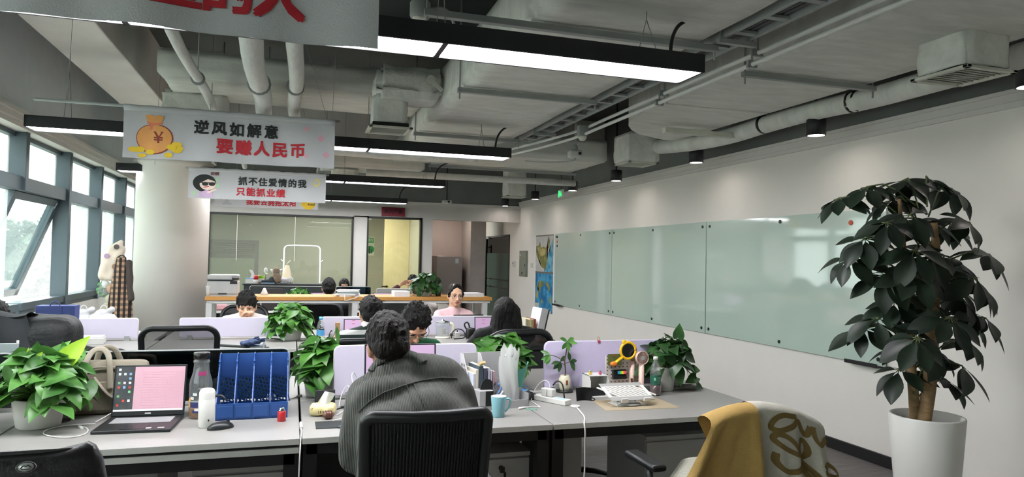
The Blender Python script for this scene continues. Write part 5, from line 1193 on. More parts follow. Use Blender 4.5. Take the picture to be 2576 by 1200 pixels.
for i, (px, py) in enumerate(cl):
    Y = 2.85 + q.uniform(-.26, .2); c = aty(px, py, Y); tx = aty(2318, py, 2.84); o = c - tx; o.z = 0
    if o.length < .02: o = Vector((q.uniform(-1, 1), -1, 0))
    o.normalize(); st.tube([aty(2318 + q.uniform(-25, 30), min(py + 70, 1000), 2.84), tx.lerp(c, .6) + Vector((0, 0, .02)), c], .0045, 6, smooth=1)
    n_ = q.choice((6, 7, 7, 8)); a0 = q.uniform(0, 6); ax = (Vector((0, 0, 1)) + o * .55 + Vector((0, -.45, 0))).normalized(); x, y = frame(ax)
    for k in range(n_):
        a = a0 + 2 * PI * k / n_ + q.uniform(-.15, .15); dv = x * math.cos(a) + y * math.sin(a) - ax * q.uniform(-.05, .4) - Vector((0, 0, .18)); L = q.uniform(.14, .2)
        b0 = c + dv.normalized() * .025; st.tube([c, b0], .0025, 5); leaf(lf, b0, dv, ax, L, L * .25, q.uniform(.1, .4), .22, False, 8, 4)
lf.build('foliage', SCH, r, True, fix=False); st.build('branches', mat('olive_branch', '#53603a', .6), r, True)
# ---------------------------------------------------------------- things on the desks
def D(px, py, z=.75): return atz(px, py, z)
DZ = .75
PLW = mat('white_plastic', '#d6d5d0', .35, var=.01); PLG = mat('grey_plastic', '#9c9b98', .45, var=.02); CABW = mat('white_cable', '#d8d7d3', .4, var=.01); CABB = mat('black_cable', '#151616', .45)
DKG = mat('dark_grey_metal', '#2b2d2f', .35, .4)
def screenmat(name, col, e): return mat(name, col, .25, var=.02, emit=e, ecol=col)
SCP = screenmat('screen_pink_glow', '#b48f9b', .3); SCL = screenmat('screen_lilac_glow', '#a68ca8', .28)
def laptop(name_label, hinge, rz, W=.345, Dp=.235, H=.225, tilt=.28, style='sheet', body=DKG, scr=SCP, group=None):
    """hinge = world midpoint of the hinge on the desk; user sits on the local -Y side"""
    r = thing('laptop', name_label, 'laptop', hinge, rz, group)
    b = MB(); b.box(-W / 2, -Dp, 0, W / 2, 0, .014, bev=.004); b.build('base', body, r)
    b = MB(); b.box(-W / 2 + .03, -Dp * .52, .0142, W / 2 - .03, -.03, .0152); b.build('keyboard', mat('keyboard_grey', '#8d8e8f', .5), r)
    b = MB(); b.box(-.05, -Dp + .015, .0142, .05, -Dp * .58, .015); b.build('touchpad', DKG, r)
    M = Matrix.Translation(Vector((0, 0, .014))) @ Matrix.Rotation(-tilt, 4, 'X')
    b = MB(); b.at(M); b.box(-W / 2, -.003, 0, W / 2, .004, H, bev=.003); lid = b.build('lid', body, r)
    b = MB(); b.at(M); b.box(-W / 2 + .008, -.0042, .022, W / 2 - .008, -.0031, H - .008); b.build('display', scr, lid)
    if style == 'sheet':
        dm = mat('screen_dark_wallpaper', '#3c3f42', .3, var=.4, scale=25, emit=.25, ecol='#3c3f42')
        b = MB(); b.at(M); b.box(-W / 2 + .008, -.0046, .03, -W / 2 + .085, -.0043, H - .008); b.build('desktop_wallpaper', dm, lid)
        ics = [mat('icon_%d' % i, c, .3, emit=.4, ecol=c) for i, c in enumerate(('#c9cdd2', '#b2443f', '#7fa0c4', '#d8d8d8', '#6fae7a'))]
        q = random.Random(2)
        for k, m_ in enumerate(ics):
            b = MB(); b.at(M); hit = 0
            for row in range(9):
                for c in range(3):
                    if (row * 3 + c + q.randint(0, 4)) % 5 == k: x = -W / 2 + .018 + c * .022; z = H - .025 - row * .0195; b.box(x, -.005, z, x + .01, -.0047, z + .01)
            b.build('desktop_icons', m_, lid)
        lm = mat('screen_sheet_lines', '#b98f9c', .3, emit=.4, ecol='#b98f9c'); b = MB(); b.at(M)
        for k in range(15): b.box(-W / 2 + .11, -.005, .036 + k * .0112, W / 2 - .022, -.0047, .0368 + k * .0112)
        for x in (-.03, .0, .045, .07, .1): b.box(x, -.005, .036, x + .0008, -.0047, .2)
        b.build('sheet_lines', lm, lid)
        b = MB(); b.at(M); b.box(-W / 2 + .008, -.005, .022, W / 2 - .008, -.0046, .03); b.build('taskbar', mat('screen_taskbar', '#c6c4c9', .3, emit=.4, ecol='#c6c4c9'), lid)
        b = MB(); b.at(M); b.box(-.012, -.0046, .009, .012, -.003, .014); b.build('maker_mark', PLW, lid)
        b = MB(); b.box(W / 2 - .11, -Dp + .02, .0142, W / 2 - .08, -Dp + .035, .0148); b.box(W / 2 - .055, -Dp + .02, .0142, W / 2 - .03, -Dp + .035, .0148); b.build('stickers', PLW, r)
    else:
        lm = mat('screen_marks', '#9a4f6a', .3, emit=.3, ecol='#9a4f6a'); b = MB(); b.at(M)
        for x, z, w_ in ((.09, .17, .008), (.105, .14, .006), (.075, .14, .004), (.13, .14, .012), (.1, .11, .006), (-.1, .16, .03), (-.1, .13, .03)): b.box(x, -.005, z, x + w_, -.0046, z + .006)
        b.build('page_marks', lm, lid)
    return r
# --- left desk
a, c2 = D(278, 1057), D(463, 1051); mid = (a + c2) / 2; dirv = c2 - a
laptop('open dark laptop with pink spreadsheet and desktop icons beside the beige bag', (mid.x, mid.y, DZ), math.atan2(dirv.y, dirv.x), W=dirv.length, Dp=.265, H=.225, tilt=.2)
# beige laptop bag
BAG_ = mat('beige_canvas', '#857d6d', .8, var=.05, scale=12, bump=.25, bscale=150); BAG2 = mat('beige_strap', '#9a9283', .75, var=.04, bump=.2, bscale=200)
L_, R_2 = aty(150, 1040, 3.68), aty(372, 1040, 3.68); W = (R_2.x - L_.x); cx = (L_.x + R_2.x) / 2
r = thing('laptop_bag', 'beige canvas laptop bag standing behind the leafy plant and open laptop', 'bag', (cx, 3.675, DZ))
zt = aty(260, 910, 3.68).z - DZ
b = MB(); rings = []
for z, t, k in ((0, .035, .96), (.012, .05, 1), (zt * .5, .055, 1), (zt * .85, .042, 1), (zt * .97, .035, .98), (zt, .02, .95)):
    ring = []
    for i in range(40):
        a_ = 2 * PI * i / 40; ca, sa = math.cos(a_), math.sin(a_); ring.append(b.V((math.copysign(abs(ca) ** .3, ca) * W / 2 * k, math.copysign(abs(sa) ** .5, sa) * t + .006 * math.sin(ca * 5 + z * 20), z + (.008 * (1 - ca * ca) if z > .1 else 0))))
    rings.append(ring)
b.loft(rings); b.build('body', BAG_, r)
b = MB(); b.box(-W * .40, -.062, .02, W * .42, -.05, zt * .66, bev=.006); b.build('front_pocket', BAG_, r)
b = MB(); b.tube([(-W * .44, -.052, zt * .9), (0, -.056, zt * .93), (W * .44, -.052, zt * .9)], .004, 6); b.build('zip', BAG2, r)
for (x, s, y) in ((-.02, 1, -.066), (0, 1, .05)):
    b = MB(); pts = [Vector((x - .055, y, .12 if y < 0 else zt * .9)), Vector((x - .05, y, zt)), Vector((x - .035, y * .6, zt + .05)), Vector((x, y * .5, zt + .07)), Vector((x + .035, y * .6, zt + .05)), Vector((x + .05, y, zt)), Vector((x + .055, y, .12 if y < 0 else zt * .9))]
    b.tube(pts, .013, 8, smooth=2, flat=.28); b.build('handle', BAG2, r)
b = MB(); b.tube([(-.03, -.07, zt * .75), (.02, -.078, zt * .45), (.06, -.078, zt * .32), (.12, -.072, zt * .34), (.14, -.066, zt * .7)], .013, 8, smooth=2, flat=.25); b.build('shoulder_strap', BAG2, r)
r = thing('book', 'thick pale book standing behind the beige bag', 'book', (aty(222, 890, 3.83).x, 3.83, DZ)); hz = aty(220, 886, 3.83).z - DZ
b = MB(); b.box(-.125, -.03, 0, .125, .03, hz, bev=.003); b.build('cover', mat('book_cover_grey', '#b9bab2', .6), r); b = MB(); b.box(-.122, -.025, hz - .002, .122, .025, hz + .001); b.build('pages', mat('book_pages', '#cfccbf', .8), r)
# glass bottle
CLEAR = glassmat('clear_bottle', '#f5f9f8', .9, .03, .1, '#eef2f2')
c = D(503, 1050); r = thing('glass_bottle', 'large clear printed bottle with black lid behind the white thermos', 'bottle', (c.x, c.y, DZ))
hb = aty(508, 886, c.y).z - DZ; rb = .049
b = MB(); b.lathe([(rb * .9, 0), (rb, .01), (rb, hb * .52), (rb * .94, hb * .58), (rb * .72, hb * .70), (rb * .66, hb * .80), (rb * .66, hb * .84), (rb * .72, hb * .85), (rb * .72, hb * .87), (rb * .66, hb * .88), (rb * .66, hb * .92)], n=40, cap1=False); b.build('bottle', CLEAR, r)
b = MB(); b.lathe([(rb * .70, hb * .90), (rb * .72, hb * .905), (rb * .72, hb * .99), (rb * .68, hb), (0, hb)], n=36); b.build('lid', mat('glossy_black_lid', '#141414', .25), r)
b = MB(); b.lathe([(rb * .88, .004), (rb * .96, .012), (rb * .96, .045), (0, .047)], n=30); b.build('tea_dregs', mat('amber_tea', '#8a5a2c', .3, var=.4, scale=60), r)
def wrap_patch(mb, rad, a0, a1, z0, z1, n=8):
    mb.grid(lambda u, v: (rad * math.sin(a0 + (a1 - a0) * u), -rad * math.cos(a0 + (a1 - a0) * u), z0 + (z1 - z0) * v), n, 2)
for (col, lst) in (('#2e3468', ((-.9, -.1, .18, .26, 1.01), (-.6, .1, .1, .14, 1.01))), ('#d9a032', ((-1.2, -.85, .26, .32, 1.01), (-1.2, -.9, .18, .24, 1.01))), ('#dcdcdc', ((-.6, -.2, .36, .40, 1.01), (-.1, .5, .47, .475, 1.01), (-.1, .55, .45, .455, 1.01), (-.4, .0, .13, .17, 1.012), (-.9, -.5, .30, .34, 1.01))), ('#a5386f', ((-.2, .7, .66, .72, .80),))):
    b = MB()
    for (a0, a1, z0, z1, k) in lst: wrap_patch(b, rb * k, a0, a1, hb * z0, hb * z1)
    b.build('printed_decoration', mat('print_' + col[1:], col, .5), r)
# white thermos
c = D(517, 1078); r = thing('thermos', 'matte white thermos with side loop standing before the glass bottle', 'flask', (c.x, c.y + .03, DZ)); hb = aty(517, 977, c.y + .03).z - DZ; rb = .034
b = MB(); b.lathe([(rb * .95, 0), (rb, .006), (rb, hb * .72), (rb * .985, hb * .725), (rb * .985, hb * .735), (rb * .98, hb * .74), (rb * .96, hb * .9), (rb * .8, hb * .975), (rb * .5, hb), (0, hb)], n=36); b.build('body', PLW, r)
b = MB(); b.cyl((rb * .9, 0, hb * .8), (rb + .008, 0, hb * .8), .007); b.tube([(rb + .004, 0, hb * .8), (rb + .02, -.005, hb * .82), (rb + .035, -.008, hb * .76), (rb + .04, -.006, hb * .69)], .008, 8, smooth=2, flat=.35); b.build('loop', mat('loop_black', '#26282a', .4), r)
b = MB(); wrap_patch(b, rb * 1.005, .25, .42, hb * .18, hb * .23); b.build('small_emblem', DKG, r)
# mouse
def mouse(label, c, rz, m=None):
    r = thing('computer_mouse', label, 'mouse', c, rz); b = MB()
    b.grid(lambda u, v: (.031 * math.cos(2 * PI * u) * math.sin(PI * v), .056 * math.sin(2 * PI * u) * math.sin(PI * v) * 1., max(0, .03 * math.cos(PI * v)) + .001), 28, 14, True); b.build('shell', m or DKG, r, fix=True)
    b = MB(); b.cyl((-.003, .03, .026), (.003, .03, .026), .007, n=10); b.build('wheel', PLAST, r); return r
c = D(555, 1078); mouse('small dark mouse lying beside the white thermos', (c.x, c.y, DZ), -1.15)
# blue file rack
BLUE = mat('blue_plastic', '#2b5190', .4, var=.04)
p0, p1 = D(541, 1059), D(722, 1050); q0 = aty(554, 893, 3.56); q1 = aty(727, 889, 3.56)
r = thing('file_rack', 'blue plastic four-slot file rack', 'file rack', ((p0.x + p1.x) / 2, p0.y, DZ), math.atan2(p1.y - p0.y, p1.x - p0.x)); W = (p1 - p0).length; Hr = q0.z - DZ; Dr = .25
b = MB(); b.box(-W / 2, 0, 0, W / 2, Dr, .006); b.box(-W / 2, 0, 0, W / 2, .004, .07, bev=.001); b.box(-W / 2, 0, .069, W / 2, .006, .073); b.build('tray', BLUE, r)
for k in range(5):
    x = -W / 2 + W * k / 4; b = MB(); poly = [(0, 0), (Dr, 0), (Dr, Hr), (Dr - .05, Hr), (Dr - .075, Hr - .015), (Dr - .09, Hr - .05), (.06, .12), (.02, .075), (0, .07)]
    b.prism(poly, x - .002, x + .002, 'yz')
    for j in range(9): z = .1 + j * .018; yy = .045 + (Dr - .135) * (z - .1) / max(.05, Hr - .15); b.cb((x, min(yy, Dr - .1) + .02, z), (.0075, .028, .0035), 0, (.5, 0, 0))
    b.build('divider', BLUE, r)
for k in range(4):                                                      # perforated back of each slot
    x0 = -W / 2 + W * k / 4 + .003; x1 = x0 + W / 4 - .006; b = MB(); y = Dr - .003
    b.box(x0, y, .15, x1, Dr, Hr - .004); b.box(x0, y, 0, x1, Dr, .035)
    nx = 5; ww = (x1 - x0) / nx
    for i in range(nx + 1): b.cb((x0 + i * ww, y + .0015, .092), (.0055, .003, .135), 0, (0, -.25, 0))
    for i in range(7): b.cb(((x0 + x1) / 2, y + .0015, .04 + i * .0185), (x1 - x0, .003, .006), 0, (0, .3, 0))
    b.build('perforated_back', BLUE, r)
    b = MB(); b.box(x0 + .004, -.0016, .012, x1 - .004, -.0002, .062, bev=.0005)
    for i in range(9): b.cb((x0 + .008 + i * .0045, -.002, .012), (.0018, .002, .012), 0, (0, .5, 0))
    b.build('front_panel', BLUE, r)
# red canister
c = D(708, 1061); r = thing('red_canister', 'small red round canister with chrome top before the blue file rack', 'canister', (c.x, c.y + .012, DZ)); REDC = mat('glossy_red', '#b4161f', .3, coat=.4)
b = MB(); b.lathe([(.0175, 0), (.0185, .002), (.0185, .043), (.0175, .045), (0, .045)], n=28); b.build('body', REDC, r)
b = MB(); b.lathe([(.015, .045), (.015, .05), (.011, .053), (.012, .058), (.009, .062), (0, .062)], n=24); b.build('chrome_top', CHROME, r)
# cables and coaster on the left desk
c = D(148, 1060); r = thing('coaster', 'round black coaster half under the beige bag', 'coaster', (c.x, c.y, DZ)); b = MB(); b.lathe([(0, 0), (.045, 0), (.045, .004), (.038, .005), (0, .005)], n=30); b.build('disc', BLACKM, r)
def cable(label, pts, rad, m, name='cable', cat='cable', plug=None):
    r = thing(name, label, cat, pts[0]); b = MB(); b.tube(pts, rad, 8, smooth=3); b.build('cord', m, r, True)
    if plug: b = MB(); b.tube(plug, rad * 2.4, 8); b.build('plug', m, r, True)
    return r
z = .754
cable('white charging cable looped beside the leafy plant pot', [D(198, 1071, z), D(225, 1078, z), D(215, 1095, z), D(160, 1102, z), D(105, 1094, z), D(115, 1080, z), D(170, 1069, z), D(240, 1066, z)], .0022, CABW, plug=[D(198, 1071, z), D(207, 1077, z)])
cable('white cable rising behind the laptop beside the beige bag', [D(240, 1062, z), D(262, 1050, .765), D(285, 1036, .785), D(300, 1040, .77)], .0022, CABW)
cable('thin grey cable lying on the desk seam by the pale plant pot', [D(660, 1015, z), D(700, 1014, z), D(735, 1002, z), D(757, 996, z)], .003, mat('grey_cable', '#8e8d88', .5), plug=[D(748, 998, z), D(758, 995, z)])
cable('white cable hanging down the seam between two desks', [D(757, 1066, z), D(758, 1085, z), (.053, 2.985, .74), (.05, 2.975, .6), (.045, 2.97, .4), (.05, 2.99, .05)], .003, CABW, plug=[D(757, 1064, z), D(758, 1078, z)])
# --- middle desk
YEL = mat('pale_yellow_wrap', '#ddd098', .55, var=.05, scale=18, bump=.3, bscale=40)
c = D(812, 1050); r = thing('tissue_pack', 'soft pale yellow pack of tissues with one pulled up', 'tissues', (c.x, c.y + .05, DZ), -.25)
b = MB(); b.cb((0, 0, .028), (.115, .085, .05), .018, seg=4); blob('pack', b, YEL, r, .004, 3, world=False, wrinkle=.006, wscale=40)
b = MB(); b.grid(lambda u, v: (-.03 + .05 * u + .035 * v, .004 + .012 * math.sin(u * 6 + v * 2), .05 + .06 * v - .03 * (u - .3) ** 2), 10, 8); b.build('tissue_sheet', mat('tissue_white', '#dfe2de', .8), r)
b = MB()
for x in (-.02, -.01, .0, .012): b.cb((x, -.0425, .022), (.005, .002, .012))
b.cb((-.035, -.0425, .035), (.01, .002, .012)); b.build('printed_marks', mat('print_brown', '#6b5a3c', .6), r)
c = D(818, 1022); r = thing('phone_case', 'open black case tilted behind the tissue pack', 'case', (c.x, c.y + .05, DZ), 0); b = MB(); b.cb((0, 0, .035), (.10, .012, .075), .005, (-.35, 0, 0)); b.build('shell', BLACKM, r); b = MB(); b.cb((.03, -.012, .03), (.02, .006, .012), .002); b.build('green_tab', mat('tab_green', '#2f8f5f', .5), r)
c = D(826, 1056); r = thing('wooden_roller', 'carved brown wooden hand roller lying on the black mouse pad', 'roller', (c.x, c.y + .015, DZ), .2); WAL = mat('walnut', '#6b4232', .4, var=.2, scale=20, coat=.3)
b = MB()
b.lathe([(.004, -.026), (.013, -.02), (.0185, -.008), (.019, .004), (.016, .016), (.006, .026)], n=20); o = b.build('bead', WAL, r); o.data.transform(Matrix.Translation(Vector((0, 0, .0195))) @ rotm(0, PI / 2, 0))
for x in (-.012, 0, .012): b = MB(); b.cyl((x - .001, 0, .0195), (x + .001, 0, .0195), .0197, n=20); b.build('groove', mat('walnut_dark', '#40251b', .5), r)
PADM = mat('black_mouse_pad', '#1c2022', .8, bump=.1, bscale=300)
c0, c1, c2, c3 = D(802, 1086), D(893, 1084), D(885, 1051), D(794, 1057); cc = (c0 + c1 + c2 + c3) / 4
r = thing('mouse_pad', 'black mouse pad at the corner left of the grey shirted man', 'mouse pad', (cc.x, cc.y, DZ)); b = MB(); b.box(-.085, -.062, 0, .10, .07, .003, bev=.001); b.build('pad', PADM, r)
c = D(868, 1078); r = thing('notebook', 'slim slate blue notebook on the black mouse pad', 'notebook', (c.x + .03, c.y + .01, DZ + .003), -.6); b = MB(); b.box(-.05, -.035, 0, .05, .035, .006, bev=.001); b.build('cover', mat('slate_cover', '#454a58', .6), r); b = MB(); b.box(-.048, -.033, .001, .0505, .0335, .005); b.build('pages', mat('book_pages', '#cfccbf', .8), r)
e0, e1 = aty(917, 866, 3.5), aty(1096, 866, 3.5); W = e1.x - e0.x
laptop('laptop with lilac screen in front of the man in grey corduroy', ((e0.x + e1.x) / 2, 3.46, DZ), 0, W=W, Dp=.235, H=e0.z - DZ - .012, tilt=.12, style='page', scr=SCL)
for k, pts in enumerate(([D(870, 1052, z), D(885, 1046, .77), (.33, 3.42, .80), (.29, 3.52, .90), (.31, 3.58, .93), (.34, 3.6, .85), (.33, 3.6, .76)], [D(846, 1045, z), D(872, 1028, .765), D(890, 1018, .77), (.30, 3.55, .83), (.28, 3.6, .86), (.25, 3.6, .80), (.24, 3.55, .756)], [D(838, 1058, z), D(865, 1052, z), D(890, 1030, .76), D(900, 1020, .76)])):
    cable(('white cable arching up against the pale lilac screen', 'white cable looping behind the tissue pack', 'white cable ending at the wooden roller')[k], pts, .0022, CABW)
c = D(885, 1006); r = thing('charger', 'white cube charger against the pale lilac screen', 'charger', (c.x + .02, c.y, DZ)); b = MB(); b.box(-.02, -.02, 0, .02, .02, .04, bev=.005); b.build('body', PLW, r); b = MB(); b.cyl((0, -.02, .02), (0, -.03, .02), .006); b.build('plug', CABW, r)
cable('black cable with inline plug behind the white cables', [D(845, 1030, z), D(866, 1024, z), D(885, 1018, z), D(905, 1016, z)], .003, CABB, plug=[D(860, 1025, z), D(872, 1022, z)])
# mug
c = D(1258, 1052); r = thing('mug', 'pale blue mug with white inside standing at the desk front', 'mug', (c.x, c.y + .03, DZ)); MUG = mat('pale_blue_glaze', '#7fb3bd', .35, var=.02, coat=.3); hm = aty(1258, 996, c.y + .03).z - DZ; rm = .037
b = MB(); b.lathe([(rm * .74, 0), (rm * .78, .004), (rm, hm - .002), (rm * .985, hm)], n=36, cap1=False); b.tube([(rm * .95, 0, hm * .82), (rm + .017, 0, hm * .86), (rm + .024, 0, hm * .68), (rm + .012, 0, hm * .42), (rm * .84, 0, hm * .22)], .0055, 8, smooth=2); b.build('body', MUG, r)
b = MB(); b.lathe([(rm * .985, hm), (rm * .93, hm - .002), (rm * .72, .006), (0, .005)], n=36, cap0=False); b.build('glazed_inside', PLW, r)
# grey desk organiser with books
OG = mat('grey_organiser', '#9b9a9a', .5, var=.02); OW = mat('white_organiser', '#c9c7c8', .5, var=.02)
c0, c1 = D(1206, 1034), D(1330, 1024); W = (c1 - c0).length; zt = aty(1250, 886, c0.y + .26).z - DZ
r = thing('desk_organiser', 'grey and white desk organiser with file slots and pen tray beside the mug', 'organiser', (c0.x, c0.y, DZ), math.atan2(c1.y - c0.y, c1.x - c0.x)); Do = .27
b = MB(); b.box(0, .02, 0, W, Do, .005); b.build('floor_plate', OG, r)
b = MB(); b.box(0, Do - .004, 0, W, Do, zt, bev=.001); b.build('back_plate', OG, r)
for k, x in enumerate((0, W * .36, W * .62)):
    b = MB()
    if k < 2:
        b.prism([(.08, 0), (Do, 0), (Do, zt), (Do - .04, zt), (Do - .055, zt - .02), (.1, .075), (.08, .06)], x - .002, x - .0005, 'yz')
        for j in range(7):
            for i in range(8):
                z_ = .02 + j * .026; y_ = Do - .02 - i * .022
                if y_ > .1 + max(0, z_ - .06) * .75: b.box(x - .0035, y_ - .006, z_, x - .002, y_ - .0005, z_ + .012)
    else: b.box(x - .002, .1, 0, x, Do, zt * .5)
    b.build('side_plate', OW, r)
    if k == 0:                                                      # dark slots of the lattice side
        b = MB()
        for j in range(9):
            for i in range(9):
                z_ = .018 + j * .021; y_ = Do - .02 - i * .02
                if y_ > .1 + max(0, z_ - .055) * .72: b.box(x - .0042, y_ - .008, z_, x - .0036, y_ - .002, z_ + .013)
        b.build('lattice_slots', DKG, r)
b = MB(); b.box(0, 0, 0, .075, .08, .095, bev=.002); b.build('pen_box', OG, r); b = MB(); b.box(.032, -.001, .02, .074, 0, .094); b.build('dark_window', BLACKM, r)
b = MB(); b.box(.08, 0, 0, W, .004, .04); b.box(W - .004, 0, 0, W, .1, .07); b.box(.08, .09, 0, W, .094, .085); b.box(.08, 0, 0, .084, .09, .05); b.build('front_tray', OG, r)
inv = wm(r)
def onorg(x, y, z): return inv @ Vector((x, y, z))
books = ((.012, .012, .13, '#c7c9d6', 'thin white notebook leftmost in the grey organiser'), (.028, .016, .145, '#cfc6b6', 'cream notebook second from left in the grey organiser'), (.05, .024, .16, '#44545e', 'thick teal grey book in the grey organiser'), (.074, .018, .15, '#4c4a63', 'indigo book in the grey organiser'), (.094, .01, .15, '#b9bac0', 'grey magazine in the grey organiser right of the indigo book'), (.108, .008, .14, '#c9c4d4', 'lilac paper folder in the grey organiser'), (.122, .01, .135, '#b58b93', 'dusty pink folder in the grey organiser'))
for k, (x, t, h, c_, lb) in enumerate(books):
    br = thing('book', lb, 'book', onorg(x, .19, .006), r.rotation_euler.z, 'books in the grey organiser'); h *= zt / .235 * 1.15
    b = MB(); b.box(-t / 2, -.085, 0, t / 2, .06, h, bev=.001); b.build('cover', mat('cover_' + c_[1:], c_, .6), br); b = MB(); b.box(-t / 2 + .002, -.083, .002, t / 2 - .002, .0585, h + .0008); b.build('pages', mat('book_pages', '#cfccbf', .8), br)
yb = thing('wooden_block', 'yellowish slanted wooden strip on top of the teal grey book', 'block', onorg(.052, .11, .006 + .16 * zt / .235 * 1.15 + .012), r.rotation_euler.z); b = MB(); b.cb((0, 0, .0), (.018, .07, .012), .001, (-.35, 0, 0)); b.build('strip', mat('pale_wood', '#c9b27a', .6), yb)
gp = thing('glasses_case', 'rounded black case upright in the organiser pen box behind the mug', 'case', onorg(.036, .045, .01)); b = MB(); b.prism([(-.028, 0), (.028, 0), (.030, .10), (.026, .125), (.012, .138), (-.012, .138), (-.026, .125), (-.030, .10)], -.012, .012, 'xz', bev=.004); b.build('shell', BLACKM, gp); gp.rotation_euler = (0, .18, 0)
PC = ('#26282b', '#1f2c44', '#2a2a2a', '#3f6ea8', '#c9c9c9', '#2d2d2d')
for k in range(6):
    p = thing('pen', ('black pen', 'navy pen', 'thin black pen', 'blue capped pen', 'white pen', 'long black pen')[k] + ' leaning in the organiser behind the mug', 'pen', onorg(.058 + .009 * k, .05, .006), 0, 'pens in the grey organiser'); tl = Vector((.03 + .012 * k, .02, .125 - .006 * k)); b = MB(); b.cyl((0, 0, 0), tl * .85, .0042, n=8); b.build('barrel', mat('pen_' + PC[k][1:], PC[k], .4), p); b = MB(); b.cyl(tl * .85, tl, .0046, n=8); b.build('cap', mat('pen_' + PC[(k + 1) % 6][1:], PC[(k + 1) % 6], .4), p)
# clear plastic sleeves and teal wrapping
PSL = glassmat('clear_sleeve', '#f2f4f3', .7, .12, .62, '#f0f1f0')
for k, (px0, px1, py0, py1, dy) in enumerate(((1256, 1292, 862, 1000, .0), (1272, 1302, 870, 1004, .03))):
    Y = 3.42 + dy; t0, t1, b0 = aty(px0, py0, Y), aty(px1, py0 + 18, Y), aty((px0 + px1) / 2, py1, Y); r = thing('plastic_sleeve', ('crumpled clear plastic sleeve standing in the organiser', 'tall white plastic sleeve with torn top in the organiser')[k], 'sleeve', (b0.x, Y, DZ + .006)); w_ = (t1.x - t0.x) / 2; hz = t0.z - DZ - .006
    for s in (-1, 1):
        b = MB(); b.grid(lambda u, v: (-w_ + 2 * w_ * u + .006 * math.sin(v * 7 + k), s * (.006 + .006 * math.sin(u * PI)) + .006 * math.sin(u * 9 + v * 5), v * hz * (1 - .1 * abs(math.sin(u * 7 + s + k)) * (v > .8))), 14, 14); b.build('sheet', PSL, r, fix=False)
TEAL = mat('teal_wrapping', '#4f9c8c', .5, bump=.3, bscale=30); c = aty(1308, 942, 3.5); r = thing('wrapping_paper', 'teal wrapping paper cone behind the clear plastic sleeve', 'paper', (c.x - .015, 3.5, DZ)); b = MB(); hz = c.z - DZ
b.grid(lambda u, v: ((.015 + .045 * v) * math.cos(u * 5.2 + 1.5) * (1 + .12 * math.sin(u * 14)), (.012 + .035 * v) * math.sin(u * 5.2 + 1.5), .02 + (hz + .03) * v + .015 * math.sin(u * 8) * v), 30, 8); b.build('sheet', TEAL, r, fix=False)
for k, (px, py, c_, lb, rz) in enumerate(((1296, 975, '#5f7f9e', 'blue folded cloth strap behind the organiser tray', .5), (1322, 985, '#3f6f9c', 'glossy blue pouch lying right of the organiser', -.3), (1335, 992, '#1c1f22', 'black pouch under the blue one', .2))):
    c = D(px, py + 14); r = thing('pouch', lb, 'pouch', (c.x, c.y + .05 - .02 * k, DZ), rz); b = MB(); b.cb((0, 0, .022 + .004 * (k == 0)), (.08, .05, .04 + .01 * (k == 0)), .014, (.2 * (k - 1), .1, 0), 3); blob('body', b, mat('pouch_' + c_[1:], c_, .35), r, .005, 3, world=False, wrinkle=.012, wscale=35); b = MB(); b.tube([(-.03, -.01, .045), (0, .0, .06), (.03, .01, .045)], .006, 6, smooth=1, flat=.4); b.build('strap', mat('pouch_' + c_[1:], c_, .35), r)
c = D(1285, 1004); r = thing('orange_flower', 'small orange silk flower at the organiser front', 'ornament', (c.x, c.y + .04, DZ + .07)); b = MB()
for k in range(7): a_ = k * .9; b.ell((.01 * math.cos(a_), .006 * math.sin(k), .01 * math.sin(a_)), (.008, .005, .008))
b.build('petals', mat('orange_petal', '#e09a20', .7), r); b = MB(); b.tube([(0, 0, -.005), (.004, .004, -.045)], .002, 5); b.build('stem', STEMG, r)
b = MB(); [b.ell((.012 * math.cos(k * 1.3) * (1 + k % 2), .01 * math.sin(k * 1.3), .004 + .004 * (k % 3)), (.008, .007, .006), u=8, v=6) for k in range(7)]; c = D(1308, 1012); o = b.build('dried_berries', mat('dark_berries', '#3a2230', .5), None); o.location = (c.x, c.y + .03, DZ + .006); tag(o, 'dark dried berries heaped in the organiser front tray', 'berries', kind='stuff')
r = thing('sticky_note', 'yellow sticky note at the foot of the organiser', 'note', D(1200, 1026)); b = MB(); b.cb((0, 0, .018), (.012, .003, .032), .0005, (0, .3, 0)); b.build('paper', mat('note_yellow', '#e3cf57', .7), r)
c = D(1337, 1030); r = thing('blister_pack', 'green and silver blister pack of pills lying before the organiser', 'pills', (c.x, c.y, DZ), -.35); b = MB(); b.box(-.03, -.018, 0, .03, .018, .0015); b.build('foil', mat('blister_foil', '#8fa39b', .35, .4), r)
for i in range(4):
    for j in range(2): b = MB(); b.ell((-.021 + i * .014, -.008 + j * .016, .002), (.005, .005, .003), u=8, v=6); b.build('pill', mat('pill_green', '#5f9a86', .4), r)
r = cable('white cable with connector before the organiser', [D(1302, 1027, z), D(1330, 1024, z), D(1352, 1022, z), D(1362, 1026, z), D(1350, 1018, z), D(1338, 1010, z)], .0022, CABW, plug=[D(1305, 1027, .757), D(1322, 1025, .757)])
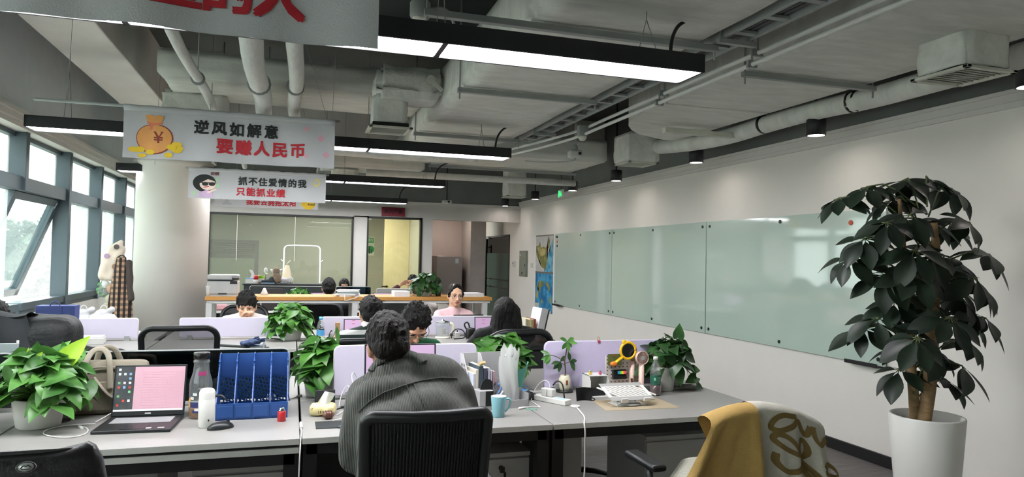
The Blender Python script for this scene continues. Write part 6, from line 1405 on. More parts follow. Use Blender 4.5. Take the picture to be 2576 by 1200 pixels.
# --- right desk
a0, a1 = D(1352, 1006), D(1433, 1022); r = thing('power_strip', 'white power strip with plugs lying on the right desk', 'power strip', ((a0.x + a1.x) / 2, (a0.y + a1.y) / 2 + .02, DZ), math.atan2(a1.y - a0.y, a1.x - a0.x)); W = (a1 - a0).length
b = MB(); b.box(-W / 2, -.026, 0, W / 2, .026, .028, bev=.004); b.build('body', PLW, r); b = MB(); b.box(W / 2 - .075, -.018, .028, W / 2 - .02, .018, .029); b.build('blue_label', mat('label_blue', '#9fc0d6', .5), r)
for x in (-.055, -.015): b = MB(); b.box(W * .05 + x - .017, -.018, .029, W * .05 + x + .017, .018, .07, bev=.004); b.build('plug_adapter', PLW, r)
inv2 = wm(r)
cable('white cable arching from the power strip adapter', [inv2 @ Vector((-.01, -.005, .07)), inv2 @ Vector((-.02, .0, .10)), inv2 @ Vector((-.06, .01, .11)), inv2 @ Vector((-.1, .0, .08)), inv2 @ Vector((-.12, -.02, .02)), inv2 @ Vector((-.1, -.05, .004))], .0022, CABW)
cable('thick black cable arching behind the power strip', [inv2 @ Vector((-.03, .045, .08)), inv2 @ Vector((-.0, .04, .11)), inv2 @ Vector((.04, .04, .10)), inv2 @ Vector((.05, .04, .03)), inv2 @ Vector((.05, .045, .004))], .004, CABB)
c = D(1447, 1024); r = thing('charging_puck', 'white round wireless charger at the front of the right desk', 'charger', (c.x, c.y, DZ)); b = MB(); b.lathe([(0, 0), (.023, 0), (.024, .002), (.024, .007), (.022, .009), (0, .009)], n=32); b.build('disc', PLW, r)
cable('white cable hanging over the front of the right desk', [D(1452, 1026, .757), D(1462, 1038, .757), D(1472, 1050, .757), (1.30, 2.985, .753), (1.303, 2.974, .72), (1.303, 2.975, .64), (1.305, 2.975, .55), (1.297, 2.975, .46), (1.306, 2.97, .47)], .0035, CABW, plug=[(1.296, 2.975, .462), (1.297, 2.975, .44)])
c = D(1474, 1012); r = thing('face_mask', 'folded black face mask standing beside the laptop stand', 'mask', (c.x, c.y + .03, DZ)); b = MB()
b.grid(lambda u, v: (-.045 + .085 * u + .02 * v * (u - .3), .02 * math.sin(u * PI) * (1 - v) - .01, .002 + (.075 - .012 * abs(u - .4)) * v), 14, 8); b.build('cloth', mat('black_cloth', '#0f1011', .9), r, fix=False); b = MB(); b.tube([(.04, -.01, .02), (.06, -.015, .012), (.055, -.01, .003), (.035, -.01, .004)], .003, 6, smooth=2); b.build('ear_loop', CABB, r)
# pen cup with toothbrush and sticks
c = D(1456, 985); r = thing('pen_cup', 'clear cup with toothbrush, pens and sticks left of the pegboard', 'cup', (c.x, c.y + .06, DZ)); b = MB(); b.lathe([(.024, 0), (.03, .085)], n=24, cap1=False); b.build('cup', glassmat('clear_cup', '#e6e9ea', .8, .05, .2, '#dfe3e6'), r)
for k, (nm, lb, c_, t, r_) in enumerate((('toothbrush', 'white toothbrush standing in the clear cup', '#d8dadd', (-.02, 0, .17), .004), ('stick', 'pale wooden stick leaning right in the clear cup', '#cdb68a', (.03, .0, .165), .004), ('stick', 'second pale wooden stick leaning in the clear cup', '#c7ae7c', (.022, .008, .14), .003), ('pen', 'blue pen in the clear cup', '#5c6a9c', (-.03, 0, .115), .004), ('pen', 'dark pen leftmost in the clear cup', '#2c2f3c', (-.036, .004, .12), .0035))):
    p = thing(nm, lb, nm, (c.x, c.y + .06, DZ + .004)); b = MB(); tv = Vector(t); b.cyl(-tv * .0 + Vector((-tv.x * .3, 0, 0)), tv, r_, r_ * .8, 8); b.build('shaft', mat('stick_' + c_[1:], c_, .5), p)
    b = MB(); tn = Vector((tv.x * 1.3, 0, tv.z)).normalized(); b.cyl(tv, tv + tn * .012, r_ * 1.5, r_, 8); b.build('tip', mat('stick_' + c_[1:], c_, .5), p)
# white sorting boxes
c = D(1510, 1000); r = thing('storage_box', 'white open sorting box behind the laptop stand', 'box', (c.x, c.y + .07, DZ)); hb = aty(1510, 945, c.y + .02).z - DZ; W = .11
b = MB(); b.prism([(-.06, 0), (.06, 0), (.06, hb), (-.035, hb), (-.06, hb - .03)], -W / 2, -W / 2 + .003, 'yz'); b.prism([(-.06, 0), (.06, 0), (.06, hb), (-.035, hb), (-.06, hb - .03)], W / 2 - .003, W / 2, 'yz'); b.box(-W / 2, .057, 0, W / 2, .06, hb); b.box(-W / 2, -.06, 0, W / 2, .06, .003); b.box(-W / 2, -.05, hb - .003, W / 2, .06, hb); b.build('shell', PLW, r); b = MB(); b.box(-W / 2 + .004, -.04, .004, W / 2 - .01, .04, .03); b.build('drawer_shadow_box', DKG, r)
for k, (dx, c_, lb) in enumerate(((-.04, '#d9b13a', 'small yellow and green toy on the white sorting box'), (.02, '#c0486a', 'small pink toy on the white sorting box'))):
    t_ = thing('toy_figure', lb, 'toy', (c.x + dx, c.y + .05, DZ + hb)); b = MB(); b.ell((0, 0, .008), (.009, .008, .008)); b.ell((0, 0, .019), (.007, .007, .007)); b.build('body', mat('toy_' + c_[1:], c_, .4), t_); b = MB(); b.ell((0, -.005, .022), (.004, .004, .004)); b.build('trim', mat('toy_green', '#3f8f5a', .4), t_)
# desk mat and laptop stand
m0, m1, m2, m3 = D(1525, 1034), D(1712, 1026), D(1648, 1000), D(1490, 1008); cc = (m0 + m1 + m2 + m3) / 4; r = thing('desk_mat', 'beige translucent mat under the laptop stand', 'mat', (cc.x, cc.y, DZ)); b = MB(); V4 = [Vector((p.x - cc.x, p.y - cc.y)) for p in (m0, m1, m2, m3)]; b.prism([(v.x, v.y) for v in V4], 0, .0015, 'xy'); b.build('mat', mat('beige_mat', '#a99a80', .45, var=.03), r)
c = D(1590, 1022); r = thing('laptop_stand', 'white and grey folding laptop stand with slanted slots', 'stand', (c.x, c.y + .04, DZ + .0015), .03)
b = MB(); b.box(-.085, -.045, 0, .085, .07, .004, bev=.0015); b.build('base_plate', PLW, r); b = MB(); b.lathe([(0, .004), (.062, .004), (.062, .009), (.05, .012), (0, .012)], n=36); b.build('turntable', PLG, r)
for s in (-1, 1): b = MB(); b.tube([(s * .05, .02, .012), (s * .05, .055, .055)], .006, 8); b.build('strut', PLG, r)
ST = Matrix.Translation(Vector((0, -.055, .03))) @ rotm(.36, 0, 0); L2, W2 = .17, .125
b = MB(); b.at(ST); b.box(-W2, 0, 0, W2, .035, .005, bev=.002); b.box(-W2, L2 - .03, 0, W2, L2, .005, bev=.002); b.build('grey_edge', PLG, r)
b = MB(); b.at(ST); b.box(-W2, .035, 0, -W2 + .02, L2 - .03, .005); b.box(W2 - .02, .035, 0, W2, L2 - .03, .005)
for k in range(9): x = -W2 + .012 + k * .026; b.cb((x + .01, .0875, .0025), (.0105, .135, .004), 0, (0, 0, .75))
for y in (.035, .0865, .135): b.box(-W2 + .02, y, .0005, W2 - .02, y + .006, .0045)
b.build('slotted_plate', PLW, r)
for x in (-.055, .075): b = MB(); b.at(ST); b.box(x - .02, -.008, -.004, x + .02, .0, .018, bev=.003); b.build('stop_lip', PLW, r)
# pegboard with its load
e0, e1 = aty(1524, 962, 3.70), aty(1612, 962, 3.70); zt = aty(1560, 895, 3.7).z; r = thing('pegboard', 'white pegboard standing against the lilac screen', 'pegboard', ((e0.x + e1.x) / 2, 3.71, DZ)); W = e1.x - e0.x; b = MB(); b.box(-W / 2, -.003, 0, W / 2, .003, zt - DZ, bev=.002); b.box(-W / 2, -.05, 0, W / 2, .003, .005); b.build('board', mat('pegboard_white', '#c9c1b8', .5), r)
b = MB(); nh = 9
for i in range(nh):
    for j in range(9): x = -W / 2 + .012 + i * (W - .02) / (nh - 1) * .98; z_ = .03 + j * .021; b.cyl((x, -.0032, z_), (x, -.0036, z_), .0038, n=8)
b.build('peg_holes', BLACKM, r)
pz_ = DZ
c = aty(1545, 900, 3.69); t_ = thing('card', 'olive green card pinned at the top of the pegboard', 'card', (c.x, 3.698, c.z)); b = MB(); b.box(-.035, -.003, -.045, .05, .003, .02); b.build('card', mat('olive_card', '#5a6232', .6), t_); b = MB(); b.cyl((0, -.003, .012), (0, -.008, .012), .004); b.build('pin', REDC, t_)
c = aty(1580, 882, 3.66); r = thing('hand_mirror', 'yellow framed hand mirror with ears hung on the pegboard', 'mirror', (c.x, 3.66, c.z)); YF = mat('yellow_plastic', '#e3b51c', .4)
b = MB(); R1 = .047; b.tube([(R1 * math.cos(a_), 0, R1 * math.sin(a_)) for a_ in [2 * PI * k / 36 for k in range(38)]], .008, 10, flat=1); b.tube([(-R1 * .75, 0, -R1 * .75), (-R1 * 1.6, 0, -R1 * 1.35), (-R1 * 2.1, 0, -R1 * 1.6)], .014, 10, flat=.5); b.ell((-R1 * .55, 0, R1 * 1.05), (.015, .008, .014)); b.build('frame', YF, r)
b = MB(); b.cyl((0, .002, 0), (0, -.002, 0), R1, n=36); b.build('mirror_glass', mat('mirror', '#3b3f40', .05, .9), r); b = MB(); b.ell((-R1 * 2.0, -.008, -R1 * 1.55), (.022, .012, .014)); b.build('orange_grip', mat('orange_plastic', '#e07a2a', .4), r)
c = aty(1560, 938, 3.66); r = thing('index_tabs', 'black holder of rainbow index tabs on the pegboard', 'stationery', (c.x, 3.66, c.z)); b = MB(); b.cb((0, .012, -.01), (.085, .02, .055), .004, (-.2, 0, 0)); b.build('holder', BLACKM, r)
for k, c_ in enumerate(('#2f7fc4', '#35b06a', '#9fcf3a', '#e6c63a', '#e0703a', '#d04a6a')): b = MB(); b.cb((-.012 + k * .009, -.003, .002), (.008, .003, .016), 0, (-.2, 0, 0)); b.build('tab', mat('tab_' + c_[1:], c_, .5, emit=.1, ecol=c_), r)
PINK = mat('pale_pink_plastic', '#d8b9ac', .4, var=.02)
def minifan(label, px, py, Y, R1, hh):
    c = aty(px, py, Y); r = thing('mini_fan', label, 'fan', (c.x, Y, DZ)); zc = c.z - DZ; b = MB(); b.cyl((0, .012, zc), (0, -.012, zc), R1, n=32, cap=True); b.build('housing', PINK, r)
    b = MB(); b.tube([(R1 * math.cos(a_), -.013, zc + R1 * math.sin(a_)) for a_ in [2 * PI * k / 32 for k in range(34)]], .003, 6)
    for k in range(28): a_ = 2 * PI * k / 28; b.tube([(.012 * math.cos(a_), -.0135, zc + .012 * math.sin(a_)), (R1 * math.cos(a_ + .12), -.0135, zc + R1 * math.sin(a_ + .12))], .0009, 4)
    b.build('grille', mat('grille_pink', '#c7a59a', .4), r); b = MB(); b.cyl((0, -.012, zc), (0, -.017, zc), .012, n=20); b.build('hub', PLG, r)
    b = MB(); b.cyl((0, -.0125, zc), (0, -.0128, zc), R1 * .92, n=28); b.build('dark_throat', mat('throat', '#6d5c56', .6), r)
    b = MB(); b.lathe([(.018, .012), (.016, .02), (.0155, zc - R1 * .9)], n=20); b.build('handle', PINK, r); b = MB(); b.lathe([(0, 0), (.026, 0), (.026, .01), (.018, .014), (0, .014)], n=24); b.build('stand', PINK, r); return r
minifan('pale pink mini fan with slatted round head in front of the pegboard', 1614, 900, 3.62, .037, .1)
minifan('second pink mini fan behind the yellow mirror', 1590, 898, 3.685, .026, .1)
c = aty(1592, 948, 3.64); r = thing('comb', 'beige brush leaning at the pegboard foot', 'brush', (c.x, 3.64, DZ)); b = MB(); b.cb((0, 0, .05), (.022, .01, .07), .004, (.2, -.25, 0)); b.build('back', mat('brush_beige', '#b79a84', .5), r); b = MB(); b.cb((-.008, -.008, .05), (.006, .006, .06), 0, (.2, -.25, 0)); b.build('bristles', DKG, r)
c = D(1648, 984); r = thing('storage_cube', 'small clear pinkish cube left of the water bottle', 'box', (c.x - .01, 3.6, DZ)); b = MB(); b.box(-.02, -.02, 0, .02, .02, .06, bev=.003); b.build('cube', mat('pink_translucent', '#cdb6bd', .3), r); b = MB(); b.box(-.021, -.021, .052, .021, .021, .062, bev=.002); b.build('lid', PINK, r)
e = aty(1654, 884, 3.66); r = thing('tumbler', 'tall pale pink tumbler behind the green labelled bottle', 'flask', (e.x, 3.66, DZ)); h = e.z - DZ; rt = .037; b = MB(); b.lathe([(rt * .8, 0), (rt * .85, .006), (rt * .95, h * .6), (rt * .9, h * .86)], n=32); b.build('body', PINK, r); b = MB(); b.lathe([(rt * .92, h * .86), (rt * 1.05, h * .88), (rt * 1.1, h * .95), (rt * .98, h), (0, h)], n=32); b.build('lid', PINK, r)
c = D(1655, 997); r = thing('water_bottle', 'small clear water bottle with green label and dark drink on the right desk', 'bottle', (c.x, c.y + .03, DZ)); h = aty(1655, 897, c.y + .03).z - DZ; rb = .030
b = MB(); prof = [(rb * .85, 0), (rb, .006), (rb, h * .28), (rb * .97, h * .3), (rb * .97, h * .52), (rb, h * .55), (rb * .96, h * .68), (rb * .7, h * .8), (rb * .42, h * .88), (rb * .42, h * .93)]; b.lathe(prof, n=32, cap1=False); b.build('bottle', CLEAR, r)
b = MB(); b.lathe([(rb * .46, h * .92), (rb * .46, h * .995), (rb * .4, h), (0, h)], n=24); b.build('cap', PLW, r); b = MB(); b.lathe([(rb * .985, h * .29), (rb * .985, h * .54)], n=32, cap0=False, cap1=False); b.build('label', mat('green_label', '#1c5544', .4), r)
b = MB(); b.lathe([(rb * .8, .003), (rb * .93, .008), (rb * .93, h * .27), (0, h * .27)], n=28); b.build('drink', mat('plum_drink', '#4a2c33', .2), r); b = MB()
for k in range(6): wrap_patch(b, rb * .992, -.1, .7, h * (.33 + .03 * k), h * (.333 + .03 * k) + .001, 6)
wrap_patch(b, rb * .992, -.75, -.45, h * .40, h * .47, 4); b.build('label_print', mat('label_mint', '#7fc0a4', .5), r)
# newspaper
c = D(1728, 982); r = thing('newspaper', 'crumpled folded newspaper under the trailing plant shoot', 'newspaper', (c.x + .01, c.y + .06, DZ), -.1); NP = mat('newsprint', '#c3c1b9', .85, var=.1, scale=30)
for k in range(3): b = MB(); b.grid(lambda u, v: (-.11 + .21 * u - .01 * k, -.05 + .1 * v + .01 * k, .004 + .012 * k + .008 * math.sin(u * 7 + k * 2) * math.sin(v * 3 + k) + .004), 24, 8); b.build('sheet', NP, r, fix=False)
b = MB(); b.cb((-.06, .01, .05), (.1, .03, .05), .012, (0, .3, .2), 3); blob('crumpled_fold', b, NP, r, .005, 1, world=False, wrinkle=.02, wscale=40)
# clips on the lilac screen
for k, (px, c_, lb) in enumerate(((1505, '#9a3f4f', 'small red and gold clip on top of the lilac screen'),)):
    c = aty(px, 858, 3.775); r = thing('binder_clip', lb, 'clip', (c.x, 3.775, c.z - .006)); b = MB(); b.box(-.008, -.016, -.004, .008, .016, .012, bev=.002); b.build('body', mat('clip_' + c_[1:], c_, .4), r); b = MB(); b.tube([(-.006, 0, .012), (-.005, 0, .03), (.005, 0, .03), (.006, 0, .012)], .0015, 6, smooth=1); b.build('wire', mat('brass_wire', '#b99a55', .3, .8), r)
# ---------------------------------------------------------------- second row
def bottle_w(c): pass
c = D(806, 857); r = thing('water_bottle', 'clear water bottle with light blue cap and blue label in the middle row', 'bottle', (c.x, c.y, DZ)); h = aty(806, 797, c.y).z - DZ; rb = .034
b = MB(); b.lathe([(rb * .85, 0), (rb, .008), (rb, h * .6), (rb * .7, h * .78), (rb * .42, h * .87), (rb * .42, h * .9)], n=28, cap1=False); b.build('bottle', CLEAR, r); b = MB(); b.lathe([(rb * .5, h * .88), (rb * .5, h), (0, h)], n=20); b.build('cap', mat('cap_blue', '#5fb0d6', .4), r)
b = MB(); b.lathe([(rb * 1.01, h * .22), (rb * 1.01, h * .46)], n=28, cap0=False, cap1=False); b.build('label', mat('label_sky', '#4f9bd0', .4), r); b = MB(); wrap_patch(b, rb * 1.015, -.5, .9, h * .47, h * .52); wrap_patch(b, rb * 1.0, -.3, .7, h * .56, h * .6); b.build('label_print', DKG, r)
# umbrella
NAVY = mat('navy_cloth', '#22375f', .6, var=.15, scale=20)
u0, u1 = D(540, 868, .77), D(676, 873, .77); r = thing('umbrella', 'folded navy umbrella lying on the middle row desk', 'umbrella', ((u0.x + u1.x) / 2, (u0.y + u1.y) / 2, DZ), math.atan2(u1.y - u0.y, u1.x - u0.x)); Lh = (u1 - u0).length / 2
b = MB(); b.cyl((-Lh, 0, .02), (Lh, 0, .012), .011, n=10); b.build('shaft', PLAST, r); b = MB(); b.tube([(.08, 0, .016), (.15, 0, .02), (.19, 0, .03)], .018, 10, rad=[.018, .022, .028]); b.build('handle', mat('umbrella_grey', '#8f989c', .4), r)
b = MB()
for k in range(9): a_ = k * .7; b.caps((.02 + .02 * math.cos(a_ * 2), .03 * math.cos(a_), .04), (.16 + .03 * math.sin(a_ * 3), .055 * math.cos(a_), .06 + .035 * math.sin(a_)), .02, .006, 8)
blob('canopy', b, NAVY, r, .007, 1, world=False, wrinkle=.012, wscale=30)
# kettle: glass jar with handle
c = D(1112, 850); r = thing('glass_kettle', 'glass kettle with steel lid and cream handle in front of the woman in pink', 'kettle', (c.x, c.y - .02, DZ)); h = aty(1112, 803, c.y).z - DZ; rk = .062; CRM = mat('cream_plastic', '#d9d5c2', .4)
b = MB(); b.lathe([(rk * 1.1, 0), (rk * 1.12, .012), (rk, .018), (0, .018)], n=28); b.build('base', CRM, r); b = MB(); b.lathe([(rk, .02), (rk, h * .8), (rk * .95, h * .84)], n=28, cap1=False); b.build('jar', CLEAR, r)
b = MB(); b.lathe([(rk * .97, h * .82), (rk * 1.0, h * .85), (rk * .98, h * .9), (rk * .3, h * .94), (.012, h * .95), (.014, h), (0, h)], n=28); b.build('lid', CHROME, r); b = MB(); b.tube([(rk, -.01, h * .78), (rk + .035, -.015, h * .74), (rk + .035, -.015, h * .3), (rk + .01, -.01, .03)], .016, 10, smooth=2); b.build('handle', CRM, r); b = MB(); wrap_patch(b, rk * 1.005, -.7, .3, h * .25, h * .55); b.build('printed_scale', PLG, r)
# little black bag, plug, headset cable
c = D(1186, 852); r = thing('pouch', 'small black bag with top loop beside the black haired girl', 'bag', (c.x, c.y, DZ)); b = MB(); b.cb((0, 0, .05), (.11, .06, .1), .02, (0, .15, 0), 3); blob('body', b, BLACKM, r, .007, 2, world=False, wrinkle=.008, wscale=30); b = MB(); b.tube([(-.05, 0, .09), (-.075, 0, .13), (-.055, 0, .155), (-.03, 0, .145), (-.02, 0, .1)], .007, 8, smooth=2); b.build('loop', BLACKM, r)
c = D(1152, 852); r = thing('charger', 'white plug charger between kettle and small black bag', 'charger', (c.x, c.y + .03, DZ)); b = MB(); b.box(-.022, -.02, 0, .022, .02, .06, bev=.006); b.build('body', PLW, r); b = MB(); b.box(-.006, -.004, .06, .006, .004, .075); b.build('pins', BLACKM, r)
cable('black cable arching over the white plug charger', [Vector((c.x - .06, c.y, .755)), Vector((c.x - .065, c.y, .80)), Vector((c.x - .02, c.y, .845)), Vector((c.x + .05, c.y, .83)), Vector((c.x + .07, c.y, .78)), Vector((c.x + .05, c.y - .03, .755)), Vector((c.x - .05, c.y - .05, .755))], .005, CABB, plug=[Vector((c.x - .065, c.y, .80)), Vector((c.x - .06, c.y, .775))])
e0, e1 = aty(865, 803, 6.35), aty(925, 803, 6.35); laptop('dark rimmed laptop in front of the man in the striped jersey', (e0.x + .17, 6.33, DZ), 0, W=.34, Dp=.22, H=e0.z - DZ - .01, tilt=.15, style='page', scr=SCL)
e0 = aty(1194, 797, 6.3); laptop('dark rimmed laptop in front of the black haired girl', (e0.x + .17, 6.28, DZ), 0, W=.34, Dp=.22, H=e0.z - DZ - .012, tilt=.15, style='page', scr=SCL)
e0 = aty(1140, 792, 6.8); e1 = aty(1215, 792, 6.8); laptop('laptop of the woman in pink, only its black back edge showing', ((e0.x + e1.x) / 2, 6.8, DZ), PI, W=e1.x - e0.x, Dp=.2, H=e0.z - DZ - .01, tilt=.1, style='page', scr=SCL)
e0 = aty(1046, 870, 4.2); laptop('laptop of the man in the green tee hidden behind the lilac screen', (e0.x, 4.1, DZ), PI, W=.32, Dp=.21, H=.2, tilt=.2, style='page', scr=SCL)
c = D(828, 856); r = thing('cable_hook', 'small black hook shaped clip beside the water bottle', 'clip', (c.x, c.y, DZ)); b = MB(); b.cb((0, 0, .015), (.035, .02, .03), .006); b.tube([(0, 0, .03), (.005, 0, .07), (.02, 0, .09), (.022, 0, .075)], .004, 8, smooth=2); b.build('body', BLACKM, r)
r = thing('cardboard_box', 'small brown cardboard block beside the striped man\'s laptop', 'box', (aty(849, 830, 6.45).x, 6.45, DZ)); b = MB(); b.box(-.02, -.02, 0, .02, .02, .15, bev=.002); b.build('carton', mat('cardboard', '#9c7a52', .8), r)
z = .754
cable('black cable trailing from the hook clip', [D(835, 858, z), D(822, 864, z), D(815, 870, z), D(830, 874, z), D(850, 868, z)], .004, CABB)
c = D(838, 868); r = thing('phone', 'black phone lying near the striped man', 'phone', (c.x, c.y, DZ), .6); b = MB(); b.box(-.035, -.07, 0, .035, .07, .008, bev=.003); b.build('body', BLACKM, r); b = MB(); b.box(-.032, -.066, .0078, .032, .066, .0086); b.build('glass', mat('phone_glass', '#1b1f22', .1), r)
c = D(660, 863); cable('thin black cable on the middle desk by the plant', [D(672, 851, z), D(690, 850, z), D(700, 852, z), D(712, 858, z)], .003, CABB)
# files and paper pad by the wall end of the row
fx = D(1322, 872)
for k, (c_, lb) in enumerate((('#b9b5a0', 'pale file leftmost in the row beside the girl'), ('#c8bb84', 'yellowed file beside the girl'), ('#d2c9a2', 'cream file in the middle of the row beside the girl'), ('#b6a06a', 'tan file beside the girl'), ('#8c4a3a', 'brick red file at the right of the row beside the girl'))):
    r = thing('file', lb, 'file', (2.06 + .021 * k, 6.2, DZ), .08, 'files standing at the row end'); b = MB(); b.box(-.009, -.1, 0, .009, .1, .2 - .008 * (k % 2), bev=.001); b.build('cover', mat('file_' + c_[1:], c_, .7), r); b = MB(); b.box(-.007, -.098, .004, .007, .101, .196); b.build('papers', mat('book_pages', '#cfccbf', .8), r)
r = thing('paper_pad', 'thick white pad of papers leaning up behind the girl', 'papers', (2.21, 6.2, DZ), .1); b = MB(); b.cb((0, 0, .15), (.07, .2, .29), .002, (0, .22, 0)); b.build('sheets', mat('white_paper', '#d8d8da', .7), r); b = MB(); b.cb((.04, 0, .14), (.008, .21, .30), .001, (0, .22, 0)); b.build('backing_board', DKG, r)
r = thing('wooden_tray', 'small brown item at the wall end behind the lilac screen', 'tray', (2.2, 5.95, DZ)); b = MB(); b.box(-.08, -.05, 0, .08, .05, .03, bev=.006); b.build('tray', mat('brown_tray', '#8a6a58', .6), r)

# ---------------------------------------------------------------- left side: backpack, boxes, bags, coat stand
BP = mat('black_nylon', '#15181a', .6, var=.15, scale=20, bump=.25, bscale=60); BPG = mat('grey_black_cloth', '#24282b', .8, var=.2, scale=12)
r = thing('backpack', 'big black backpack with a garment over it on the left desk', 'backpack', (-1.42, 4.3, DZ)); b = MB(); b.cb((.0, 0, .2), (.62, .28, .4), .09, (0, 0, 0), 5); b.cb((.22, -.02, .2), (.24, .3, .40), .08, seg=5); b.cb((.0, -.15, .12), (.45, .08, .2), .03, seg=4)
blob('body', b, BP, r, .012, 5, world=False, wrinkle=.014, wscale=10)
b = MB(); b.grid(lambda u, v: (-.13 + .36 * u * (1 - .25 * v), -.17 - .015 * math.sin(u * 9 + v * 3) - .02 * (1 - v), .10 + .32 * v + .015 * math.sin(u * 6)), 20, 14); b.grid(lambda u, v: (-.13 + .36 * u * .75, -.17 + .2 * v, .42 + .015 * math.sin(u * 6) + .01 * math.sin(v * 5)), 20, 6); b.build('draped_garment', BPG, r, fix=False)
b = MB(); b.tube([(-.3, -.15, .3), (-.1, -.17, .26), (.12, -.19, .22), (.3, -.18, .2)], .016, 8, smooth=2, flat=.5); b.build('strap', BP, r); b = MB(); b.cb((.115, -.185, .28), (.012, .004, .022), .002); b.build('white_tag', PLW, r)
r = thing('shoulder_bag', 'dark grey shoulder bag slumped right of the big black backpack', 'bag', (-.95, 4.32, DZ)); b = MB(); b.cb((0, 0, .10), (.26, .2, .16), .06, (0, .25, 0), 4); b.caps((-.1, 0, .2), (.12, 0, .16), .04, .035); blob('body', b, BPG, r, .01, 3, world=False, wrinkle=.02, wscale=14); b = MB(); b.tube([(-.12, -.1, .16), (0, -.13, .14), (.1, -.12, .08), (.06, -.11, .01)], .016, 8, smooth=2, flat=.4); b.build('strap', BP, r); b = MB(); b.cb((.105, -.12, .12), (.012, .006, .01)); b.build('green_tag', mat('tag_lime', '#9fb83a', .5), r)
r = thing('garment', 'black glossy jacket heaped on the left desk behind the smoked screen', 'jacket', (-1.33, 4.03, DZ)); b = MB(); b.ell((0, 0, .07), (.22, .12, .08)); b.ell((-.15, 0, .11), (.14, .1, .1)); blob('body', b, mat('black_gloss_cloth', '#121618', .35, var=.2), r, .01, 2, world=False, wrinkle=.03, wscale=12); b = MB(); b.caps((.1, -.05, .06), (.24, -.1, .03), .05, .04); blob('sleeve', b, mat('black_gloss_cloth', '#121618', .35), r, .01, 2, world=False, wrinkle=.012, wscale=20)
SIL = mat('silver_grey', '#9aa5a6', .35, .3); c = aty(5, 870, 4.0); r = thing('silver_laptop', 'silver laptop lid at the far left edge behind the smoked screen', 'laptop', (c.x - .1, 4.0, DZ)); b = MB(); b.box(-.17, -.004, .012, .17, .004, .29, bev=.003); b.build('lid', SIL, r); b = MB(); b.box(-.17, .0, 0, .17, .22, .012, bev=.003); b.build('base', SIL, r)
# cabinet run below the windows with boxes on it
OAK = mat('oak_board', '#b98f56', .5, var=.12, scale=5, stretch=(1, 8, 8))
r = thing('window_cabinet', 'low cabinet with timber top along the windows', 'cabinet', (-1.95, 6.3, 0)); b = MB(); b.box(-.22, -.8, 0, .2, .2, .86); b.build('carcass', GREYW, r); b = MB(); b.box(-.22, -.82, .86, .22, .22, .895, bev=.003); b.build('top', OAK, r)
BLUEB = mat('blue_card', '#2f3f7a', .5, var=.05); e0, e1 = aty(97, 768, 5.75), aty(195, 764, 5.75)
r = thing('paper_bag', 'deep blue paper carrier bag behind the big black backpack', 'bag', ((e0.x + e1.x) / 2, 5.75, .75)); W = (e1.x - e0.x) / 2; hz = e0.z - .75
b = MB(); b.box(-W, -.06, 0, W, .06, hz, bev=.002); b.build('bag', BLUEB, r); b = MB(); b.box(W * .3, -.0625, .0, W * .34, -.06, hz); b.tube([(-W * .3, -.05, hz), (-W * .2, -.05, hz + .03), (W * .1, -.05, hz + .03), (W * .2, -.05, hz)], .004, 6, smooth=1); b.build('handle', BLUEB, r)
for k, (px, py, w_, h_, c_, lb) in enumerate(((45, 778, .2, .05, '#c79a55', 'honey coloured wooden box on the window cabinet'), (60, 765, .3, .03, '#2f5d8f', 'flat blue folder lying on the window cabinet'), (118, 772, .16, .04, '#c98f6a', 'pinkish card box beside the blue paper bag'))):
    c = aty(px, py + 8, 6.2); r = thing('storage_box' if k != 1 else 'folder', lb, 'box' if k != 1 else 'folder', (max(c.x, -2.02), 6.2 - .25 * k, .895)); b = MB(); b.box(-w_ / 2, -.1, 0, w_ / 2, .1, h_, bev=.003); b.build('body', mat('box_' + c_[1:], c_, .6), r); b = MB(); b.box(-w_ / 2 - .003, -.103, h_ * .7, w_ / 2 + .003, .103, h_ + .003, bev=.002); b.build('lid', mat('box_' + c_[1:], c_, .6), r)
GBAG = mat('grey_plastic_bag', '#b1b2b4', .45, var=.08, scale=12)
for k, (px, w_, lb) in enumerate(((212, .16, 'white and grey plastic bag left of the crumpled one'), (262, .24, 'crumpled silver grey bag below the checked shirt'))):
    c = aty(px, 790, 6.95); r = thing('plastic_bag', lb, 'bag', (c.x, 6.95, DZ)); b = MB(); b.cb((0, 0, .1), (w_, .16, .18), .06, seg=4); b.caps((-.03, 0, .18), (.05, 0, .23), .05, .02); blob('body', b, GBAG, r, .01, 1, world=False, wrinkle=.035, wscale=13); b = MB(); b.tube([(-.03, -.02, .2), (-.02, -.02, .27), (.02, -.02, .27), (.03, -.02, .2)], .006, 6, smooth=2, flat=.4); b.build('handle', GBAG, r)
desk(-2.0, -1.1, 6.62, 7.3, 'white desk behind the lilac screen holding the grey plastic bags')
r = thing('document_tray', 'white paper tray standing against the left lilac screen', 'tray', (-1.55, 6.4, DZ), .1); b = MB(); b.box(-.12, -.09, 0, .12, .09, .05, bev=.003); b.build('tray', PLW, r); b = MB(); b.box(-.115, -.085, .05, .115, .085, .06); b.build('papers', mat('white_paper', '#d8d8da', .7), r)
c = D(342, 848); r = thing('tissue_roll', 'small white roll and yellow cup at the end of the left lilac screen', 'tissue', (c.x, c.y, DZ)); b = MB(); b.lathe([(.0, 0), (.04, 0), (.042, .05), (.015, .055), (0, .05)], n=20); b.build('roll', PLW, r); b = MB(); b.lathe([(.016, 0), (.02, .05)], (.06, 0, 0), 16, cap1=False); b.build('yellow_cup', mat('cup_yellow', '#d6b93a', .5), r)
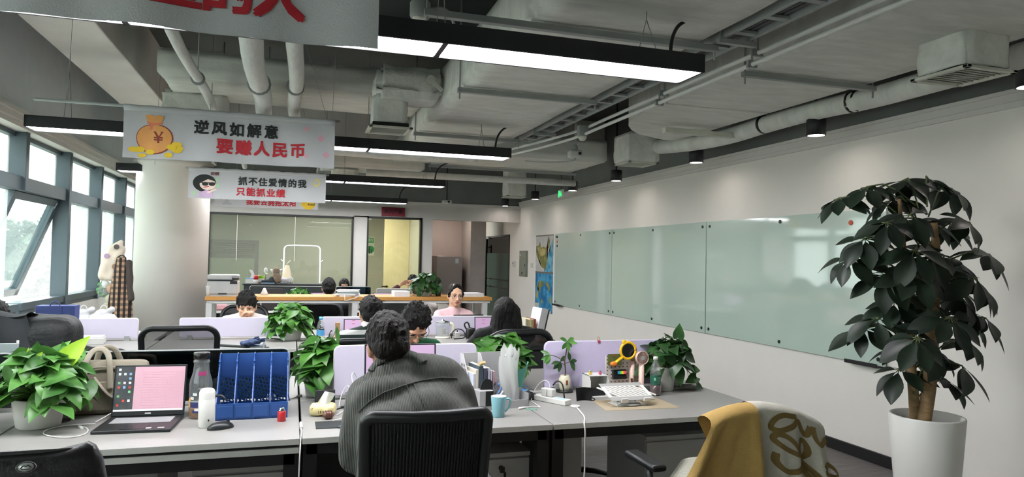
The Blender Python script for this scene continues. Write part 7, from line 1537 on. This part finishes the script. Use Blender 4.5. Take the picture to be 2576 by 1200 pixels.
# coat stand
st = aty(295, 610, 7.7); r = thing('coat_stand', 'pale wooden coat stand between window and column', 'coat stand', (st.x, 7.7, 0)); PW = mat('pale_wood', '#c9b27a', .6)
b = MB(); b.cyl((0, 0, .03), (0, 0, st.z), .016, n=12); b.build('pole', PW, r)
for k in range(4): a_ = k * PI / 2 + .4; b = MB(); b.tube([(0, 0, st.z - .12), (.04 * math.cos(a_), .04 * math.sin(a_), st.z - .13), (.055 * math.cos(a_), .055 * math.sin(a_), st.z - .10)], .01, 8, smooth=1); b.build('hook', PW, r); b = MB(); b.tube([(0, 0, .12), (.2 * math.cos(a_), .2 * math.sin(a_), .015)], .014, 8); b.build('foot', PW, r)
def plaid():
    m = bpy.data.materials.new('checked_flannel'); m.use_nodes = True; n = m.node_tree.nodes; l = m.node_tree.links; p = n['Principled BSDF']; p.inputs['Roughness'].default_value = .9; t = n.new('ShaderNodeTexCoord'); prev = None
    for ax, sc in (('X', 7), ('Z', 6)):
        w_ = n.new('ShaderNodeTexWave'); w_.bands_direction = ax; w_.inputs['Scale'].default_value = sc; l.new(t.outputs['Object'], w_.inputs['Vector']); rr = n.new('ShaderNodeValToRGB'); rr.color_ramp.elements[0].position = .45; rr.color_ramp.elements[1].position = .55; rr.color_ramp.elements[0].color = (*lin('#3a322e'), 1); rr.color_ramp.elements[1].color = (*lin('#c4ab94'), 1); l.new(w_.outputs['Color'], rr.inputs[0])
        if prev is None: prev = rr
    mx = n.new('ShaderNodeMixRGB'); mx.blend_type = 'MULTIPLY'; mx.inputs[0].default_value = .8; l.new(prev.outputs[0], mx.inputs[1]); l.new(rr.outputs[0], mx.inputs[2]); l.new(mx.outputs[0], p.inputs['Base Color']); return m
e = aty(304, 725, 7.6); r = thing('checked_shirt', 'brown and black checked shirt hanging from the coat stand', 'shirt', (e.x, 7.58, .83)); zt = aty(304, 648, 7.58).z - .83
b = MB(); b.grid(lambda u, v: ((.10 - .06 * v ** 2) * math.cos(2 * PI * u) + .018 * math.sin(u * 38 + v) * (1 - v), (.05 - .02 * v) * math.sin(2 * PI * u) + .01 * math.cos(u * 31) * (1 - v), zt * v), 60, 16, True); b.build('cloth', plaid(), r, fix=False); b = MB(); b.tube([(-.035, .0, zt), (0, .02, zt + .03), (.035, 0, zt)], .014, 8, smooth=1, flat=.4); b.build('collar', mat('flannel_dark', '#3a322e', .9), r)
b = MB(); b.caps((.07, -.02, zt * .92), (.10, -.03, zt * .35), .032, .03, 10); blob('sleeve', b, mat('flannel_dark', '#3a322e', .9), r, .008, 3, world=False, wrinkle=.008, wscale=25)
BAGB = mat('cream_bag', '#cbbfae', .7, var=.05); e = aty(275, 665, 7.62); r = thing('tote_bag', 'cream drawstring bag with printed dots hanging by the window', 'bag', (e.x, 7.66, e.z - .12)); b = MB(); b.cb((0, 0, .10), (.17, .1, .30), .05, (0, .2, 0), 4); b.cb((.05, 0, .24), (.15, .08, .14), .04, (0, .2, 0)); b.caps((.05, 0, .28), (.085, 0, .34), .05, .02); blob('body', b, BAGB, r, .008, 3, world=False, wrinkle=.012, wscale=18)
b = MB(); b.tube([(.06, 0, .3), (.09, 0, .36), (.1, .02, .34)], .006, 6); b.build('cord', BAGB, r)
for (x, z_, c_) in ((-.02, .2, '#a48aa6'), (.06, .29, '#4a4340'), (.05, .1, '#8c6a58')): b = MB(); b.cyl((x, -.054, z_), (x, -.062, z_), .024, n=20); b.build('printed_dot', mat('dot_' + c_[1:], c_, .7), r)
e = aty(270, 735, 7.6); r = thing('plush_toy', 'clear bag of small plush toys hanging below the cream bag', 'toy', (e.x, 7.66, e.z - .17)); 
for (x, z_, rr, c_, nm) in ((.03, .2, .05, '#d9a37e', 'plush_body'), (-.03, .24, .035, '#d9d5d0', 'plush_head'), (.02, .10, .05, '#d8cfb4', 'plush_body'), (.03, .12, .025, '#c9d24a', 'plush_patch'), (-.01, .02, .045, '#c9b894', 'plush_body')): b = MB(); b.ell((x, -.02 * (rr < .03) - .0, z_), (rr, rr * .8, rr)); b.build(nm, mat('plush_' + c_[1:], c_, .9), r)
b = MB(); b.ell((0, 0, .14), (.095, .075, .2), u=20, v=14); b.build('clear_bag', glassmat('thin_clear_bag', '#eef0ee', .5, .1, .12, '#e2e4e2'), r)
e = aty(248, 735, 7.6); r = thing('plush_toy', 'small green plush hanging at the window beside the clear bag', 'toy', (e.x, 7.68, e.z - .05)); b = MB(); [b.ell((.02 * math.cos(k * 2), .0, .02 + .025 * k), (.028, .028, .024)) for k in range(5)]; b.build('body', mat('plush_green', '#4f7f52', .9), r); b = MB(); b.tube([(0, 0, .13), (.03, 0, .3)], .003, 5); b.build('cord', BAGB, r)

# ---------------------------------------------------------------- timber shelf and the far row
S0 = 1.036
a, c2 = aty(523, 745, 8.25), aty(599, 745, 8.25); PRN = mat('printer_grey', '#a9a9a7', .5); r = thing('printer', 'grey office printer at the left end of the timber shelf', 'printer', ((a.x + c2.x) / 2, 8.28, S0)); W = (c2.x - a.x) / 2
b = MB(); b.box(-W, -.17, .02, W, .19, .16, bev=.012, seg=3); b.box(-W + .01, -.16, 0, W - .01, .18, .02); b.build('body', PRN, r); b = MB(); b.box(-W, -.16, .175, W, .18, .23, bev=.014, seg=3); b.build('scanner_lid', PRN, r); b = MB(); b.box(-W + .02, -.15, .158, W * .7, .16, .178); b.build('gap', DKG, r)
b = MB(); b.cb((W * .86, -.165, .20), (.07, .05, .02), .006, (.6, 0, 0)); b.box(W * .5, -.172, .13, W * .98, -.165, .162); b.build('control_panel', BLACKM, r); b = MB(); b.box(-W * .25, -.174, .022, W * .3, -.168, .034); b.build('paper_slot', DKG, r)
c = aty(519, 735, 8.3); r = thing('paper_cup', 'stack of white paper cups left of the printer', 'cup', (-.845, 8.12, S0)); b = MB(); b.lathe([(.018, 0), (.024, .08)], n=18, cap1=False); b.build('cup', PLW, r); b = MB(); b.lathe([(.022, .06), (.027, .11)], n=18, cap1=False); b.build('upper_cup', PLW, r)
PAPER = mat('white_paper', '#d8d8da', .7)
for k, (px0, px1, hh, lb, rz) in enumerate(((990, 1028, .05, 'block of white papers left of the shelf plant', 0), (1160, 1212, .035, 'flat pile of white papers at the right end of the shelf', .03), (848, 902, .06, 'messy stack of papers and folders before the man with glasses', -.1))):
    a, c2 = aty(px0, 745, 8.2), aty(px1, 745, 8.2); W = (c2.x - a.x) / 2; q = random.Random(k)
    for j in range(3 if k < 2 else 6):
        nm = 'paper_stack' if k < 2 or j % 3 else 'folder'; r = thing(nm, lb + (', lowest layer', ', second layer', ', third layer', ', fourth layer', ', fifth layer', ', top layer')[j], 'papers', ((a.x + c2.x) / 2 + q.uniform(-.02, .02) * (k == 2), 8.24, S0 + hh * j / (3 if k < 2 else 6) * 1.2), rz + q.uniform(-.15, .15) * (k == 2), 'paper stacks on the timber shelf'); t_ = hh / (3 if k < 2 else 6) * 1.15
        b = MB(); b.box(-W, -.12, 0, W, .14, t_, bev=.001); b.build('sheets', mat('folder_teal', '#5f7f80', .6) if nm == 'folder' and j else PAPER, r)
c = aty(893, 742, 8.06); cable('white bag cord dangling over the timber shelf edge', [(c.x - .12, 8.2, S0 + .02), (c.x - .11, 8.04, S0 + .01), (c.x - .115, 8.035, S0 - .05), (c.x - .06, 8.03, S0 - .03), (c.x + .02, 8.035, S0 - .01), (c.x + .04, 8.1, S0 + .01)], .004, CABW)
r = thing('dark_jar', 'dark jar with pinkish top right of the shelf plant', 'jar', (aty(1104, 740, 8.3).x, 8.34, S0)); b = MB(); b.lathe([(.03, 0), (.034, .01), (.034, .08), (.03, .085), (0, .085)], n=20); b.build('jar', DKG, r); b = MB(); b.lathe([(.025, .085), (.025, .12), (0, .12)], n=20); b.build('lid', mat('lid_rose', '#7c4a50', .5), r)
r = thing('speaker', 'white cone shaped speaker on the timber shelf', 'speaker', (aty(664, 742, 8.3).x, 8.4, S0)); b = MB(); b.lathe([(.04, 0), (.042, .01), (.012, .075), (.0, .08)], n=20); b.build('body', PLW, r); b = MB(); b.lathe([(.041, .002), (.043, .004), (.041, .006)], n=20, cap0=False, cap1=False); b.build('ring', PLG, r)
# low black cabinet carrying the knick-knacks
r = thing('low_cabinet', 'low black cabinet carrying toys, tissues and boxes before the glass front', 'cabinet', (.0, 11.45, 0)); b = MB(); b.box(-.68, -.22, 0, .64, .22, 1.03); b.build('carcass', DARKS, r); b = MB(); b.box(-.70, -.24, 1.03, .66, .24, 1.045); b.build('top', DARKS, r)
K0 = 1.045
def kx(px): return aty(px, 722, 11.4).x
r = thing('tissue_box', 'white and blue tissue box leftmost on the black cabinet', 'tissues', (kx(631), 11.38, K0)); b = MB(); b.box(-.075, -.06, 0, .075, .06, .08, bev=.006); b.build('box', PLW, r); b = MB(); b.box(-.076, -.061, .068, .076, .061, .082, bev=.004); b.build('blue_rim', mat('rim_blue', '#6fa6cf', .5), r); b = MB(); b.grid(lambda u, v: (-.02 + .05 * u + .02 * math.sin(v * 4), .005 * math.sin(u * 6), .08 + .13 * v), 6, 8); b.build('tissue_sheet', PLW, r, fix=False)
r = thing('tin', 'red and white tin next to the tissue box', 'tin', (kx(644), 11.3, K0)); b = MB(); b.lathe([(.036, 0), (.036, .07), (0, .07)], n=20); b.build('tin', PLW, r); b = MB(); b.lathe([(.037, .065), (.037, .12), (.02, .13), (0, .13)], n=20); b.build('red_lid', REDC, r)
r = thing('small_plant', 'tiny potted plant in a white cube on the black cabinet', 'plant', (kx(654), 11.42, K0)); b = MB(); b.box(-.05, -.04, 0, .05, .04, .07, bev=.004); b.build('pot', PLW, r); b = MB(); b.box(-.051, -.041, 0, .051, .041, .025); b.build('wooden_base', mat('cardboard', '#9c7a52', .8), r); q = random.Random(4); b = MB()
for k in range(16): a_ = k * 2.4; leaf(b, Vector((.02 * math.cos(a_), .02 * math.sin(a_), .07)), Vector((math.cos(a_), math.sin(a_), q.uniform(.8, 2))), Vector((0, 0, 1)), .08, .02, .3, .2, False)
b.build('foliage', LFY, r, fix=False)
r = thing('white_figurine', 'white bird like figurine on a wire above the shoes', 'ornament', (kx(667), 11.45, K0)); b = MB(); b.ell((0, 0, .2), (.03, .025, .045)); b.ell((.012, 0, .15), (.018, .015, .014)); b.build('body', PLW, r); b = MB(); b.cyl((0, 0, 0), (.0, 0, .16), .004); b.build('wire', DKG, r)
r = thing('shoe', 'dark blue and black shoe shaped case on the black cabinet', 'shoe', (kx(674), 11.34, K0)); b = MB(); b.caps((-.07, 0, .03), (.06, 0, .04), .03, .04); b.ell((.05, 0, .07), (.04, .035, .04)); blob('upper', b, mat('shoe_black', '#202a33', .6), r, .007, 2, world=False); b = MB(); b.box(-.1, -.035, 0, .1, .035, .018, bev=.006); b.build('sole', mat('sole_blue', '#8fa6c4', .5), r)
r = thing('plush_toy', 'brown and white plush toy sitting on the black cabinet', 'toy', (kx(694), 11.38, K0)); BR = mat('plush_brown', '#8d7a6a', .95, var=.35, scale=22)
b = MB(); b.ell((0, 0, .09), (.08, .07, .09)); b.ell((0, -.02, .2), (.055, .05, .05)); b.ell((-.05, 0, .05), (.04, .06, .04)); b.ell((.05, 0, .05), (.04, .06, .04)); blob('body', b, BR, r, .008, 2, world=False); b = MB(); b.ell((-.05, -.01, .19), (.05, .02, .02), (0, .6, 0)); b.ell((.06, -.01, .2), (.04, .02, .02), (0, -.6, 0)); b.build('white_ears', PLW, r)
b = MB(); [b.ell((x, -.066, .215), (.007, .005, .007)) for x in (-.02, .02)]; b.build('eyes', BLACKM, r)
r = thing('carton', 'white rounded carton right of the plush toy', 'box', (kx(712), 11.4, K0)); b = MB(); b.box(-.06, -.05, 0, .06, .05, .09, bev=.03, seg=4); b.build('carton', mat('pale_lilac_box', '#c9c4cf', .5), r); b = MB(); b.box(-.05, -.052, .03, .05, -.049, .05); b.build('label', PLG, r)
for k in range(3): r = thing('paper_roll', ('left', 'middle', 'right')[k] + ' one of three small white paper rolls at the end of the black cabinet', 'paper', (kx(724 + 5 * k), 11.38, K0), 0, 'paper rolls on the black cabinet'); b = MB(); b.cyl((0, 0, 0), (0, 0, .09 + .015 * (k % 2)), .016, n=14); b.build('roll', PLW, r); b = MB(); b.cyl((0, 0, .01), (0, 0, .02), .0165, n=14); b.build('band', PLG, r)
r = thing('desk_divider', 'dark brown divider panel behind the shelf at the left', 'panel', (aty(685, 735, 9.85).x, 9.85, .75)); b = MB(); b.box(-.13, -.01, 0, .13, .01, aty(685, 726, 9.85).z - .75, bev=.003); b.build('panel', mat('dark_brown_panel', '#2a2423', .6), r); b = MB(); b.box(-.13, -.03, 0, .13, .03, .012); b.build('foot', DKG, r)
# coat rack and coat
R0_ = aty(711, 750, 12.5); R1_ = aty(803, 750, 12.5); zt = aty(757, 618, 12.5).z; r = thing('clothes_rail', 'white arched clothes rail before the meeting room glass', 'clothes rail', ((R0_.x + R1_.x) / 2, 12.5, 0)); W = (R1_.x - R0_.x) / 2; WP = mat('white_rail', '#dfe0da', .4)
b = MB(); b.tube([(-W, 0, .03), (-W, 0, zt - .08), (-W + .02, 0, zt - .02), (-W + .08, 0, zt), (W - .08, 0, zt), (W - .02, 0, zt - .02), (W, 0, zt - .08), (W, 0, .03)], .013, 10, smooth=1); b.build('arch', WP, r)
for s in (-1, 1):
    b = MB(); b.cyl((s * W, -.22, .03), (s * W, .22, .03), .014); b.build('foot', WP, r)
    for z_ in (zt - .28, zt - .65): b = MB(); b.cyl((s * W, 0, z_), (s * (W + .045), 0, z_ + .04), .006); b.build('peg', WP, r)
e = aty(722, 690, 12.4); ztc = aty(722, 667, 12.4).z; r = thing('coat', 'beige coat hanging at the left end of the clothes rail', 'coat', (e.x, 12.42, .75)); h = ztc - .75
b = MB(); b.grid(lambda u, v: ((.14 - .11 * v ** 1.3) * math.cos(2 * PI * u) + .012 * math.sin(u * 36) * (1 - v), (.06 - .04 * v) * math.sin(2 * PI * u), h * v), 48, 12, True); b.build('cloth', mat('beige_coat', '#b7ac93', .85, var=.06), r, fix=False); b = MB(); b.tube([(0, 0, h), (0, .0, h + .03), (.05, .02, h + .08)], .006, 6); b.build('hanging_loop', mat('beige_coat', '#b7ac93', .85), r)
# things on the far desks seen under the shelf
F0 = .75
r = thing('pencil_case', 'pink pencil case on the far desk under the printer', 'case', (aty(552, 775, 9.9).x, 9.95, F0)); b = MB(); b.box(-.09, -.05, 0, .09, .05, .08, bev=.02, seg=3); b.build('case', mat('pink_case', '#cf9aa0', .6), r); b = MB(); b.tube([(-.085, -.045, .078), (.085, -.045, .078)], .003, 5); b.build('zip', PLW, r)
for (px, w_, h_, c_, lb) in ((664, .1, .12, '#c9c8c2', 'white folded stand on the far desk left'), (680, .13, .14, '#202020', 'black box on the far desk beside the white stand'), (700, .05, .1, '#cfcdc8', 'white cup on the far desk left of the hidden plant'), (758, .05, .12, '#4f6f84', 'blue grey bottle on the far desk right of the hidden plant'), (770, .1, .09, '#d2d1cc', 'white rounded helmet like case on the far desk'), (888, .16, .12, '#a9aaa4', 'grey box on the far desk beside the dark shirted man'), (975, .2, .1, '#6f7a74', 'open grey green binder on the far desk')):
    c = aty(px, 790, 9.95); r = thing('desk_box', lb, 'box', (c.x, 9.98, F0)); b = MB(); b.box(-w_ / 2, -.05, 0, w_ / 2, .05, h_, bev=min(.02, w_ * .2), seg=3); b.build('body', mat('far_' + c_[1:], c_, .5), r); b = MB(); b.box(-w_ / 2 + .01, -.052, h_ * .6, w_ / 2 - .01, -.049, h_ * .75); b.build('band', PLG, r)
laptop('laptop in front of the dark shirted man behind the shelf', (.42, 10.2, F0), 0, W=.34, Dp=.22, H=.21, tilt=.2, style='page', scr=SCL)
laptop('grey laptop behind the white paper block', (1.3, 10.2, F0), 0, W=.34, Dp=.22, H=.21, tilt=.2, style='page', scr=SCL)

# ---------------------------------------------------------------- foreground chair with the scarf
e0, e1 = aty(1765, 1040, 2.3), aty(2030, 1040, 2.3); cx = (e0.x + e1.x) / 2; ztop = aty(1890, 1037, 2.3).z
r0 = chair('black chair in front right draped with a cream and camel scarf', (cx + .012, 2.655, 0), .02, .385, ztop - .03, .5, .06, meshm=SHEERD, lumbar=False)
SCW = mat('cream_scarf', '#c3beb2', .9, var=.04, scale=20, bump=.25, bscale=180); SCY = mat('camel_scarf', '#b08f52', .9, var=.06, scale=20, bump=.25, bscale=180); SCB = mat('brown_scarf_print', '#7c6537', .9, var=.08)
r = thing('scarf', 'big cream scarf with brown loops and a camel end, draped over the chair back', 'scarf', (cx, 2.3, 0)); Wd = .25
def scarf(u, v, off=0.):
    """u 0..1 across, v 0 (front hem, towards camera) .. 1 (far hem)"""
    x = -Wd + 2 * Wd * u; t = v * 1.06
    spread = 1 + .55 * max(0, .62 - t) ** 1.1 + .15 * max(0, .5 - t)
    if t < .66: y = -.085 - .05 * (.66 - t) + .0; z = ztop + .012 - (.66 - t) * .72
    elif t < .82: a_ = (t - .66) / .16 * PI; y = -.03 - .055 * math.cos(a_); z = ztop + .012 + .035 * math.sin(a_)
    else: y = .025 + .02 * (t - .82); z = ztop + .012 - (t - .82) * .9
    f = max(0, .70 - t)
    y -= (.035 * math.sin(u * 21 + .6) + .02 * math.sin(u * 37)) * min(1, f * 2.2) + off
    drop = .06 * (abs(u - .42) ** 2) * 4 if .55 < t < .9 else .06 * (abs(u - .42) ** 2) * 4
    xs = x * (spread if u > .3 else 1 + 2.3 * f ** 1.15)
    if t > .8: xs *= 1 - .25 * min(1, (t - .8) * 8) * (u < .5)
    return Vector((xs, y, max(.3, z - drop)))
for (u0, u1, m_, nm) in ((-.06, .03, SCW, 'cream_edge'), (.0, .385, SCY, 'camel_end'), (.385, 1.0, SCW, 'cream_cloth')):
    b = MB(); n_ = int(90 * (u1 - u0)) + 4; o_ = .012 if nm == 'camel_end' else 0
    vm = .5 if nm == 'cream_edge' else 1; b.grid(lambda u, v: scarf(u0 + (u1 - u0) * u, v * vm, o_), n_, 60); b.grid(lambda u, v: scarf(u0 + (u1 - u0) * u, v * vm, o_ - .004), n_, 60); b.build(nm, m_, r, fix=False)
def sloop(pts):
    P = [Vector(p + (0,)) for p in pts]
    for _ in range(3):
        q = [P[0]]
        for a_, b_ in zip(P, P[1:]): q += [a_ * .75 + b_ * .25, a_ * .25 + b_ * .75]
        P = q + [P[-1]]
    b = MB(); w_ = .021; L_, R_ = [], []
    for i, p in enumerate(P):
        d = P[min(i + 1, len(P) - 1)] - P[max(i - 1, 0)]; d.normalize(); nn = Vector((-d.y, d.x, 0)); nn.x *= 1; nn.y *= .62
        L_.append(b.V(scarf(*(p + nn * w_).xy, .0025))); R_.append(b.V(scarf(*(p - nn * w_).xy, .0025)))
    for i in range(len(P) - 1): b.F([L_[i], L_[i + 1], R_[i + 1], R_[i]])
    b.build('printed_loop', SCB, r, fix=False)
T = lambda px, py: ((px - 1765) / 265., (.66 - (py - 1040) / 1760. * 2.45 / .72) / 1.06)
sloop([T(1960, 1036), T(1915, 1040), T(1895, 1075), T(1915, 1085), T(1950, 1065), T(1962, 1040), T(1975, 1070), T(1985, 1080), T(1992, 1050)])
sloop([T(1902, 1100), T(1915, 1088), T(1945, 1100), T(1965, 1140), T(1930, 1130), T(1903, 1108), T(1905, 1092), T(1925, 1086)])
sloop([T(1966, 1150), T(1963, 1110), T(1975, 1090), T(1985, 1105), T(1985, 1130), T(1968, 1150), T(1950, 1180), T(1925, 1190), T(1905, 1165), T(1908, 1140)])
sloop([T(1966, 1148), T(1990, 1170), T(2000, 1200), T(1985, 1195), T(1972, 1160)])
sloop([T(1998, 1045), T(2000, 1080), T(2012, 1090), T(2030, 1060)])
sloop([T(2008, 1150), T(2020, 1130), T(2045, 1135), T(2050, 1155), T(2020, 1165), T(2005, 1160)])
